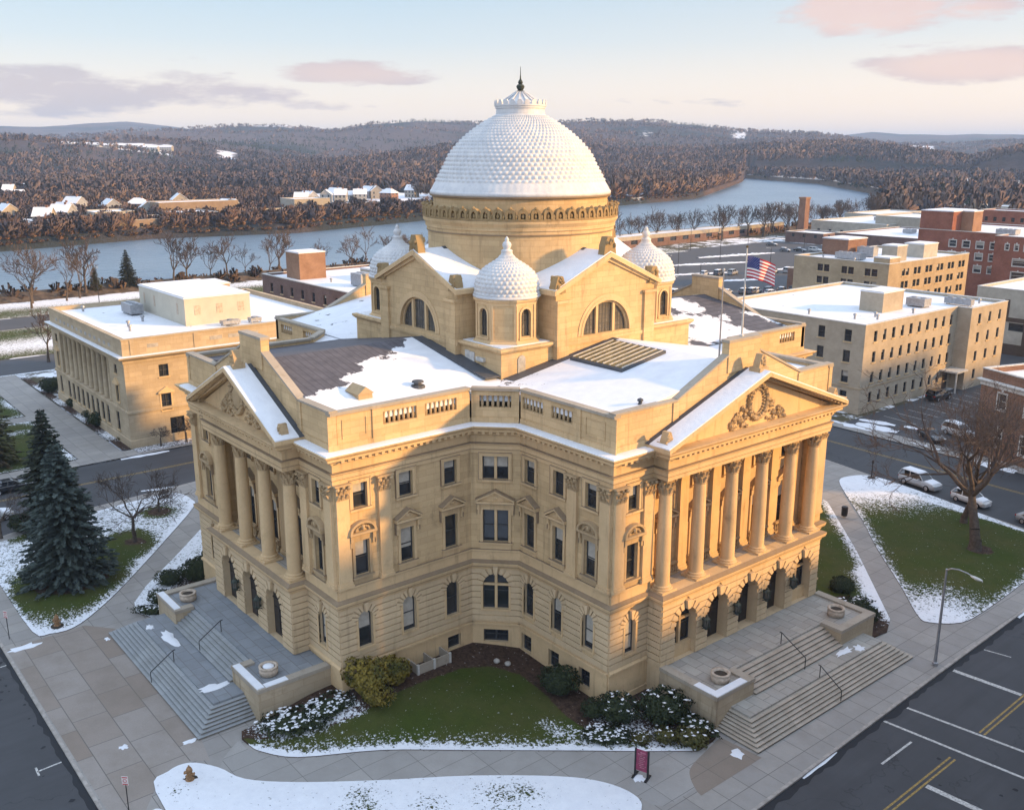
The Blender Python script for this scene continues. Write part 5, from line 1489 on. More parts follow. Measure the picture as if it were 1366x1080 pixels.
for i, a in enumerate([(36.0,24,35.4,33,.35),(-8,64.6,-1,64.2,1.2),(4,63.6,10,63.1,.8),(13,62.4,19,62,1.1),(-6,68.6,-1,69.6,.9),(0,70.2,3.5,70.8,.6),(-5,66.4,1,66.8,1.3),(15,66,22,70,1.2),(-39.8,-18,-41,-22,.35),(-54,-14,-54.3,-20,.5),(-54,-2,-54.2,-5.5,.4),(-41,-6,-41,-11,.45),
        (-100,126,-93,140,1.2),(-89,144,-80,160,1.0),(-118,165,-108,188,1.5),(-135,166,-126,190,1.4),(-124,200,-117,222,1.3),(-150,190,-140,218,1.7),(-112,122,-126,136,1.4),(-160,215,-153,250,1.9),(-90,118,-82,130,.9),(-60,100,-45,96,.9),(-40,150,-12,150,1.0),(-62,176,-30,168,1.1),(10,128,30,118,1.0),(-20,112,-8,118,.8),(-8.0,104,-7,112,.5),(37.2,-8,37.0,-4,.12)]):
    ridge(*a, seed=i)
for i, (x, y, r, z, sx, sy) in enumerate([(9.6,-36.0,.42,GZ+.006,.6,1.3),(7.5,-39.6,.32,GZ+.006,1,1),(15.2,-40.6,.7,GZ+.006,.7,1),(-10.6,-41.2,.9,GZ+.006,.6,1.4),(33.2,-9.3,.62,GZ+.012,.8,1.0),(6.2,-33.0,.8,.205,.6,1.4),(-2.6,-32.7,1.0,.205,1.6,.5),(-5.4,-33.3,.6,.205,1,.6),(31.3,5.6,.7,.205,.5,1.6),(31.7,7.0,.5,.205,1,1),(1.5,-46.3,.16,-1.12,1,1),(-52,-33,.4,GZ,1,1),(31.0,-15.9,.32,GZ+.01,1,1),(8,-35.2,.25,GZ+.008,1,1),(-7.9,-35.9,.35,GZ+.008,1,.6),(6.6,-30.6,.3,1.305,1,.5)]):
    snow_patch(x, y, z, r, i, sx, sy)
# ------------------------------------------------------------------ vegetation
def leaf_mat(name, cols, rough=.8, scale=2.5):
    M = Mat(name, rough, cols[0], spec=.2)
    n = M.noise(scale, 4, .6); n2 = M.noise(scale*.25, 3, .5)
    c = M.mix(M.ramp(n, .35, .65), cols[0], cols[1])
    if len(cols) > 2: c = M.mix(M.ramp(n2, .45, .65), c, cols[2])
    M.color(c); return M.m
MT['bark'] = leaf_mat('grey_brown_bark', [(.065,.052,.042), (.115,.092,.075)], .95, 4)
MT['twig'] = leaf_mat('brown_twigs', [(.07,.055,.048), (.105,.082,.07)], .95, 1.5)
MT['twig_warm'] = leaf_mat('russet_twigs', [(.20,.115,.065), (.27,.17,.10), (.17,.105,.075)], .95, .05)
MT['spruce'] = leaf_mat('blue_spruce_needles', [(.024,.036,.032), (.095,.118,.108), (.045,.06,.052)], .85, 3)
MT['spruce_old'] = leaf_mat('olive_conifer_needles', [(.055,.062,.025), (.10,.095,.04), (.075,.055,.03)], .85, 2)
MT['yew'] = leaf_mat('dark_yew_leaves', [(.018,.028,.014), (.045,.055,.024)], .8, 4)
MT['golden'] = leaf_mat('golden_cypress_leaves', [(.13,.10,.018), (.24,.175,.035), (.07,.07,.018)], .8, 3)
MT['holly'] = leaf_mat('olive_shrub_leaves', [(.05,.055,.016), (.10,.085,.03)], .8, 4)
MT['snow_leaf'] = MT['snow']
def bare_tree(seed, H, spread=.6, trunk_r=None, levels=6, fork=.25, limbs=4, up=.35, twig='twig', n0=9, fine=.018):
    r = random.Random(seed); tr = MB(); cr = MB()
    trunk_r = trunk_r or H*.02
    def grow(p, d, L, rad, lev):
        seg = 3 if lev < 3 else 2
        pts = [p]; dd = d.copy()
        for i in range(seg):
            dd = (dd+Vector((r.gauss(0,.13), r.gauss(0,.13), r.gauss(0,.08)+up*.12))).normalized()
            pts.append(pts[-1]+dd*L/seg)
        e = rad*(.62 if lev < levels else .4)
        mb = tr if lev <= 1 else cr
        sides = max(3, n0-2*lev)
        for i in range(seg):
            a = rad+(e-rad)*i/seg; b = rad+(e-rad)*(i+1)/seg
            mb.tube(pts[i], pts[i+1], max(a, fine), max(b, fine), sides, False)
        if lev >= levels: return
        n = limbs if lev == 0 else (r.choice((2,3,3)) if lev < levels-1 else r.choice((3,4)))
        for k in range(n):
            f = 1.0 if k < (limbs if lev == 0 else 2) else r.uniform(.35, .85)
            q = pts[min(seg, int(f*seg))] if f < 1 else pts[-1]
            ang = r.uniform(.32, .62)*(1+.5*spread) if lev else r.uniform(.45, .8)*(.5+spread)
            az = 2*PI*(k/n)+r.uniform(-.6,.6) if lev == 0 else r.uniform(0, 2*PI)
            a = dd.orthogonal().normalized(); b = dd.cross(a)
            nd = (dd*math.cos(ang)+(a*math.cos(az)+b*math.sin(az))*math.sin(ang))
            nd = (nd+Vector((0,0,up*.35))).normalized()
            grow(q, nd, L*(r.uniform(.62,.86) if lev else r.uniform(.75,1.0)), e*(.95 if k == 0 else .75), lev+1)
    L0 = H*fork
    tr.lathe([(trunk_r*1.6,-.1),(trunk_r*1.25,.2),(trunk_r*1.08,.6),(trunk_r,1.0)], n=10, cap=False)
    grow(Vector((0,0,.6)), Vector((r.gauss(0,.03), r.gauss(0,.03), 1)).normalized(), L0, trunk_r, 0)
    zs = max(v[2] for v in cr.v); k = H/zs
    for mb in (tr, cr): mb.v = [(x*k, y*k, z*k) for x, y, z in mb.v]
    return tr.mesh('trunk', MT['bark'], True), cr.mesh('crown', MT[twig])
def put_tree(ms, loc, rz, sc, label, name='bare_tree', cat='tree', group=None):
    t = thing(name, label, cat, loc, rz, group); t.scale = (sc, sc, sc)
    link('trunk', ms[0], t); link('crown', ms[1], t)
    return t
big1 = bare_tree(3, 17.5, 1.0, .40, 7, .2, 6, .3, 'twig', 10, .011)
put_tree(big1, (27.4,34.1,GZ), .6, 1.0, 'large spreading bare tree on the lawn beside the street lamp', 'bare_tree')
big2 = bare_tree(14, 14.5, .6, .32, 6, .24, 4, .4, 'twig', 9, .014)
put_tree(big2, (23.3,40.2,GZ), 1.9, 1.0, 'slimmer bare tree close behind the large spreading one on the lawn', 'bare_tree')
sm1 = bare_tree(21, 7.6, .85, .16, 6, .22, 5, .28, 'twig', 8, .012)
put_tree(sm1, (-25.8,-27.7,GZ), .3, 1.0, 'small bare tree on the snowy lawn beside the tall spruce', 'bare_tree')
sm2 = bare_tree(31, 3.4, 1.0, .09, 5, .18, 6, .2, 'twig', 7, .012)
put_tree(sm2, (-32.3,-23.0,GZ), .3, 1.0, 'low bare shrub tree on the tip of the snowy lawn near the street', 'bare_tree')
put_tree(sm1, (-35.6,-37.6,GZ), 2.0, .62, 'small bare tree beside the dark shrub at the edge of the snowy lawn', 'bare_tree')
variants = [bare_tree(40+k, 11.0, (.5,.7,.4,.6,.8)[k], .22, 5, (.22,.3,.25,.2,.28)[k], (4,3,4,5,4)[k], (.4,.5,.6,.35,.4)[k], 'twig', 7, .035) for k in range(5)]
put_tree(variants[0], (-120.9,-11.5,GZ), 0, .92, 'lone bare street tree beyond the grey annex corner by the riverside road')
# spruces
def spruce(seed, H, Rb, mat, whorls=30, tufts=9, gap=.05):
    r = random.Random(seed); tr = MB(); cr = MB()
    tr.tube((0,0,-.1), (0,0,H*.97), Rb*.075+.06, .03, 8)
    for w in range(whorls):
        f = (w+r.uniform(-.2,.2))/whorls
        z = H*(gap+(.98-gap)*f); L = Rb*(1-f)**.82*r.uniform(.86,1.1)+.12
        n = max(5, int(14*(1-f)+6))
        for k in range(n):
            az = 2*PI*(k+r.random())/n; ln = L*r.uniform(.75,1.12)
            d = Vector((math.cos(az), math.sin(az), 0)); s = Vector((-d.y, d.x, 0))
            droop = .22+.35*(1-f)*r.random()
            m = max(3, int(tufts*ln/Rb)+2)
            for j in range(m):
                q = (j+.7+r.uniform(-.2,.2))/m
                p = d*(ln*q)+Vector((0,0,z-droop*ln*q+.16*ln*q*q))
                wd = (.26*Rb/3*(1.25-q)+.14)*r.uniform(.8,1.25); le = ln/m*1.25+.16
                for t in range(2):
                    sd = (s*r.choice((-1,1))*r.uniform(.2,1)+Vector((0,0,r.uniform(-.5,.35)))).normalized()
                    tip = p+d*le*r.uniform(.4,1)+Vector((0,0,-.08))
                    a = p-sd*wd*.5; b = p+sd*wd*.9
                    c = tip+sd*wd*.45
                    cr.add([tuple(a), tuple(b), tuple(c), tuple(tip-sd*wd*.2)], [(0,1,2,3)])
    return tr.mesh('trunk', MT['bark']), cr.mesh('crown', MT[mat])
sp1 = spruce(1, 13.3, 4.5, 'spruce', 42, 14, .03)
MT['spruce_dark'] = leaf_mat('dark_spruce_needles', [(.02,.028,.02), (.05,.06,.042), (.035,.04,.026)], .85, 3)
sp2 = spruce(2, 12.9, 3.6, 'spruce_dark', 34, 11, .05)
put_tree(sp1, (-20.8,-35.1,GZ), 0, 1, 'tall dense blue spruce standing on the snowy corner lawn', 'spruce_tree')
put_tree(sp2, (-35.6,-32.6,GZ), 1, 1.0, 'dark narrow spruce behind the dense blue spruce near the street', 'spruce_tree')
sp3 = spruce(3, 12.0, 3.2, 'spruce_old', 30, 9, .08)
put_tree(sp3, (-61.5,-33.0,GZ), 2, 1, 'olive brown conifer across the side street at the picture edge', 'conifer')
put_tree(sp3, (-206,22.1,GZ), 1, .62, 'brownish rounded conifer by the riverbank, the smaller of two', 'conifer', group='conifers on the near riverbank')
put_tree(sp2, (-207.7,31.4,GZ), 1, .86, 'taller dark green conifer on the near riverbank', 'conifer', group='conifers on the near riverbank')
# shrubs
def shrub_mesh(seed, rx, ry, rz, mat, dens=60, leaf=.16, snow=0.0, lump=.25):
    r = random.Random(seed); mb = MB()
    mb.m = 0
    lumps = [(r.uniform(0,2*PI), r.uniform(-.2,1.1), r.uniform(.5,1)) for _ in range(9)]
    def rad(d):
        q = 1-lump*.5
        for az, el, k in lumps:
            v = Vector((math.cos(el)*math.cos(az), math.cos(el)*math.sin(az), math.sin(el)))
            q += lump*k*max(0, v.dot(d))**6
        return q
    mb.blob((0,0,rz*.42), rx*.66, ry*.66, rz*.44, 12, 7, r, .12)
    n = int(2.4*dens*(rx*ry+rz*(rx+ry))); leaf *= 1.15
    for i in range(n):
        d = Vector((r.gauss(0,1), r.gauss(0,1), r.gauss(0,1))).normalized()
        if d.z < -.55: continue
        q = rad(d)*(r.uniform(.66,1.0)**.6)*(1+.13*math.sin(d.x*7+seed)*math.sin(d.y*8+d.z*6))
        p = Vector((d.x*rx*q, d.y*ry*q, max(.03, rz*.5+d.z*rz*.52*q)))
        mb.m = 1 if (snow and d.z > .35 and r.random() < snow*.45*d.z) else 0
        nr = (d+Vector((r.gauss(0,.5), r.gauss(0,.5), r.gauss(0,.5)))).normalized()
        a = nr.orthogonal().normalized(); b = nr.cross(a); s = leaf*r.uniform(.6,1.3)*(1.7 if mb.m else 1)
        if mb.m: p += Vector((0,0,.05)); nr = Vector((0,0,1)); a = Vector((1,0,0)); b = Vector((0,1,0))
        t = r.uniform(0, PI); a, b = a*math.cos(t)+b*math.sin(t), b*math.cos(t)-a*math.sin(t)
        mb.add([tuple(p-a*s*.5), tuple(p+b*s*.35), tuple(p+a*s*.7), tuple(p-b*s*.35)], [(0,1,2,3)])
    return mb.mesh('foliage', [MT[mat], MT['snow']])
def shrub(me, loc, label, name='shrub', rz=0, sc=1.0, cat='shrub', group=None):
    o = link(name, me, None, loc, rz); o.scale = (sc,)*3
    return tag(o, label, cat, group)
gold = [shrub_mesh(5, 1.45, 1.3, 2.5, 'golden', 130, .2, 0, .5), shrub_mesh(6, 1.2, 1.1, 1.9, 'golden', 130, .2, 0, .5)]
zc = lambda x, y: court_z(x, y)-.03
shrub(gold[0], (13.5,-24.9,zc(13.5,-24.9)), 'larger golden green shrub against the pilastered court wall')
shrub(gold[1], (13.5,-22.5,zc(13.5,-22.5)), 'smaller golden green shrub beside the concrete areaway')
shrub(gold[1], (14.6,-25.0,zc(14.6,-25)), 'lowest golden green shrub at the lawn edge before the two taller ones', rz=2, sc=.75)
yw = [shrub_mesh(7, 1.5, 1.4, 1.8, 'yew', 120, .15, .0), shrub_mesh(8, 1.6, 1.5, 1.7, 'yew', 120, .15, .1), shrub_mesh(9, 1.0, .9, .85, 'holly', 150, .14, .12), shrub_mesh(10, 1.9, .8, .8, 'yew', 130, .14, .15), shrub_mesh(12, 2.4, 1.6, .55, 'yew', 120, .15, .55)]
shrub(yw[0], (20.9,-13.7,zc(20.9,-13.7)), 'dark rounded yew below the basement windows of the court')
shrub(yw[1], (25.6,-12.6,zc(25.6,-12.6)), 'dark clipped yew at the outer corner of the court wall', sc=.95)
shrub(yw[1], (27.6,-10.2,zc(27.6,-10.2)), 'snow dusted domed yew beside the sunlit terrace wall', rz=1, sc=1.12)
shrub(yw[0], (24.4,-13.6,zc(24.4,-13.6)), 'smaller dark yew between the rounded yew and the corner yew', rz=2, sc=.62)
shrub(yw[2], (30.5,-10.6,GZ), 'olive shrub at the tip of the bed beside the brown paving', rz=.5, sc=1.15)
shrub(yw[2], (29.2,-11.8,GZ), 'olive shrub with snow on top in the middle of the low row', rz=2.1, sc=.9)
shrub(yw[2], (28.4,-13.1,GZ), 'small olive shrub nearest the maroon sign board', rz=4, sc=.7)
shrub(yw[3], (29.6,-9.3,GZ), 'dark low hedge against the foot of the sunlit terrace wall', 'hedge', .1, 1.0, 'hedge')
shrub(yw[4], (12.7,-30.0,zc(12.7,-30)), 'snow covered creeping juniper below the shaded terrace wall', 'creeping_juniper', 1.2, 1.05)
shrub(yw[4], (12.9,-27.6,zc(12.9,-27.6)), 'creeping juniper with broken snow nearer the golden shrubs', 'creeping_juniper', 1.7, .85)
shrub(yw[4], (26.6,-14.6,zc(26.6,-14.6)), 'low juniper with snow patches before the corner yew', 'creeping_juniper', .9, .75)
shrub(yw[1], (-11.3,-30.3,GZ), 'round snow speckled bush beside the far corner of the shaded terrace', rz=3, sc=.72)
shrub(yw[3], (-10.0,-31.7,GZ), 'black edged low hedge curving round the shaded terrace corner', 'hedge', .6, .8, 'hedge')
shrub(yw[0], (-13.6,-26.0,GZ), 'large dark yew in the bed beside the shaded portico', rz=1, sc=1.15)
shrub(yw[0], (-16.0,-23.4,GZ), 'second dark yew farther along the path beside the shaded portico', rz=2, sc=1.0)
shrub(yw[0], (-14.4,-28.4,GZ), 'dark yew nearest the path beside the shaded portico', rz=4, sc=.8)
shrub(yw[3], (26.4,14.4,GZ), 'dark hedge behind the far planter block of the sunlit steps', 'hedge', 1.2, 1.1, 'hedge')
shrub(yw[0], (28.4,13.2,GZ), 'dark bush at the rounded corner beside the far terrace block', rz=3, sc=.85)
shrub(yw[0], (24.2,16.4,GZ), 'dark bush between the far hedge and the grass strip', rz=5, sc=.8)
shrub(yw[0], (-36.6,-35.3,GZ), 'dark spreading bush at the street edge of the snowy lawn', rz=5, sc=.95)
for i, (x, y, s, lab) in enumerate([(-96.4,-17.4,1.25,'big dark bush at the far corner of the colonnaded annex'),(-84,-17.2,.8,'low dark bush under the annex colonnade'),(-71.2,-17.4,1.1,'dark spreading bush beside the annex entrance path'),(-62.1,-17.2,.7,'brown low bush near the annex corner'),(-76,-17.3,.7,'dark bush just past the annex entrance')]):
    shrub(yw[0] if i != 3 else yw[2], (x, y, GZ), lab, rz=i, sc=s)
for i, (x, y, s) in enumerate([(-56.2,-14.2,.8),(-56.0,-10.9,1.0),(-56.1,-7.4,.9)]):
    put_tree(sm2, (x, y, GZ), i*1.3, s, ('leafless brown shrub at the lit annex corner','leafless brown shrub beside the annex side door','leafless brown shrub farthest along the lit annex wall')[i], 'bare_shrub', 'shrub')
# hedgerow of brush at the foot of the near bank and riverside trees
rng = random.Random(77)
NB = [(-197,4),(-196,12),(-199,16),(-204,19),(-189,2),(-203,-12),(-205,-22),(-202,42),(-208,48),(-210,56),(-212,62),(-209,66),(-211,75),(-214,80),(-210,92),(-206,101),(-208,108),(-206,114),(-205,122),(-208,130),(-207,140),(-205,150),(-207,160),(-206,172),(-208,186),(-206,199)]
y = 206
while y < 520:
    NB.append((-206-(max(0, y-330))*.14+rng.uniform(-5,9), y)); y += rng.uniform(2.8, 5.2)
for i, (x, y) in enumerate(NB):
    v = variants[i % 5]
    put_tree(v, (x, y, GZ-.2), rng.uniform(0, 6), rng.uniform(.95, 1.4)*(1.12 if y < 60 else 1), 'bare riverside tree in the row along the near bank of the river', 'bare_tree', 'tree', 'bare trees along the near riverbank')
# ------------------------------------------------------------------ other buildings
def brick_mat(name, c1, c2, mortar=(.25,.21,.17)):
    M = Mat(name, .9, c1, spec=.15)
    bt = M.N('ShaderNodeTexBrick', {'Vector': M.uz(), 'Scale': 1.0, 'Brick Width': .5, 'Row Height': .16, 'Mortar Size': .012, 'Color1': c4(c1), 'Color2': c4(c2), 'Mortar': c4(mortar)})
    n = M.noise(.4, 6, .65); c = M.mix(M.math('MULTIPLY', M.ramp(n, .4, .75), .6), bt.outputs['Color'], tuple(k*.55 for k in c1))
    M.color(c); M.bump(bt.outputs['Fac'], -.2, .01); return M.m
MT['brick_red'] = brick_mat('red_brick', (.235,.075,.045), (.29,.095,.06))
MT['brick_brown'] = brick_mat('brown_brick', (.20,.10,.065), (.26,.135,.085))
MT['brick_dark'] = brick_mat('dark_purple_brick', (.13,.075,.065), (.17,.095,.08))
MT['brick_orange'] = brick_mat('orange_brick', (.27,.145,.085), (.31,.175,.105))
MT['brick_pale'] = brick_mat('pale_tan_brick', (.26,.19,.13), (.29,.215,.15))
MT['brick_buff'] = brick_mat('buff_brick', (.40,.335,.25), (.43,.365,.28), (.35,.31,.25))
MT['brick_tan'] = brick_mat('tan_brick', (.38,.29,.185), (.43,.33,.215), (.34,.28,.2))
MT['annex'] = stone_mat('annex_limestone', (.47,.375,.255), bw=1.6, bh=.6, streak=.35, grime=.35)
MT['panel'] = simple('pale_wall_panel', (.40,.37,.31), .8, 0, .12, .6)
MT['brown_panel'] = simple('brown_metal_panel', (.085,.06,.045), .6)
MT['cream_wall'] = simple('cream_render', (.33,.295,.24), .85, 0, .1, .8)
MT['white_wall'] = simple('white_clapboard', (.33,.32,.295), .85, 0, .12, .8)
MT['grey_wall'] = simple('grey_clapboard', (.28,.29,.31), .85, 0, .12, .8)
MT['white_trim'] = simple('white_window_trim', (.58,.56,.52), .7)
class Site:
    def __init__(s, name, label, cat, x, y, z=GZ, group=None, rz=0.0):
        s.o = thing(name, label, cat, (x, y, z), rz, group)
        s.c = (x, y, z); s.rz = rz
        s.inv = Matrix.Translation((-x, -y, -z))     # geometry is written in world axes, then made local
    def mb(s):
        m = MB(); m.M = s.inv; return m
    def put(s, mb, name, mat, smooth=False, par=None): return mb.build(name, mat, par or s.o, smooth)
    def win(s, fr, u, z, w, h, trim=None, double=False, blind=0.0, par=None, mat='glass', arch=False):
        p = fr.P(u, 0, z)
        o = link('window', win_far(w, h, double, trim, arch), par or s.o, (p[0]-s.c[0], p[1]-s.c[1], p[2]-s.c[2]), fr.rz)
        link('pane', pane_mesh(w, h, arch, mat), o)
        if blind: link('blind', blind_mesh(w, h, blind, arch), o)
        return o
def win_far(w, h, double, trim, arch=False):
    k = ('wf', w, h, double, trim, arch)
    if k in _wc: return _wc[k]
    mb = MB(); t = .07
    z = lambda a, b, c, d: mb.fbox(LFR, a, b, -.3, -.16, c, d)
    z(-w/2, -w/2+t, 0, h); z(w/2-t, w/2, 0, h); z(-w/2+t, w/2-t, 0, t); z(-w/2+t, w/2-t, h-t, h); z(-w/2+t, w/2-t, h*.5-.03, h*.5+.04)
    if double: z(-.05, .05, t, h-t)
    mb.m = 1
    if trim:
        q = lambda a, b, c, d, o=.06: mb.fbox(LFR, a, b, -.02, o, c, d)
        q(-w/2-.14, w/2+.14, -.16, 0, .12)
        if trim == 'full':
            q(-w/2-.16, -w/2, 0, h); q(w/2, w/2+.16, 0, h); q(-w/2-.16, w/2+.16, h, h+.2)
            mb.fprism(LFR, [(-.12,h+.2),(.12,h+.2),(.17,h+.5),(-.17,h+.5)], -.02, .1)
        if trim == 'ped':
            q(-w/2-.2, -w/2, 0, h); q(w/2, w/2+.2, 0, h); q(-w/2-.4, w/2+.4, h+.1, h+.3, .3)
            mb.fprism(LFR, [(-w/2-.4,h+.3),(w/2+.4,h+.3),(0,h+.95)], -.02, .28)
    _wc[k] = mb.mesh('window_frame', [MT['sash'] if trim != 'full' else MT['white_trim'], MT['stone_plain'] if trim in ('ped','sill') else MT['white_trim']]); return _wc[k]
def wall_grid(mb, fr, u0, u1, z0, z1, rows, depth=.3):
    """rows: (zb, zt, [(u,w)...]) with rectangular openings"""
    cur = z0
    P = lambda u, o, z: fr.P(u, o, z)
    def q(a, b, c, d): mb.add([P(a,0,c), P(b,0,c), P(b,0,d), P(a,0,d)], [(0,1,2,3)])
    for zb, zt, ws in sorted(rows):
        if zb > cur: q(u0, u1, cur, zb)
        x = u0
        for u, w in sorted(ws):
            a, b = u-w/2, u+w/2
            q(x, a, zb, zt); x = b
            mb.add([P(a,0,zb),P(a,0,zt),P(a,-depth,zt),P(a,-depth,zb)], [(0,1,2,3)]); mb.add([P(b,0,zt),P(b,0,zb),P(b,-depth,zb),P(b,-depth,zt)], [(0,1,2,3)])
            mb.add([P(a,0,zb),P(a,-depth,zb),P(b,-depth,zb),P(b,0,zb)], [(0,1,2,3)]); mb.add([P(a,0,zt),P(b,0,zt),P(b,-depth,zt),P(a,-depth,zt)], [(0,1,2,3)])
        q(x, u1, zb, zt); cur = zt
    if cur < z1: q(u0, u1, cur, z1)
def flat_building(st, poly, z0, z1, mat, rows=None, trim='sill', roof='roof_town', par=.55, coping='pale_metal', rng=random.Random(3), blindp=.4, thick=.35, doubles=False, pmat='glass', copt=.14):
    """poly CCW; rows[i] = [(z, h, w, [u...])] for edge i"""
    rows = rows or {}
    wl = st.mb(); n = len(poly)
    for i in range(n):
        fr = Fr(poly[i], poly[(i+1) % n])
        rr = rows.get(i, [])
        wall_grid(wl, fr, 0, fr.L, z0, z1, [(z, z+h, [(u, w) for u in us]) for z, h, w, us in rr])
        for z, h, w, us in rr:
            for u in us: st.win(fr, u, z, w, h, trim, doubles and w > 1.3, rng.choice((.3,.5,.45)) if rng.random() < blindp else 0, mat=pmat)
    inner = inset_poly(poly, thick)
    for i in range(n):
        j = (i+1) % n
        wl.add([(*inner[i], z1), (*inner[j], z1), (*inner[j], z1-par), (*inner[i], z1-par)], [(0,1,2,3)])
    st.put(wl, 'wall', MT[mat])
    cp = st.mb()
    sweep(cp, poly, [(.06,z1-copt),(.06,z1),(-thick-.05,z1),(-thick-.05,z1-copt)]); st.put(cp, 'coping', MT[coping])
    rf = st.mb(); rf.prism(inner, z1-par-.25, z1-par+.03); st.put(rf, 'roof', MT[roof])
    return st
def even(a, b, n): return [a+(b-a)*(k+.5)/n for k in range(n)]
def roof_box(st, x0, x1, y0, y1, z0, z1, mat, name='roof_house', snow=True, wins=()):
    mb = st.mb(); mb.box(x0, x1, y0, y1, z0-.1, z1); o = st.put(mb, name, MT[mat])
    if snow:
        s = st.mb(); s.box(x0+.08, x1-.08, y0+.08, y1-.08, z1, z1+.07); s.box(x0-.1, x1+.1, y0-.1, y1+.1, z1-.18, z1-.02); st.put(s, 'roof_snow', MT['snow'], False, o)
    for face, us, z, w, h in wins:
        fr = {'s': Fr((x0,y0),(x1,y0)), 'e': Fr((x1,y0),(x1,y1))}[face]
        for u in us:
            m = st.mb(); m.fbox(fr, u-w/2, u+w/2, -.02, .04, z, z+h); st.put(m, 'window', MT['planter'], False, o)
    return o
def hvac(st, x, y, z, sx, sy, h):
    mb = st.mb(); mb.box(x-sx/2, x+sx/2, y-sy/2, y+sy/2, z+.25, z+h)
    for q in (-1, 1):
        for w in (-1, 1): mb.box(x+q*sx*.4-.06, x+q*sx*.4+.06, y+w*sy*.4-.06, y+w*sy*.4+.06, z-.05, z+.25)
    k = max(1, int(sx/1.2))
    for i in range(k): mb.lathe([(.42,z+h),(.46,z+h+.12),(.4,z+h+.14),(.1,z+h+.1)], x-sx/2+sx*(i+.5)/k, y, 12)
    o = st.put(mb, 'rooftop_unit', MT['grey_metal'])
    s = st.mb(); s.box(x-sx/2+.05, x+sx/2-.05, y-sy/2+.05, y+sy/2-.05, z+h+.15, z+h+.2) if False else None
    return o
def vents(st, pts):
    for x, y, z in pts:
        mb = st.mb(); mb.lathe([(.16,z),(.16,z+.55),(.3,z+.6),(.26,z+.8),(.05,z+.9)], x, y, 10); st.put(mb, 'roof_vent', MT['grey_metal'])

# grey stone annex with a colonnade
ax = Site('annex_building', 'three storey stone annex with a colonnaded shaded side and snowy flat roof', 'building', -74, -2)
AX0, AX1, AY0, AY1, AZ = -91.0, -57.5, -17.5, 14.5, 13.3
south = Fr((AX0,AY0),(AX1,AY0)); east = Fr((AX1,AY0),(AX1,AY1))
su = lambda x: x-AX0
wl = ax.mb()
cx = [-85.5+2.28*k for k in range(10)]
sr = [(.6, 2.5, 1.15, [su(x+1.14) for x in cx[:-1]]+[su(-88.6), su(-62.0)]), (4.6, 2.3, 1.1, [su(-88.6), su(-61.0)]), (8.4, 1.2, 1.1, [su(-88.6), su(-61.0)])]
bay = (su(-86.7), su(-63.6))
wall_grid(wl, south, 0, bay[0], -1.2, 10.6, [(z, z+h, [(u, w) for u in us if u < bay[0]]) for z, h, w, us in sr])
wall_grid(wl, south, bay[1], south.L, -1.2, 10.6, [(z, z+h, [(u, w) for u in us if u > bay[1]]) for z, h, w, us in sr])
wall_grid(wl, south, bay[0], bay[1], -1.2, 3.9, [(.6, 3.1, [(u, 1.15) for u in sr[0][3] if bay[0] < u < bay[1]])])
rec = Fr((AX0+bay[0], AY0+1.1), (AX0+bay[1], AY0+1.1))
rr = [(4.6, 3.0, 1.2, [u+2.28/2+(cx[0]-(AX0+bay[0])) for u in [2.28*k for k in range(9)]]), (8.3, 1.5, 1.2, [u+2.28/2+(cx[0]-(AX0+bay[0])) for u in [2.28*k for k in range(9)]])]
wall_grid(wl, rec, 0, rec.L, 3.7, 10.6, [(z, z+h, [(u, w) for u in us]) for z, h, w, us in rr])
wl.box(AX0+bay[0], AX0+bay[1], AY0+.02, AY0+1.12, 3.7, 3.9); wl.box(AX0+bay[0], AX0+bay[1], AY0+.02, AY0+1.12, 10.3, 10.7)
for u in bay: wl.add([(AX0+u,AY0,3.7),(AX0+u,AY0+1.1,3.7),(AX0+u,AY0+1.1,10.6),(AX0+u,AY0,10.6)], [(0,1,2,3)])
er = [(7.9, 1.6, 1.25, [5.0, 15.5, 26]), (3.4, 2.2, 1.3, [5.0, 15.5, 26]), (-.95, 3.2, 1.9, [6.2])]
wall_grid(wl, east, 0, east.L, -1.2, 10.6, [(z, z+h, [(u, w) for u in us]) for z, h, w, us in er])
for a, b in (((AX1,AY1),(AX0,AY1)), ((AX0,AY1),(AX0,AY0))):
    f = Fr(a, b); wall_grid(wl, f, 0, f.L, -1.2, 10.6, [])
rectp = [(AX0,AY0),(AX1,AY0),(AX1,AY1),(AX0,AY1)]
inner = inset_poly(rectp, .5)
sweep(wl, rectp, [(0,10.5),(0,AZ)]); sweep(wl, inner, [(0,AZ),(0,AZ-.7)])
ax.put(wl, 'wall', MT['annex'])
for z, h, w, us in sr:
    for u in us: ax.win(south, u, z, w, h, 'ped' if z == 4.6 else 'sill', False, .3 if R.random() < .3 else 0)
for z, h, w, us in rr:
    for u in us: ax.win(rec, u, z, w, h, 'sill', False, .4 if R.random() < .3 else 0)
for z, h, w, us in er:
    for u in us: ax.win(east, u, z, w, h, 'ped' if z > 2 and z < 5 else 'sill', True, 0)
tr = ax.mb()
sweep(tr, rectp, [(-.02,10.1),(.12,10.15),(.12,10.5),(.3,10.6),(.7,10.85),(.75,11.0),(.1,11.05)]); sweep(tr, rectp, [(-.02,3.5),(.15,3.55),(.15,3.85),(-.02,3.9)]); sweep(tr, rectp, [(-.02,-1.2),(.12,-1.2),(.12,0),(-.02,.1)])
sweep(tr, rectp, [(.05,AZ-.22),(.08,AZ-.2),(.08,AZ),(-.55,AZ)])
for u in (1.3, 9.6): tr.fbox(east, u-.3, u+.3, 0, .09, 11.05, AZ-.2); tr.fbox(east, u-.5, u+.5, 0, .12, .1, 10.1) if u > 5 else None
ax.put(tr, 'cornice', MT['annex'])
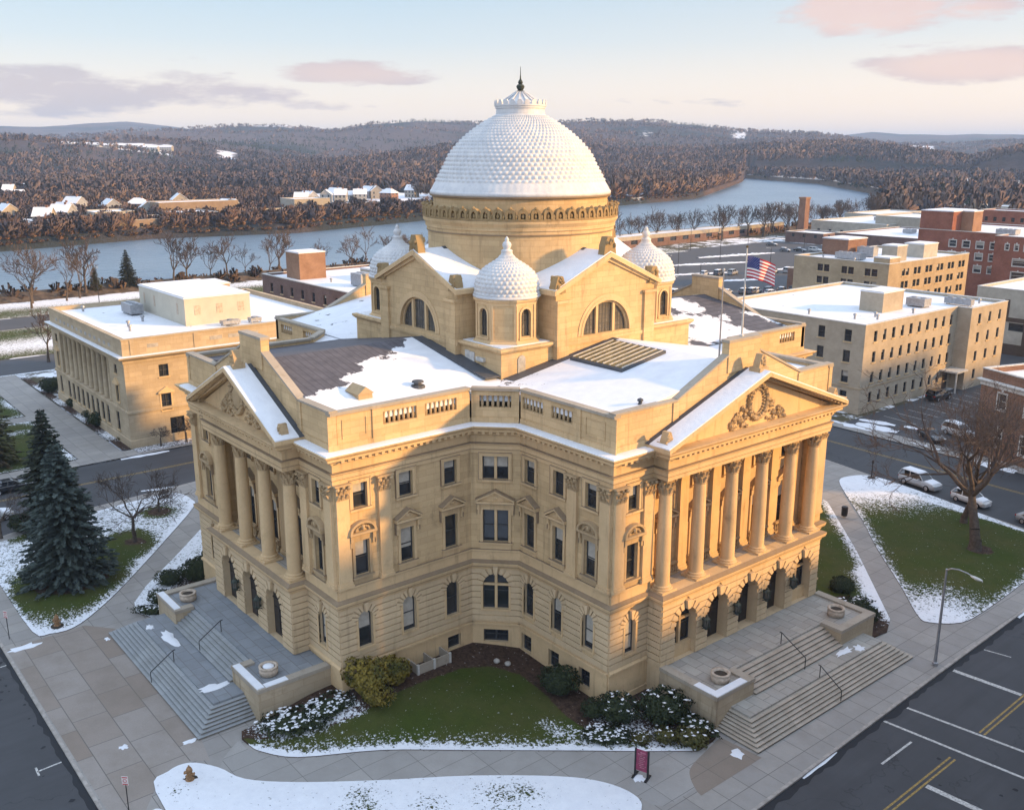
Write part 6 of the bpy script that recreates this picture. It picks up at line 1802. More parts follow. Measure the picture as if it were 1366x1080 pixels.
sn = ax.mb(); sweep(sn, rectp, [(.02,11.06),(.7,11.06),(.66,11.12),(.02,11.14)]); ax.put(sn, 'ledge_snow', MT['snow'])
for x in cx:
    c = ax.mb(); c.lathe([(.52,3.9),(.55,4.05),(.44,4.2),(.42,6.5),(.36,9.75),(.44,9.85),(.52,10.0),(.52,10.3)], x, AY0+.52, 16); ax.put(c, 'column', MT['annex'], True)
lv = ax.mb()
for k in range(13): lv.fbox(south, 3.4+2.05*k, 4.3+2.05*k, -.01, .03, 11.7, 12.15)
lv.fbox(east, 3.2, 4.6, -.01, .03, 11.9, 12.4)
for k in range(3): lv.fbox(east, 11.5+2.6*k, 13.2+2.6*k, -.01, .03, 11.9, 12.4)
ax.put(lv, 'parapet_grilles', MT['concrete'])
rf = ax.mb(); rf.prism(inner, AZ-.95, AZ-.62); ax.put(rf, 'roof', MT['roof_town'])
MT['pent'] = simple('pale_cream_panel', (.48,.45,.37), .8, 0, .06, .5)
roof_box(ax, -83.5, -65.2, -6.2, 3.4, AZ-.62, 16.6, 'pent', 'rooftop_penthouse', True, [('e', [1.8,5.0,8.2], AZ+.8, .9, 1.3), ('s', [2.2,6.4,15.5], AZ+.7, .6, 1.6)])
roof_box(ax, -90, -84, 3.0, 8.5, AZ-.6, 15.6, 'brick_tan', 'rooftop_stair_house')
hvac(ax, -80.5, -8.4, AZ-.6, 4.2, 1.9, 1.6); hvac(ax, -62.3, -1.0, AZ-.6, 1.2, 2.6, .7); hvac(ax, -62.2, 2.6, AZ-.6, 1.2, 1.6, .7)
vents(ax, [(-87.5,-13.5,AZ-.6),(-70,-12.5,AZ-.6),(-66.6,-13.4,AZ-.6),(-73,-9.5,AZ-.6),(-60,5,AZ-.6)])
# dark brick block behind it
bk = Site('brick_building', 'low dark brick building with an orange brick rooftop tower behind the courthouse', 'building', -105, 45)
flat_building(bk, [(-126,33.5),(-90,33.5),(-90,60),(-126,60)], -1.3, 11.0, 'brick_dark', {0: [(7.6,1.8,1.1,even(2,34,7)), (3.6,1.8,1.1,even(2,34,7))], 1: [(7.6,1.8,1.1,even(2,24,5))]}, blindp=.2)
roof_box(bk, -120.5, -114.6, 36.5, 42.5, 10.4, 16.0, 'brick_orange', 'rooftop_tower'); hvac(bk, -99, 42, 10.4, 4, 3, 2.6); roof_box(bk, -110, -96, 48, 56, 10.4, 12.6, 'cream_wall', 'roof_house')
vents(bk, [(-122,46,10.4),(-108,40,10.4)])
# buff apartment block beside the street
a1 = Site('apartment_block', 'four storey buff apartment block with a patch of sunlight and a stepped entrance wing', 'building', -20, 85)
A1 = [(-36,70.5),(-7.5,70.5),(-7.5,97.2),(-5.2,97.2),(-5.2,109.5),(-36,109.5)]
zr = [.3, 3.3, 6.35, 9.4]
rows = {0: [(z, 1.75, 1.15, even(1.5, 28, 6)) for z in zr], 1: [(z, 1.6, .85, even(1.6, 26.2, 10)) for z in zr], 3: [(z, 1.6, .85, even(1.2, 11.5, 3)) for z in zr[1:]]+[(.3, 1.6, .85, [3.1])], 2: []}
flat_building(a1, A1, -1.3, 12.2, 'brick_buff', rows, blindp=.5)
m = a1.mb(); f = Fr(A1[0], A1[1]); m.fbox(f, 0, f.L, -.02, .07, 2.55, 2.75); f = Fr(A1[1], A1[2]); m.fbox(f, 0, f.L, -.02, .07, 2.55, 2.75); a1.put(m, 'string_course', MT['brick_tan'])
roof_box(a1, -17.2, -13.2, 84.5, 90.5, 11.65, 14.9, 'brick_buff', 'lift_house'); hvac(a1, -13, 95, 11.65, 3.2, 2.2, 1.5); hvac(a1, -9.5, 101.5, 11.65, 4.5, 1.2, 1.2)
vents(a1, [(-13,76.5,11.65),(-12,80.5,11.65),(-10.5,78.6,11.65),(-20,75,11.65),(-10,88,11.65),(-8.3,106,11.65)])
m = a1.mb(); m.box(-7.5, -4.6, 93.6, 97.18, 2.1, 2.35); m.box(-4.85, -4.65, 93.65, 93.85, -1.1, 2.1); a1.put(m, 'entrance_canopy', MT['pale_metal'])
m = a1.mb(); m.fbox(Fr((-7.5,70.5),(-7.5,97.2)), 24.2, 25.7, -.02, .04, -1.1, 1.6); a1.put(m, 'door', MT['door'])
# larger tan block behind
a2 = Site('office_block', 'five storey tan block with paired windows behind the buff apartment block', 'building', -48, 145)
A2 = [(-60,128.2),(-37.5,128.2),(-37.5,161.5),(-60,161.5)]
def pairs(us): return [q for u in us for q in (u-.78, u+.78)]
zr = [.4, 3.1, 5.8, 8.5, 11.1]
rows = {0: [(z, 1.5, 1.3, pairs([7.4, 13.2, 18.6])) for z in zr[1:]]+[(-.6, 2.2, 1.3, [3.0, 7.2])], 1: [(z, 1.45, 1.25, pairs(even(4.2, 32.6, 6))) for z in zr]}
flat_building(a2, A2, -1.3, 14.0, 'brick_tan', rows, blindp=.12, doubles=False)
roof_box(a2, -41.8, -38.2, 129.5, 133.5, 13.4, 15.0, 'brick_tan', 'stair_head'); roof_box(a2, -44.5, -41.0, 137, 141, 13.4, 16.8, 'cream_wall', 'lift_house'); roof_box(a2, -60, -53.5, 138.5, 146, 13.4, 17.2, 'brick_brown', 'brick_plant_room')
roof_box(a2, -45.5, -41.0, 148, 154, 13.4, 16.5, 'panel', 'roof_house'); hvac(a2, -50, 134, 13.4, 6, 2.4, 1.5); hvac(a2, -50.5, 141.5, 13.4, 4, 2, 2.2); vents(a2, [(-55,131.5,13.4),(-47,130.8,13.4),(-44,158,13.4)])
# red brick hospital like complex
rb = Site('red_brick_building', 'large red brick building with a taller wing at the picture edge', 'building', -55, 215)
zr = [2.0, 5.2, 8.4, 11.4]
RB = [(-70,199),(-46.5,199),(-46.5,193),(-27,193),(-27,232),(-70,232)]
flat_building(rb, RB, -1.3, 15.6, 'brick_red', {0: [(z, 1.7, 1.9, even(8, 22.5, 4)) for z in zr[1:]], 2: [(z, 1.7, 3.2, [6.5, 14.5]) for z in zr[:3]]+[(12.2, 1.4, .9, even(2, 18, 7))], 3: [(z, 1.8, 1.5, even(2, 37, 7)) for z in zr], 5: [(z, 1.6, 1.4, even(2, 30, 5)) for z in zr]}, 'full', blindp=.5)
roof_box(rb, -70, -61, 199.3, 212, 15.2, 20.5, 'brick_red', 'taller_wing'); roof_box(rb, -61, -57.8, 204, 209, 15.2, 20.5, 'brick_orange', 'chimney_stack'); hvac(rb, -48, 203, 15.1, 5, 3, 1.4); hvac(rb, -38, 200, 15.1, 3, 3, 1.4)
for k in range(2):
    m = rb.mb(); m.fbox(Fr((-27,193),(-27,232)), 5.5+14*k, 7.4+14*k, -.02, .25, -1, 15); rb.put(m, 'brick_pier', MT['brick_orange'])
# pale panelled building
gp = Site('panel_building', 'pale panelled building with brown bands and a snowy roof at the picture edge', 'building', -5, 140)
flat_building(gp, [(-20.5,131),(22,131),(22,156),(-20.5,156)], -1.3, 11.2, 'panel', {0: [(3.4, 1.5, 3.4, even(.8, 41, 8))]}, None, blindp=0)
m = gp.mb(); f = Fr((-20.5,131),(22,131))
for k in range(9): m.fbox(f, .3+5.1*k, 1.3+5.1*k, -.02, .08, 5.2, 9.2) if k else None
m.fbox(f, 0, f.L, -.02, .10, 5.1, 5.9); m.fbox(f, 0, f.L, -.02, .09, -1.3, .9)
for k in range(4): m.fbox(f, 9.4+10.2*k, 10.5+10.2*k, -.02, .13, -1.3, 5.1)
gp.put(m, 'brown_bands', MT['brown_panel'])
# colonial brick building with white trimmed windows
cbld = Site('colonial_building', 'two storey brown brick building with white trimmed windows behind the big bare tree', 'building', 22, 74)
CB = [(11.5,66.5),(33,59.0),(39,77),(17.5,84.5)]
flat_building(cbld, CB, -1.3, 9.9, 'brick_brown', {0: [(5.2, 2.0, 1.3, even(1.4, 22, 5)), (.4, 2.3, 1.3, even(1.4, 22, 5))], 3: [(5.2, 2.0, 1.3, even(1.4, 18, 4)), (.4, 2.3, 1.3, even(1.4, 18, 4))]}, 'full', blindp=.3, par=.8)
m = cbld.mb(); sweep(m, CB, [(-.02,7.7),(.1,7.75),(.12,8.1),(.45,8.35),(.45,8.5),(.02,8.6)]); cbld.put(m, 'white_cornice', MT['white_trim'])
hvac(cbld, 24, 70, 9.1, 1.6, 1.2, .8); vents(cbld, [(21,69,9.1),(29,66,9.1)])
# flat industrial roofs beyond, with the brick chimney
ch_ = Site('brick_chimney', 'slender brick chimney beside the low industrial roofs near the river', 'chimney', -184, 312.7)
m = ch_.mb(); m.box(-185.6, -182.4, 311.1, 314.3, -1.5, 15.5); ch_.put(m, 'shaft', MT['brick_brown'])
m = ch_.mb(); m.box(-185.85, -182.15, 310.85, 314.55, 15.5, 16.2); ch_.put(m, 'cap', MT['brick_orange'])
for i, (x0, x1, y0, y1, z, mat, lab) in enumerate([(-186,-150,322,372,6.0,'panel','long pale industrial shed with a snowy roof beside the brick chimney'),(-142,-108,272,318,6.0,'brick_dark','dark walled flat roofed store in front of the pale shed'),(-178,-160,292,306,3.2,'brick_dark','small low flat roofed shed at the edge of the snowy car park'),(-160,-140,330,360,9.0,'cream_wall','sunlit cream block behind the industrial sheds'),(-100,-80,262,280,6.5,'panel','grey flat roofed store beside the red brick building'),(-205,-188,378,420,6,'panel','far pale shed by the riverside trees'),(-92,-84,172,196,5,'brick_brown','small brown flat roofed block beyond the tan block'),(-72,-66,150,158,4.5,'grey_wall','small grey concrete hut at the corner of the tan block')]):
    s = Site('flat_roofed_building', lab, 'building', (x0+x1)/2, (y0+y1)/2)
    flat_building(s, rect(x0, x1, y0, y1), -1.3, z, mat, {0: [(1.2, 1.3, 1.4, even(1, x1-x0-1, max(2, int((x1-x0)/6))))], 1: [(1.2, 1.3, 1.4, even(1, y1-y0-1, max(2, int((y1-y0)/7))))]}, None, blindp=.1)
    if i in (0, 1, 4): hvac(s, (x0+x1)/2, (y0+y1)/2, z-.5, 4, 3, 1.6)
# long low riverside roof
lr = Site('long_low_building', 'very long low pale roofed building along the river behind the domes', 'building', -205, 265)
flat_building(lr, [(-204,205),(-196,205),(-206,330),(-214,330)], -1.3, 3.6, 'brick_dark', {1: [(.4, 1.6, 4.0, even(4, 120, 14))]}, None, coping='cream_wall', copt=1.5, blindp=.2, par=.2)
# unseen row added across the street, heights set to shade lawns and walls
def opposite(label, x0, x1, y0, y1, z, mat):
    s = Site('unseen_shade_building', label, 'building', (x0+x1)/2, (y0+y1)/2)
    st_ = int((z-2)/3.4)
    flat_building(s, rect(x0, x1, y0, y1), -1.3, z, mat, {3: [(2.2+3.4*k, 1.7, 1.2, even(1, y1-y0-1, max(3, int((y1-y0)/4)))) for k in range(min(4, st_))]}, 'sill', blindp=.3)
OPP = [(58,78,-26,-.5,25,'brick_red','unseen red brick building added for shade across the wide street, closest to the corner'),(58,76,0,16.8,28.5,'brick_buff','unseen buff brick building added for shade in the row across the wide street'),(58,80,17.4,60,17.2,'brick_brown','unseen brown brick building added for shade in the row across the wide street'),
       (60,84,60.4,96,17.0,'brick_red','unseen red brick building added for shade at the far end of the row'),(62,90,96.4,121,15.5,'brick_tan','unseen low tan building added for shade beyond the far end of the row'),(62,92,126,149,33.5,'brick_brown','unseen tall brown building added for shade at the street end beyond the row'),(64,92,149.4,172,29,'brick_buff','unseen tall buff building added for shade next to the tall brown one')]
for x0, x1, y0, y1, z, mat, lab in OPP: opposite(lab, x0, x1, y0, y1, z, mat)

# ------------------------------------------------------------------ houses across the river
def house_parts(w, d, h, rh, wall, roof='roof_town', chim=True, hip=False, ns=3):
    mb = MB(); mb.box(-w/2, w/2, -d/2, d/2, -1, h)
    if not hip: mb.fprism(Fr((w/2,-d/2),(w/2,d/2)), [(0,h),(d,h),(d/2,h+rh)], -w, 0)
    wl = mb.mesh('wall', MT[wall])
    rf = MB(); e = .5
    for s in (-1, 1):
        y0, y1 = s*(d/2+e), 0
        z0, z1 = h-rh*e/(d/2), h+rh
        x0 = w/2+.4; x1 = w/2+.4 if not hip else w/2-d/2*.8
        rf.hexa([(-x0,y0,z0),(x0,y0,z0),(x1,0,z1),(-x1,0,z1),(-x0,y0,z0+.22),(x0,y0,z0+.22),(x1,0,z1+.22),(-x1,0,z1+.22)])
        if hip: rf.add([(s*x0,-d/2-e,z0),(s*x0,d/2+e,z0),(s*x1,0,z1+.2)], [(0,1,2)])
    rm = rf.mesh('roof', MT['snow'])
    cm = MB(); cm.box(-.45, .45, -.35, .35, h+rh*.3, h+rh+1.1)
    cmm = cm.mesh('chimney', MT['brick_brown'])
    wm = MB(); wm.box(-.5, .5, -.04, .02, 0, 1.5); wmm = wm.mesh('window', MT['glass'])
    return wl, rm, cmm if chim else None, wmm, (w, d, h, rh, ns)
def put_house(hp, loc, rz, label, name='house', group='houses across the river'):
    wl, rm, cm, wm, (w, d, h, rh, ns) = hp
    t = thing(name, label, 'house', loc, rz, group)
    link('wall', wl, t); r = link('roof', rm, t)
    if cm: link('chimney', cm, r, (w*.2, 0, 0))
    for st_ in range(2 if h > 4.5 else 1):
        for k in range(ns): link('window', wm, t, (-w/2+w*(k+.5)/ns, -d/2, .9+2.9*st_))
        for k in range(2): link('window', wm, t, (w/2, -d/4+d/2*k, .9+2.9*st_), PI/2)
    return t
hk = [house_parts(9,8,5.6,3.2,'white_wall'), house_parts(8,9,6,3.6,'cream_wall'), house_parts(11,8,5.4,2.8,'brick_brown', hip=True), house_parts(10,9,5.8,3.4,'grey_wall'), house_parts(14,9,3.6,2.6,'white_wall', chim=False, ns=4)]
HPOS = [p for p in [(-402,30),(-410,44),(-398,56),(-425,35),(-437,52),(-430,66),(-447,40),(-452,62),(-460,82),(-476,60),(-470,100),(-486,90),(-500,118),(-508,78),(-520,140),(-470,128),(-488,146),(-505,160),(-455,18),(-480,34),(-515,50),(-420,16),(-440,5),(-540,110),(-535,170),(-560,140),(-465,172),(-482,186),(-500,205),(-540,200),(-398,15),(-575,200),(-590,240),(-560,260),(-575,280),(-600,300),(-622,330),(-640,352),(-662,372),(-595,262),(-690,395),(-700,420),(-650,330)] if not (p[1] > 176 and p[0] < -470)]
DESC = ['white two storey house', 'cream gabled house', 'brown brick hipped house', 'grey clapboard house', 'long low white house']
r = random.Random(9)
for i, (x, y) in enumerate(HPOS):
    if i % 3 == 1: continue
    k = (i*7+i//3) % 5
    put_house(hk[k], (x, y, .2), r.uniform(-.3, .3)+(0, PI/2, .8)[i % 3], DESC[k]+' with a snowy roof among the trees across the river', 'house', 'houses across the river: '+DESC[k])
for i, (x0, x1, y0, y1, z, mat, lab) in enumerate([(-428,-398,82,118,4.5,'brick_pale','low tan brick school like block with snowy roofs on the far bank'),(-436,-408,122,142,6.0,'brick_brown','brown flat roofed block beside the low tan school block on the far bank'),(-470,-452,128,172,9.0,'brick_pale','sunlit tan brick slab behind the low blocks on the far bank'),(-468,-450,205,228,8.5,'cream_wall','tan flat roofed block beside the far snowfield'),(-455,-440,180,200,4.5,'panel','pale low shed between the tan slab and the tan block'),(-470,-452,240,265,5,'white_wall','white low shed on the far bank beyond the tan block'),(-478,-455,96,116,5.2,'panel','grey flat roofed shed behind the low tan school block')]):
    s = Site('far_bank_building', lab, 'building', (x0+x1)/2, (y0+y1)/2, .2)
    flat_building(s, rect(x0, x1, y0, y1), -1, z, mat, {0: [(1.2, 1.6, 1.8, even(1, x1-x0-1, 5))], 1: [(1.2, 1.6, 1.8, even(1, y1-y0-1, 7))]}, None, blindp=.1, roof='snow')
# ------------------------------------------------------------------ vehicles
def car_paint(name, col):
    M = Mat(name, .3, col, .2, .5); M.b.inputs['Coat Weight'].default_value = .6; M.b.inputs['Coat Roughness'].default_value = .1
    n = M.noise(1.5, 5, .6, M.objpos()); M.color(M.mix(M.math('MULTIPLY', M.ramp(n, .45, .75), .4), col, tuple(k*.6+.05 for k in col))); return M.m
PAINT = {k: car_paint('car_paint_'+k, c) for k, c in dict(silver=(.36,.37,.38), white=(.60,.60,.60), black=(.012,.012,.014), grey=(.10,.105,.115), blue=(.04,.06,.12), red=(.22,.02,.02)).items()}
MT['lamp'] = simple('headlamp_lens', (.6,.6,.58), .15, 0, .05); MT['tail'] = simple('tail_lamp_lens', (.3,.02,.02), .2, 0, .05)
_cars = {}
def car_meshes(kind):
    if kind in _cars: return _cars[kind]
    L, W, H = dict(suv=(4.8,1.9,1.75), sedan=(4.6,1.8,1.42), hatch=(4.1,1.75,1.5), pickup=(5.4,1.95,1.8))[kind]
    belt = dict(suv=1.08, sedan=.92, hatch=.96, pickup=1.12)[kind]; gc = .28
    st = {'suv': [(-.5,.72,belt*.86),(-.485,.9,belt*.98),(-.3,.97,belt),(.12,.98,belt),(.3,.97,belt*.95),(.44,.92,belt*.86),(.5,.76,belt*.66)],
          'sedan': [(-.5,.74,belt*.86),(-.47,.9,belt*.98),(-.3,.97,belt),(.1,.98,belt),(.28,.97,belt*.93),(.44,.9,belt*.8),(.5,.72,belt*.62)],
          'hatch': [(-.5,.74,belt*.8),(-.48,.9,belt),(-.3,.97,belt),(.12,.98,belt),(.3,.97,belt*.94),(.45,.9,belt*.8),(.5,.72,belt*.62)],
          'pickup': [(-.5,.92,belt*.9),(-.49,.96,belt),(-.3,.98,belt),(.1,.98,belt),(.28,.97,belt*.96),(.46,.92,belt*.88),(.5,.8,belt*.7)]}[kind]
    b = MB(); n = len(st); vs = []
    for t, w, z in st:
        hw = W/2*w; x = t*L
        vs += [(x,-hw*.9,gc),(x,-hw,gc+.25),(x,-hw*.99,z-.12),(x,-hw*.9,z),(x,hw*.9,z),(x,hw*.99,z-.12),(x,hw,gc+.25),(x,hw*.9,gc)]
    fs = []
    for i in range(n-1):
        for k in range(8): fs.append((i*8+k, i*8+(k+1) % 8, (i+1)*8+(k+1) % 8, (i+1)*8+k))
    fs += [tuple(range(7, -1, -1)), tuple((n-1)*8+k for k in range(8))]
    b.add(vs, fs)
    c0, c1, r0, r1 = dict(suv=(-.49,.2,-.43,.06), sedan=(-.36,.2,-.2,.04), hatch=(-.48,.22,-.38,.05), pickup=(-.08,.22,-.04,.1))[kind]
    hw = W/2; zt = H
    cab = lambda x, w, z: [(x*L,-hw*w,z),(x*L,hw*w,z)]
    A = cab(c0,.9,belt-.02)+cab(c1,.9,belt-.02)+cab(r1,.74,zt-.05)+cab(r0,.74,zt-.05)
    roof = MB()
    rA = [(r0*L-.05,-hw*.73,zt-.06),(r0*L-.05,hw*.73,zt-.06),(r1*L+.05,hw*.73,zt-.06),(r1*L+.05,-hw*.73,zt-.06)]
    rB = [(r0*L+.2,-hw*.6,zt),(r0*L+.2,hw*.6,zt),(r1*L-.15,hw*.6,zt),(r1*L-.15,-hw*.6,zt)]
    b.hexa([rA[0],rA[3],rA[2],rA[1],rB[0],rB[3],rB[2],rB[1]])
    if kind == 'pickup':
        pass
    for s in (-1, 1):                                                       # pillars
        for xb, xt in ((c0, r0), (c1, r1), ((c0+c1)/2-.02, (r0+r1)/2)):
            b.tube((xb*L, s*hw*.89, belt-.03), (xt*L, s*hw*.73, zt-.05), .06, .05, 5)
        b.box(c1*L-.55, c1*L-.35, s*hw-.02 if s > 0 else -hw-.16, hw+.16 if s > 0 else -hw+.02, belt-.02, belt+.13)
    g = MB()
    g.add(A, [(0,1,3,2)[::-1], (2,3,5,4), (0,2,4,7), (1,6,5,3), (0,7,6,1), (4,5,6,7)])
    w_ = MB(); rr = .36 if kind in ('suv','pickup') else .32
    def wheel():
        t = MB()
        t.M = Matrix.Rotation(PI/2, 4, 'X')
        t.lathe([(rr*.62,-.11),(rr*.94,-.11),(rr,-.06),(rr,.06),(rr*.94,.11),(rr*.62,.11)], n=18, cap=False)
        m = MB(); m.M = Matrix.Rotation(PI/2, 4, 'X')
        m.lathe([(rr*.64,-.1),(rr*.5,-.085),(rr*.15,-.1),(.02,-.11)], n=14, cap=False); m.lathe([(rr*.64,.1),(rr*.5,.085),(rr*.15,.1),(.02,.11)], n=14, cap=False)
        return t.mesh('tyre', MT['rubber'], True), m.mesh('rim', MT['chrome'])
    hl = MB(); hl.blob((0,0,0), .1, .22, .1, 8, 5)
    r_ = dict(body=b, glass=g.mesh('windows', MT['glass']), wheel=wheel(), hl=hl.mesh('headlight', MT['lamp'], True), tl=hl.mesh('tail_light', MT['tail'], True), dim=(L, W, H, rr, belt, r0, r1))
    r_['bm'] = {}
    _cars[kind] = r_; return r_
def car(kind, paint, x, y, rz, label, snow=False, z=-1.12, cat='car', group=None):
    c = car_meshes(kind); L, W, H, rr, belt, r0, r1 = c['dim']
    t = thing('parked_car', label, cat, (x, y, z), rz, group)
    if paint not in c['bm']: c['bm'][paint] = c['body'].mesh('body', PAINT[paint])
    link('body', c['bm'][paint], t); link('windows', c['glass'], t)
    for sx in (-.31, .31):
        for sy in (-1, 1):
            o = link('wheel', c['wheel'][0], t, (sx*L, sy*(W/2-.12), rr)); link('rim', c['wheel'][1], o)
    for sy in (-1, 1):
        link('headlight', c['hl'], t, (L*.475, sy*W*.34, belt*.72)); link('tail_light', c['tl'], t, (-L*.492, sy*W*.36, belt*.78))
    if snow:
        s = MB(); s.hexa([(r0*L,-W*.36,H-.03),(r1*L,-W*.36,H-.03),(r1*L,W*.36,H-.03),(r0*L,W*.36,H-.03),(r0*L+.15,-W*.28,H+.1),(r1*L-.15,-W*.28,H+.1),(r1*L-.15,W*.28,H+.1),(r0*L+.15,W*.28,H+.1)])
        s.hexa([(L*.22,-W*.4,belt-.03),(L*.44,-W*.36,belt*.86),(L*.44,W*.36,belt*.86),(L*.22,W*.4,belt-.03),(L*.24,-W*.34,belt+.06),(L*.42,-W*.3,belt*.86+.08),(L*.42,W*.3,belt*.86+.08),(L*.24,W*.34,belt+.06)])
        s.build('snow_on_roof', MT['snow'], t)
    return t
RS = math.atan2(-4.3, 26.7)                                   # direction of the street along the lawn
car('suv', 'silver', 14.2, 48.2, RS, 'silver sport utility car with snow on its roof parked beside the snowy lawn', True)
car('hatch', 'white', 20.6, 47.3, RS, 'white hatchback parked behind the bare tree trunks', True)
car('sedan', 'silver', 28.4, 46.1, RS, 'grey saloon car with a snowy roof past the white hatchback', True)
car('suv', 'black', -4.6, 88.4, 1.5, 'black car parked against the buff apartment block')
car('hatch', 'blue', -4.3, 92.0, .1, 'small dark red brown car beside the black one at the apartment block') if False else None
car('sedan', 'black', 5.6, 67.0, -.55, 'dark saloon with its nose to the snowy kerb in the car park')
car('suv', 'white', 7.2, 71.4, -.3, 'white snow covered car in the car park beyond the dark saloon', True)
car('sedan', 'black', -50.4, -33.4, PI/2, 'dark saloon on the side street glimpsed past the spruces')
car('hatch', 'white', -41.8, -37.2, PI/2, 'white car at the picture edge behind the dark bush', True)
r = random.Random(12)
k = 0
for row, (x0, y0, dx, dy, n) in enumerate([(-24,166,3.1,-1.0,9),(-23,172,3.1,-1.0,9),(-108,134,1.9,3.0,9),(-126,178,1.9,4.4,9),(-98,150,1.6,3.4,7)]):
    for i in range(n):
        if r.random() < .2: continue
        car(('sedan','suv','hatch')[r.randrange(3)], ('white','silver','grey','black','white','blue')[r.randrange(6)], x0+dx*i, y0+dy*i, PI/2+.3, ('snow covered parked car in the lot before the red brick building' if row < 2 else 'parked car in the rows of the open riverside car park'), r.random() < .8, -1.12, 'car', ('cars in the lot before the red brick building' if row < 2 else 'rows of cars in the riverside car park'))
for i, (x, y, rz) in enumerate([(-70,128,.4),(-74,134,.5),(-64.5,117,1.2),(-150,262,.2),(-146,266,.2),(-153,257,.2),(-142,271,.2),(-132,250,.3),(-88,160,1.2),(-170,272,.2)]):
    car(('sedan','suv','hatch')[i % 3], ('white','grey','silver','black')[i % 4], x, y, rz, 'small parked car with snow on it in the snowy riverside car park', i % 3 != 1, -1.12, 'car', 'cars in the riverside car park')
# ------------------------------------------------------------------ street furniture
sl = thing('street_lamp', 'tall grey street lamp with a curved arm at the kerb of the wide street', 'street lamp', (35.6,11.1,GZ))
m = MB(); m.lathe([(.2,0),(.2,.25),(.13,.3),(.11,1.2),(.075,7.75),(.08,7.85)], n=12); m.build('pole', MT['grey_metal'], sl)
m = MB(); m.path([(0,0,7.75),(.35,-.02,8.0),(.9,-.05,8.12),(1.5,-.1,8.1),(1.9,-.12,8.02)], [.06,.055,.05,.045,.04], 8); m.build('arm', MT['grey_metal'], sl)
m = MB(); m.M = Matrix.Translation((2.25,-.14,7.95)) @ Matrix.Rotation(.12, 4, 'Y') @ Matrix.Scale(.45, 4, (0,0,1)); m.blob((0,0,0), .48, .17, .2, 12, 7); m.build('lamp_head', MT['pale_metal'], sl, True)
m = MB(); m.M = Matrix.Translation((2.3,-.14,7.87)); m.blob((0,0,0), .26, .12, .05, 10, 5); m.build('lens', MT['lamp'], sl, True)
def thin_lamp(x, y, h, label, group=None, arm=1.2, rz=0):
    t = thing('street_lamp', label, 'street lamp', (x, y, GZ), rz, group)
    m = MB(); m.lathe([(.12,0),(.1,.5),(.06,h)], n=8); m.build('pole', MT['black_metal'], t)
    m = MB(); m.path([(0,0,h-.1),(arm*.5,0,h+.15),(arm,0,h+.1)], .04, 6); m.box(arm-.1, arm+.45, -.12, .12, h+.02, h+.16); m.build('lamp_head', MT['pale_metal'], t)
thin_lamp(-44.0, -37.6, 7.5, 'thin dark lamp post at the picture edge beside the side street', None, 1.0, PI/2)
for i, (x, y, h) in enumerate([(-115,148,9),(-135,176,9),(-150,215,10),(-108,186,9),(-128,232,10),(-165,250,10),(-96,140,9),(-178,232,9)]): thin_lamp(x, y, h, 'tall thin lamp post in the snowy riverside car park', 'car park lamp posts', 1.5, i)
thin_lamp(-186, 17, 9, 'pale lamp post on the riverside road near the conifers'); thin_lamp(-18, 160, 9, 'tall lamp post between the tan block and the red brick building')
# fire hydrants
MT['hydrant'] = simple('faded_orange_hydrant', (.27,.155,.075), .6, 0, .3, 8)
def hydrant(x, y, label):
    t = thing('fire_hydrant', label, 'fire hydrant', (x, y, GZ+.12), .7, None)
    m = MB(); m.lathe([(.24,0),(.24,.06),(.15,.08),(.14,.5),(.18,.54),(.18,.6),(.15,.62)], n=14); m.build('barrel', MT['hydrant'], t)
    m = MB(); m.lathe([(.16,.62),(.15,.7),(.1,.79),(.04,.82),(.04,.9),(.0,.9)], n=12); m.build('bonnet', MT['hydrant'], t, True)
    for d in ((1,0),(-1,0),(0,-1)):
        m = MB(); m.tube((0,0,.42), (d[0]*.24, d[1]*.24, .42), .07, .07, 8); m.tube((d[0]*.24, d[1]*.24, .42), (d[0]*.29, d[1]*.29, .42), .09, .09, 6); m.build('nozzle_cap', MT['hydrant'], t)
    m = MB(); m.lathe([(.5,-.1),(.42,.03),(.1,.05)], n=12); m.build('bare_soil', MT['soil'], t)
    t.scale = (1.15,)*3
hydrant(-12.5,-38.4, 'orange fire hydrant in the snow on the tip of the spruce lawn'); hydrant(13.7,-37.6, 'orange fire hydrant on the long snowy island by the plaza')
# parking signs
MT['sign_white'] = simple('sign_white', (.68,.62,.60), .5, 0, .05); MT['sign_red'] = simple('sign_red', (.5,.06,.07), .5, 0, .05)
def sign(x, y, h, label, rz):
    t = thing('parking_sign', label, 'sign', (x, y, GZ), rz)
    m = MB(); m.tube((0,0,0), (0,0,h), .03, .03, 6); m.build('post', MT['black_metal'], t)
    m = MB(); m.box(-.2, .2, -.05, -.03, h-.55, h+.02); p = m.build('plate', MT['sign_white'], t)
    m = MB(); m.box(-.17, .17, -.056, -.05, h-.08, h-.02); m.box(-.17, .17, -.056, -.05, h-.53, h-.47)
    for k in range(14):
        a = 2*PI*k/14; b = 2*PI*(k+1)/14
        m.tube((.11*math.cos(a), -.055, h-.27+.11*math.sin(a)), (.11*math.cos(b), -.055, h-.27+.11*math.sin(b)), .016, .016, 4)
    m.build('red_mark', MT['sign_red'], p)
sign(14.0,-41.4,2.3, 'white and red parking sign on thin post at plaza kerb by the snowy island', .75); sign(-12.8,-41.9,2.4, 'small white parking sign on a thin post at the kerb below the spruce lawn', .5)
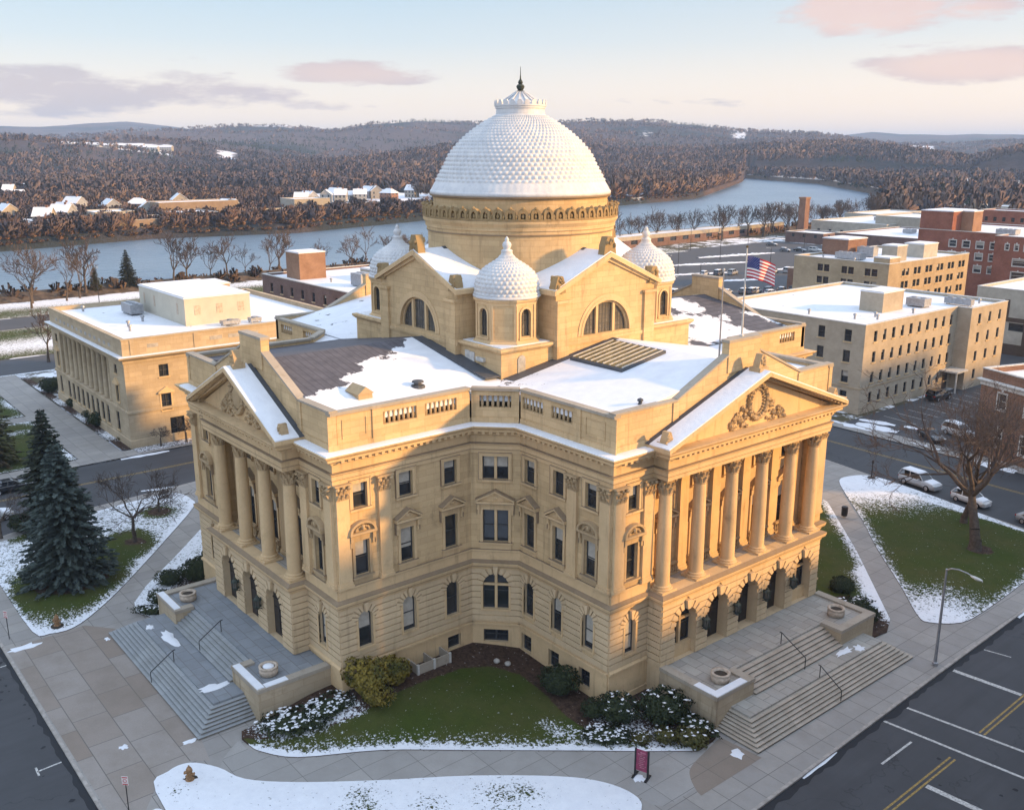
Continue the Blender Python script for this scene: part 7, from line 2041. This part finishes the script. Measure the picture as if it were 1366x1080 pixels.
# maroon sign board
MT['maroon'] = simple('maroon_sign_face', (.26,.05,.10), .5, 0, .25, 5, local=True); MT['maroon_pale'] = simple('faded_pink_sign_print', (.42,.17,.22), .5, 0, .4, 9, local=True)
sb = thing('sign_board', 'narrow upright maroon sign board on the curved path beside the low shrubs', 'sign', (30.9,-15.8,GZ), .35)
for s in (-1, 1):
    m = MB(); m.box(s*.42-.05, s*.42+.05, -.06, .06, 0, 1.95); m.build('post', MT['black_metal'], sb); m = MB(); m.box(s*.42-.08, s*.42+.08, -.4, .4, 0, .08); m.build('foot', MT['black_metal'], sb)
m = MB(); m.box(-.37, .37, -.03, .03, .45, 1.9); pn = m.build('panel', MT['maroon'], sb)
m = MB(); rg_ = random.Random(2)
for k in range(9):
    a = rg_.uniform(-.28,-.1); z = 1.7-.13*k; m.box(a, rg_.uniform(.08,.28), -.036, -.03, z, z+.06)
m.build('faded_print', MT['maroon_pale'], pn)
snow_patch(30.85, -16.05, GZ+.01, .38, 91, 1, 1)
# concrete areaway by the court wall
aw = thing('areaway_enclosure', 'two bay concrete areaway with pale corner posts against the court wall', 'enclosure', (12.95,-19.3,-.15))
m = MB(); m.box(.55, .65, -1.45, 1.45, -.4, .85); m.box(-.7, .55, -1.45, -1.35, -.4, .85); m.box(-.7, .55, 1.35, 1.45, -.4, .85); m.box(-.7, .55, -.05, .05, -.4, .85); m.build('enclosure_wall', MT['coping'], aw)
for y in (-1.4, 0, 1.4):
    m = MB(); m.box(.56, .72, y-.08, y+.08, -.4, .92); m.build('post', MT['pale_metal'], aw)
m = MB(); m.box(-.7, .55, -1.35, 1.35, -.2, -.1); m.build('pit_floor', MT['soil'], aw)
# small things
m = MB(); m.lathe([(.3,0),(.33,.3),(.33,.85),(.36,.88),(.3,1.0),(.05,1.05)], n=14); o = m.build('litter_bin', MT['black_metal'], None, False, (14.3,32.6,GZ+.2)); tag(o, 'dark litter bin on the grass strip beside the far side of the courthouse', 'bin')
m = MB(); m.lathe([(.45,.0),(.45,.06),(.07,.08),(.05,1.7),(.12,1.75),(.1,2.1),(.02,2.2)], n=10); o = m.build('bollard_lamp', MT['black_metal'], None, False, (9.4,46.0,GZ+.15)); tag(o, 'short dark post on the tip of the snowy lawn near the silver car', 'post')
gs = thing('garden_sign', 'small pale tilted sign in the grass before the dense blue spruce', 'sign', (-24.0+2.6,-39.1+.9,GZ+.15), .6)
m = MB(); m.tube((0,0,0), (0,.1,.9), .03, .03, 6); m.build('post', MT['black_metal'], gs); m = MB(); m.box(-.22, .22, -.03, .0, .5, 1.25); m.build('plate', MT['sign_white'], gs)
for i, (x, y) in enumerate([(15.6,-15.1),(16.3,-14.6)]):
    m = MB(); m.blob((0,0,.12), .26, .24, .18, 10, 6, R, .1); o = m.build('white_boulder', MT['concrete'], None, True, (x, y, court_z(x, y))); tag(o, ('white rounded stone in the court flower bed, the nearer of two','white rounded stone in the court flower bed, the one nearer the wall')[i], 'stone')
# ------------------------------------------------------------------ far land
CAM = Vector((65.907, -54.668, 36.56)); YAW = math.radians(39.197); PITCH = math.radians(-14.9); FPX = 1285.36
FH = Vector((-math.cos(YAW), math.sin(YAW))); RH = Vector((math.sin(YAW), math.cos(YAW)))
KF = FPX/math.cos(PITCH); HORY = 198.0
def lut(tab, x):
    if x <= tab[0][0]: return tab[0][1]
    for (a, b), (c, d) in zip(tab, tab[1:]):
        if x <= c: return b+(d-b)*(x-a)/(c-a)
    return tab[-1][1]
def bearing(px):
    d = FH*KF+RH*(px-683); c = KF/d.length; d.normalize(); return d, c
RIDGES = [  # (distance, near slope length, far slope length, skyline)
    (3600, 2500, 1500, [(-600,187),(-300,186),(0,187),(100,188),(250,184),(330,177),(380,173),(440,178),(500,172),(560,168),(625,167),(700,168),(765,171),(830,174),(880,172),(940,174),(990,181),(1050,187),(1110,190),(1200,192),(1366,193),(1900,193)]),
    (6000, 2300, 900, [(-600,169),(-300,170),(0,169),(60,172),(100,169),(170,165),(230,169),(280,176),(330,175),(400,173),(460,176),(625,176),(765,178),(960,177),(1000,179),(1050,178),(1100,181),(1160,176),(1200,181),(1260,181),(1300,179),(1366,182),(1900,182)]),
    (2500, 1500, 700, [(-600,192),(0,192),(100,195),(250,190),(340,192),(420,197),(500,203),(600,214),(760,222),(1000,226),(1250,224),(1900,224)]),
    (1900, 1000, 500, [(-600,200),(0,203),(80,205),(230,204),(330,209),(430,217),(560,228),(800,236),(1900,240)]),
    (1500, 620, 700, [(-600,260),(1180,262),(1240,250),(1290,233),(1320,217),(1366,202),(1450,192),(1900,182)])]
def hnoise(x, y):
    return (math.sin(x*.0031+1.3)*math.cos(y*.0027)+.5*math.sin(x*.0083+y*.0061)+.25*math.sin(x*.019-y*.017))
def relief(D): return 24*sst(800, 2000, D)*(1-.6*sst(2600, 3600, D))
def land_z(px, D, cosq):
    depth = D*cosq; z = .2
    for d, wf, wb, tab in RIDGES:
        zr = CAM.z+(HORY-lut(tab, px))*d*cosq/KF
        if zr <= .3: continue
        t = (D-(d-wf))/wf if D < d else 1-(D-d)/wb
        z = max(z, zr*sst(0, 1, t))
    return z
def ray_hit(px, line):
    d, c = bearing(px); best = None
    for (ax, ay), (bx, by) in zip(line, line[1:]):
        ex, ey = bx-ax, by-ay; den = d.x*ey-d.y*ex
        if abs(den) < 1e-9: continue
        t = ((ax-CAM.x)*ey-(ay-CAM.y)*ex)/den; u = ((ax-CAM.x)*d.y-(ay-CAM.y)*d.x)/den
        if t > 0 and 0 <= u <= 1: best = max(best or 0, t)
    return best
def start_D(px):
    h = ray_hit(px, LEFTB)
    if px < 1122 and h: return h
    if px < -100: return 420
    return 1450
WHITE = [(62,97,3100,3400,.65),(338,396,3250,3550,.62),(410,590,640,830,1.0),(-50,60,2900,3300,.5),(80,228,1720,1850,.75),(290,315,1750,1900,.6),(805,858,760,900,1.0),(1214,1246,2900,3250,.6),(850,872,2500,2700,.5),(975,995,2700,3000,.6),(1270,1290,1100,1200,.6)]
def white_at(px, D):
    s = 0
    for a, b, c, d, k in WHITE:
        s = max(s, k*sst(a-8, a+4, px)*(1-sst(b-4, b+8, px))*sst(c*.96, c*1.02, D)*(1-sst(d*.98, d*1.04, D)))
    return s
TZ = {}
cols = list(np.arange(-520, 1930, 9.0)); NR = 96
V = []; C_ = []; F = []
for ci, px in enumerate(cols):
    d, c = bearing(px); D0 = start_D(px)
    for k in range(NR):
        f = k/(NR-1)
        D = D0*(6800/D0)**f if k > 3 else D0+(0, 3, 9, 16)[k]
        x, y = CAM.x+d.x*D, CAM.y+d.y*D
        z = (-4.6, -2.6, .1, .2)[k] if k <= 3 else land_z(px, D, c)+hnoise(x, y)*relief(D)
        if D0 == 1450: z = min(z, -2.0) if k <= 3 else z
        V.append((x, y, z))
        sn = white_at(px, D)
        if D < 640 and k > 5 and -60 < y < 420 and px < 420: sn = max(sn, .78)
        C_.append((sn, .15 if k <= 3 else 0, 0, 1))
for i in range(len(cols)-1):
    for k in range(NR-1): F.append((i*NR+k, i*NR+k+1, (i+1)*NR+k+1, (i+1)*NR+k))
me = bpy.data.meshes.new('hills'); me.from_pydata(V, [], F)
at = me.color_attributes.new('cover', 'FLOAT_COLOR', 'POINT'); at.data.foreach_set('color', np.array(C_, dtype=np.float32).ravel())
me.polygons.foreach_set('use_smooth', [True]*len(me.polygons))
M = Mat('wooded_hill_ground', .95, (.1,.07,.06), spec=.05)
a = M.N('ShaderNodeAttribute', attribute_name='cover'); r_, g_, b_ = M.sep(a.outputs['Color'])
n1 = M.noise(.006, 7, .7); n2 = M.noise(.05, 6, .75); n3 = M.noise(.0016, 5, .6)
c = M.mix(M.ramp(n1, .35, .65), (.075,.058,.056), (.125,.092,.082))
c = M.mix(M.math('MULTIPLY', M.ramp(n2, .4, .65), .6), c, (.042,.036,.040))
c = M.mix(M.ramp(n3, .50, .56), c, (.030,.036,.036))
sk = M.ramp(M.math('ADD', r_, M.math('MULTIPLY', M.math('SUBTRACT', n2, .5), 1.2)), .42, .55)
M.color(M.mix(sk, c, (.68,.70,.74))); M.bump(n2, .6, 6)
me.materials.append(M.m); me.update(); structure(link('hills', me))

# woods: brushes of fine twigs, one mesh per wood
TW = Mat('winter_wood_twigs', .95, spec=.05)
_a = TW.N('ShaderNodeAttribute', attribute_name='tint'); TW.color(_a.outputs['Color'])
def wood(name, pts, label, seed):
    """pts: (x,y,z,H,R,colour,n)"""
    g = np.random.default_rng(seed); VV = []; CC = []; NN = []
    for x, y, z, H, Rr, col, n in pts:
        con = col[1] > col[0]
        t = g.random(n); az = g.random(n)*2*PI
        if con:
            hb = H*(.05+.75*t); rr = Rr*(1-t)*.9+.1; up = -H*.03
            base = np.stack([np.zeros(n), np.zeros(n), hb+H*.12], 1); tip = np.stack([rr*np.cos(az), rr*np.sin(az), hb+up], 1); w = Rr*.55
        else:
            el = np.arcsin(np.clip(t*1.25-.25, -.25, 1)); cz = H*.6
            base = np.stack([g.normal(0,.18,n)*Rr, g.normal(0,.18,n)*Rr, H*.12+g.random(n)*H*.38], 1)
            q = .75+.35*g.random(n)
            tip = np.stack([Rr*np.cos(el)*np.cos(az)*q, Rr*np.cos(el)*np.sin(az)*q, cz+H*.42*np.sin(el)*q], 1); w = Rr*(.2 if n > 50 else .32)
        d = tip-base; s = np.cross(d, g.normal(0,1,(n,3))); s /= np.linalg.norm(s, axis=1)[:,None]+1e-9
        tri = np.stack([base-s*w*.18, tip+s*w*.5, tip-s*w*.5], 1)
        o = tri.mean(1)-np.array([0, 0, H*.42]); o[:, 2] = o[:, 2]*.8+H*.16; o += g.normal(0, .05*H, o.shape); o /= np.linalg.norm(o, axis=1)[:,None]+1e-9
        fn_ = np.cross(tri[:,1]-tri[:,0], tri[:,2]-tri[:,0]); sw = (fn_*o).sum(1) < 0
        tri[sw] = tri[sw][:, [0, 2, 1]]
        NN.append(np.repeat(o, 3, 0)); tri = tri+np.array([x, y, z])
        k = (.88+.24*g.random((n,1)))*np.array(col)[None,:]*(.85+.3*g.random())
        VV.append(tri.reshape(-1,3)); CC.append(np.repeat(k, 3, 0))
    VV = np.concatenate(VV).astype(np.float32); CC = np.concatenate(CC).astype(np.float32); nt = len(VV)//3
    me = bpy.data.meshes.new(name)
    me.vertices.add(len(VV)); me.vertices.foreach_set('co', VV.ravel())
    me.loops.add(len(VV)); me.loops.foreach_set('vertex_index', np.arange(len(VV), dtype=np.int32))
    me.polygons.add(nt); me.polygons.foreach_set('loop_start', np.arange(0, len(VV), 3, dtype=np.int32)); me.polygons.foreach_set('loop_total', np.full(nt, 3, dtype=np.int32))
    at = me.color_attributes.new('tint', 'FLOAT_COLOR', 'POINT'); at.data.foreach_set('color', np.concatenate([CC, np.ones((len(CC),1), np.float32)], 1).ravel())
    me.materials.append(TW.m); me.update()
    me.normals_split_custom_set_from_vertices(np.concatenate(NN).astype(np.float32))
    o = link(name, me); return tag(o, label, 'woodland', kind='stuff')
BROWN = [(.165,.118,.10), (.135,.10,.092), (.11,.09,.092), (.19,.135,.105), (.09,.077,.08), (.21,.15,.112)]
GREENS = [(.035,.05,.034), (.045,.058,.034)]
rg = random.Random(31)
def patchy(x, y): return math.sin(x*.0051+2)*math.sin(y*.0043+.7)+.6*math.sin(x*.013+y*.009)
far = []
while len(far) < 33000:
    px = rg.uniform(-130, 1500); D0 = start_D(px)
    D = math.exp(rg.uniform(math.log(max(D0+10, 405)), math.log(3900)))
    d, c = bearing(px); x, y = CAM.x+d.x*D, CAM.y+d.y*D
    if white_at(px, D) > .25: continue
    if D < 640 and -60 < y < 260 and x < -385:
        if D > D0+26 and rg.random() < .72: continue
    elif D < 760 and y < 430 and D > D0+40 and rg.random() < .75: continue
    z = land_z(px, D, c)+hnoise(x, y)*relief(D)-.4
    p = patchy(x, y)
    ysc = HORY+(CAM.z-z)*KF/(D*c)
    con = D > 800 and (p > .95 or rg.random() < .04 or (300 < px < 640 and 181 < ysc < 203 and D > 1900 and rg.random() < .85) or (50 < px < 235 and 203 < ysc < 219 and rg.random() < .6))
    q_ = .5+.5*math.sin(x*.0118+y*.0074+2*math.sin(y*.0051))*math.cos(y*.0137-x*.0062)
    col = rg.choice(GREENS) if con else BROWN[(4, 2, 1, 0, 3, 5)[min(5, max(0, int((q_*.8+.1+rg.gauss(0, .09))*6)))]]
    H = rg.uniform(7, 12)*(1 if D > 860 else .68)
    n = 95 if D < 800 else (30 if D < 1500 else (15 if D < 2600 else 9))
    far.append((x, y, z, H, H*rg.uniform(.36,.55)*(.6 if con else 1)*(1.25 if D > 1500 else 1), col, n))
wood('far_wood', far, 'brown leafless woods covering the far bank and the hills', 1)
# wood on the wooded point, brush along the far bank and the trees before the right hand bend
pts = []
line_ = [(-425,395),(-440,454),(-473,585),(-600,800),(-700,935)]
for i in range(900):
    k = rg.randrange(len(line_)-1); t = rg.random()
    ax_, ay_ = line_[k]; bx_, by_ = line_[k+1]
    x = ax_+(bx_-ax_)*t; y = ay_+(by_-ay_)*t; dd = Vector((by_-ay_, -(bx_-ax_))).normalized()
    off = 3+rg.random()**1.2*150
    if dd.x > 0: dd = -dd
    x += dd.x*off; y += dd.y*off
    pts.append((x, y, -.2, rg.uniform(9, 15), rg.uniform(3.4, 5.6), rg.choice([BROWN[0], BROWN[3], BROWN[5], (.17,.10,.06)]), 95 if off < 40 else 52))
wood('riverside_wood', pts, 'dense russet wood on the wooded point across the river', 2)
pts = []
for k in range(len(LEFTB)-1):
    (ax_, ay_), (bx_, by_) = LEFTB[k], LEFTB[k+1]; L = math.hypot(bx_-ax_, by_-ay_)
    dd = Vector((by_-ay_, -(bx_-ax_))).normalized()
    if dd.x > 0: dd = -dd
    for j in range(int(L*1.7)):
        t = rg.random(); off = rg.uniform(2, 13)
        pts.append((ax_+(bx_-ax_)*t+dd.x*off, ay_+(by_-ay_)*t+dd.y*off, -2.2 if off < 5 else -.2, rg.uniform(1.2, 2.6)*(1 if rg.random() < .9 else 1.6), rg.uniform(.9, 1.8), rg.choice([(.155,.09,.052),(.13,.08,.05),(.18,.11,.06),(.10,.07,.05)]), 34))
wood('bank_brush', pts, 'reddish brown brush along the water edge of the far bank', 3)
pts = []
for i in range(2100):
    k = rg.random()
    y = 440+rg.random()**.8*900; x0 = np.interp(y, [440,520,740,960,1120,1250], [-222,-262,-385,-600,-880,-1040])
    x = x0-3+rg.random()**2.0*(330+.35*(y-440))
    pts.append((x, y, -1.3, rg.uniform(9, 15), rg.uniform(3.5, 5.5), rg.choice(BROWN if rg.random() < .93 else GREENS), 40))
wood('riverside_wood', pts, 'bare woods on the near bank where the river bends away', 4)
pts = []
for i in range(420):
    y = rg.uniform(-40, 470); x = np.interp(y, [-40,0,134,259,312,443], [-204,-208,-209,-207,-208,-218])+rg.uniform(-4, 5)
    pts.append((x, y, -1.6, rg.uniform(1.5, 4.5), rg.uniform(1.2, 2.4), rg.choice([(.10,.07,.05),(.12,.085,.06),(.085,.06,.045)]), 18))
wood('bank_brush', pts, 'thin brown brush along the top of the near riverbank', 5)
pts = []
for i in range(700):
    x = rg.uniform(-130, 60); y = rg.uniform(300, 760)
    if abs(x+40) < 25 and rg.random() < .5: continue
    pts.append((x, y, -1.3, rg.uniform(6, 12), rg.uniform(2.6, 4.6), rg.choice(BROWN[:5]), 30))
wood('town_trees', pts, 'leafless trees among the roofs beyond the red brick building', 6)
# single trees of the far bank
farv = [bare_tree(60+k, 12.5, (.5,.65,.8)[k], .25, 4, .2, 5, .4, 'twig_warm', 6, .09) for k in range(3)]
k = 0
for i in range(len(LEFTB)-1):
    (ax_, ay_), (bx_, by_) = LEFTB[i], LEFTB[i+1]; L = math.hypot(bx_-ax_, by_-ay_)
    if ay_ > 430 or by_ < 0: continue
    for j in range(int(L/9)):
        t = (j+rg.random())/(L/9); x = ax_+(bx_-ax_)*t-rg.uniform(6, 30); y = ay_+(by_-ay_)*t
        put_tree(farv[k % 3], (x, y, 0), rg.uniform(0, 6), rg.uniform(.4, .78), 'russet bare tree standing in the line along the far riverbank', 'bare_tree', 'tree', 'bare trees along the far riverbank'); k += 1
# long white houses on the ridge and scattered houses
def place(px, D): 
    d, c = bearing(px); x, y = CAM.x+d.x*D, CAM.y+d.y*D
    return (x, y, land_z(px, D, c)+hnoise(x, y)*relief(D))
lh = house_parts(34, 11, 5.5, 3, 'white_wall', ns=8, chim=False)
for i, px in enumerate((84, 103, 122, 141, 160, 179, 198, 217)):
    x, y, z = place(px, 1800+rg.uniform(-25, 25)); put_house(lh, (x, y, z-.3), math.atan2(RH.y, RH.x)+rg.uniform(-.1, .1), 'long white building in the pale row on the wooded ridge', 'terrace_house', 'row of white buildings on the far ridge')
for i, (px, D) in enumerate([(432,700),(445,720),(452,690),(462,740),(476,735),(478,705),(490,750),(500,745),(508,760),(517,728),(399,660),(408,668),(548,760),(815,800),(838,830),(845,815),(20,900),(5,860),(12,840),(1268,1150),(1280,1120),(1294,1090),(1305,1060)]):
    x, y, z = place(px, D) if px < 1122 else (*[(CAM+Vector((*bearing(px)[0], 0))*D)[q] for q in (0, 1)], -1.2)
    put_house(hk[(i*3) % 5], (x, y, z-.2), rg.uniform(-.6, 1.2), 'distant house with a pale wall at the edge of the far woods', 'house', 'distant houses at the edge of the far woods')
for i, (px, D, z, w, mat, lab) in enumerate([(1340,430,7,20,'panel','snowy roofed hall beyond the red brick building'),(1322,520,6,22,'cream_wall','white gabled hall among the trees at the picture edge'),(1362,400,15,18,'brick_red','brick tower block at the picture edge behind the halls'),(1312,470,5,24,'grey_wall','grey shed with a snowy roof left of the halls'),(1350,610,6,26,'panel','pale shed on the road toward the dark hill'),(1290,560,5,22,'white_wall','white shed in the woods before the dark hill')]):
    d, c = bearing(px); x, y = CAM.x+d.x*D, CAM.y+d.y*D
    s = Site('far_building', lab, 'building', x, y)
    flat_building(s, rect(x-w/2, x+w/2, y-w*.35, y+w*.35), -1.3, z, mat, {0: [(1.5+3.2*q, 1.5, 1.2, even(1, w-1, 5)) for q in range(max(1, int(z/3.3)))], 1: [(1.5+3.2*q, 1.5, 1.2, even(1, w*.7-1, 3)) for q in range(max(1, int(z/3.3)))]}, None, blindp=.2, roof='snow')

# ------------------------------------------------------------------ air, light, camera
hz = MB(); hz.box(-9600, 2700, -3600, 11700, -6.2, 195)
HM = bpy.data.materials.new('thin_winter_haze'); HM.use_nodes = True; nt = HM.node_tree
for n in list(nt.nodes):
    if n.type != 'OUTPUT_MATERIAL': nt.nodes.remove(n)
pv = node(nt, 'ShaderNodeVolumePrincipled', {'Color': (.46,.66,1.0,1), 'Density': HAZE_D, 'Anisotropy': .0})
nt.links.new(pv.outputs[0], [n for n in nt.nodes if n.type == 'OUTPUT_MATERIAL'][0].inputs['Volume'])
o = hz.build('haze', HM); tag(o, kind='stuff')

AZ_S, EL_S = math.radians(40), math.radians(17)
sd = Vector((math.cos(EL_S)*math.cos(AZ_S), math.cos(EL_S)*math.sin(AZ_S), math.sin(EL_S)))
sun = bpy.data.lights.new('sun', 'SUN'); sun.energy = SUN_E; sun.angle = math.radians(2.5); sun.color = SUN_C
so = bpy.data.objects.new('sun', sun); COL.objects.link(so); so.rotation_euler = (-sd).to_track_quat('-Z', 'Y').to_euler()
so.location = (200, 200, 250)
w = bpy.data.worlds.new('World'); scene.world = w; w.use_nodes = True; nt = w.node_tree
bg = [n for n in nt.nodes if n.type == 'BACKGROUND'][0]
class Wd(Mat):
    def __init__(s, nt): s.nt = nt; s._pos = None
W = Wd(nt)
sky = W.N('ShaderNodeTexSky', sky_type='NISHITA', sun_disc=False, sun_elevation=EL_S, sun_rotation=math.radians(90)-AZ_S)
dirv = W.N('ShaderNodeTexCoord').outputs['Generated']
x, y, z = W.sep(dirv)
cr = W.N('ShaderNodeValToRGB', {0: W.ramp(z, -.02, .5)}); el = cr.color_ramp
STOPS = [(0,(1.46,1.12,.80)),(.07,(1.36,1.07,.80)),(.15,(1.08,.96,.85)),(.23,(.75,.83,.88)),(.33,(.55,.72,.86)),(.45,(.86,1.08,1.38)),(1,(1.22,1.44,1.80))]
el.elements[0].position = 0; el.elements[0].color = c4(STOPS[0][1]); el.elements[1].position = 1; el.elements[1].color = c4(STOPS[-1][1])
for p, c in STOPS[1:-1]:
    e = el.elements.new(p); e.color = c4(c)
sdot = W.N('ShaderNodeVectorMath', {0: dirv, 1: tuple(sd)}, operation='DOT_PRODUCT').outputs['Value']
grad = W.mix(W.math('MULTIPLY', W.math('MULTIPLY', W.ramp(sdot, -.25, 1.0), W.ramp(z, .22, .0)), .7), cr.outputs[0], (1.65,1.12,.70))
# clouds: soft patches placed by bearing and height, broken up by noise
az = W.math('ARCTAN2', y, x)
hor = W.math('SQRT', W.math('ADD', W.math('MULTIPLY', x, x), W.math('MULTIPLY', y, y)))
elv = W.math('ARCTAN2', z, hor)
cn = W.noise(1.0, 8, .62, W.scaled(dirv, 13, 13, 58)); cn2 = W.noise(1.0, 4, .6, W.scaled(dirv, 3, 3, 10))
F_AZ = math.atan2(FH.y, FH.x); tot = None; warm = None
for px, py, wx, wy, k, wm in [(120,122,270,24,1.2,.1),(470,103,105,16,1.3,.5),(440,142,85,8,.7,.1),(1140,24,110,34,1.35,1),(1275,26,62,16,1.0,1),(1290,93,125,20,1.3,.9),(890,143,110,9,.7,0),(860,158,70,6,.5,0),(1190,63,60,11,.5,.8),(60,146,190,12,.6,0),(1060,155,90,7,.4,.3),(320,104,30,5,.6,.1),(250,85,60,8,.35,.1)]:
    a0 = F_AZ-math.atan((px-683)/KF); e0 = math.atan((HORY-py)/KF*math.cos(a0-F_AZ))
    da = W.math('DIVIDE', W.math('SUBTRACT', az, a0), wx/KF); de = W.math('DIVIDE', W.math('SUBTRACT', elv, e0), wy/KF)
    q = W.math('MULTIPLY', W.ramp(W.math('ADD', W.math('MULTIPLY', da, da), W.math('MULTIPLY', de, de)), 1.6, 0), k)
    tot = q if tot is None else W.math('MAXIMUM', tot, q)
    if wm:
        ww = W.math('MULTIPLY', q, wm); warm = ww if warm is None else W.math('MAXIMUM', warm, ww)
cm = W.ramp(W.math('ADD', tot, W.math('MULTIPLY', W.math('SUBTRACT', cn, .5), 3.0)), .42, .95)
cm = W.math('MULTIPLY', cm, W.ramp(tot, .02, .2))
ccol = W.mix(warm, (.50,.44,.53), (.92,.56,.50))
ccol = W.mix(W.ramp(cn2, .35, .7), ccol, W.mix(warm, (.66,.52,.57), (1.0,.70,.60)))
grad = W.mix(W.math('MULTIPLY', cm, .85), grad, ccol)
nsk = W.N('ShaderNodeVectorMath', {0: sky.outputs[0]}, operation='SCALE'); nsk.inputs['Scale'].default_value = .1*SKY_K
g10 = W.N('ShaderNodeVectorMath', {0: grad}, operation='SCALE'); g10.inputs['Scale'].default_value = 10*SKY_G
fin = W.N('ShaderNodeVectorMath', {0: g10.outputs[0], 1: W.N('ShaderNodeVectorMath', {0: sky.outputs[0]}, operation='SCALE').outputs[0]}, operation='ADD')
fin.inputs[1].node if False else None
for n in nt.nodes:
    if n.type == 'VECT_MATH' and n.operation == 'SCALE' and n.outputs[0].links and n.outputs[0].links[0].to_node == fin and n != g10: n.inputs['Scale'].default_value = SKY_K
nt.links.new(fin.outputs[0], bg.inputs['Color']); bg.inputs['Strength'].default_value = .1

cam = bpy.data.cameras.new('camera'); co_ = bpy.data.objects.new('camera', cam); COL.objects.link(co_)
cam.sensor_fit = 'HORIZONTAL'; cam.sensor_width = 36.0; cam.lens = FPX/1366*36.0
cam.clip_start = .5; cam.clip_end = 20000
co_.location = CAM
fwd = Vector((-math.cos(PITCH)*math.cos(YAW), math.cos(PITCH)*math.sin(YAW), math.sin(PITCH)))
co_.rotation_euler = fwd.to_track_quat('-Z', 'Y').to_euler()
scene.camera = co_
scene.view_settings.view_transform = 'Standard'; scene.view_settings.look = 'None'; scene.view_settings.gamma = 1; scene.view_settings.exposure = EXPO
scene.cycles.max_bounces = 6; scene.cycles.volume_bounces = 0; scene.cycles.diffuse_bounces = 3; scene.cycles.glossy_bounces = 3
scene.cycles.volume_max_steps = 64
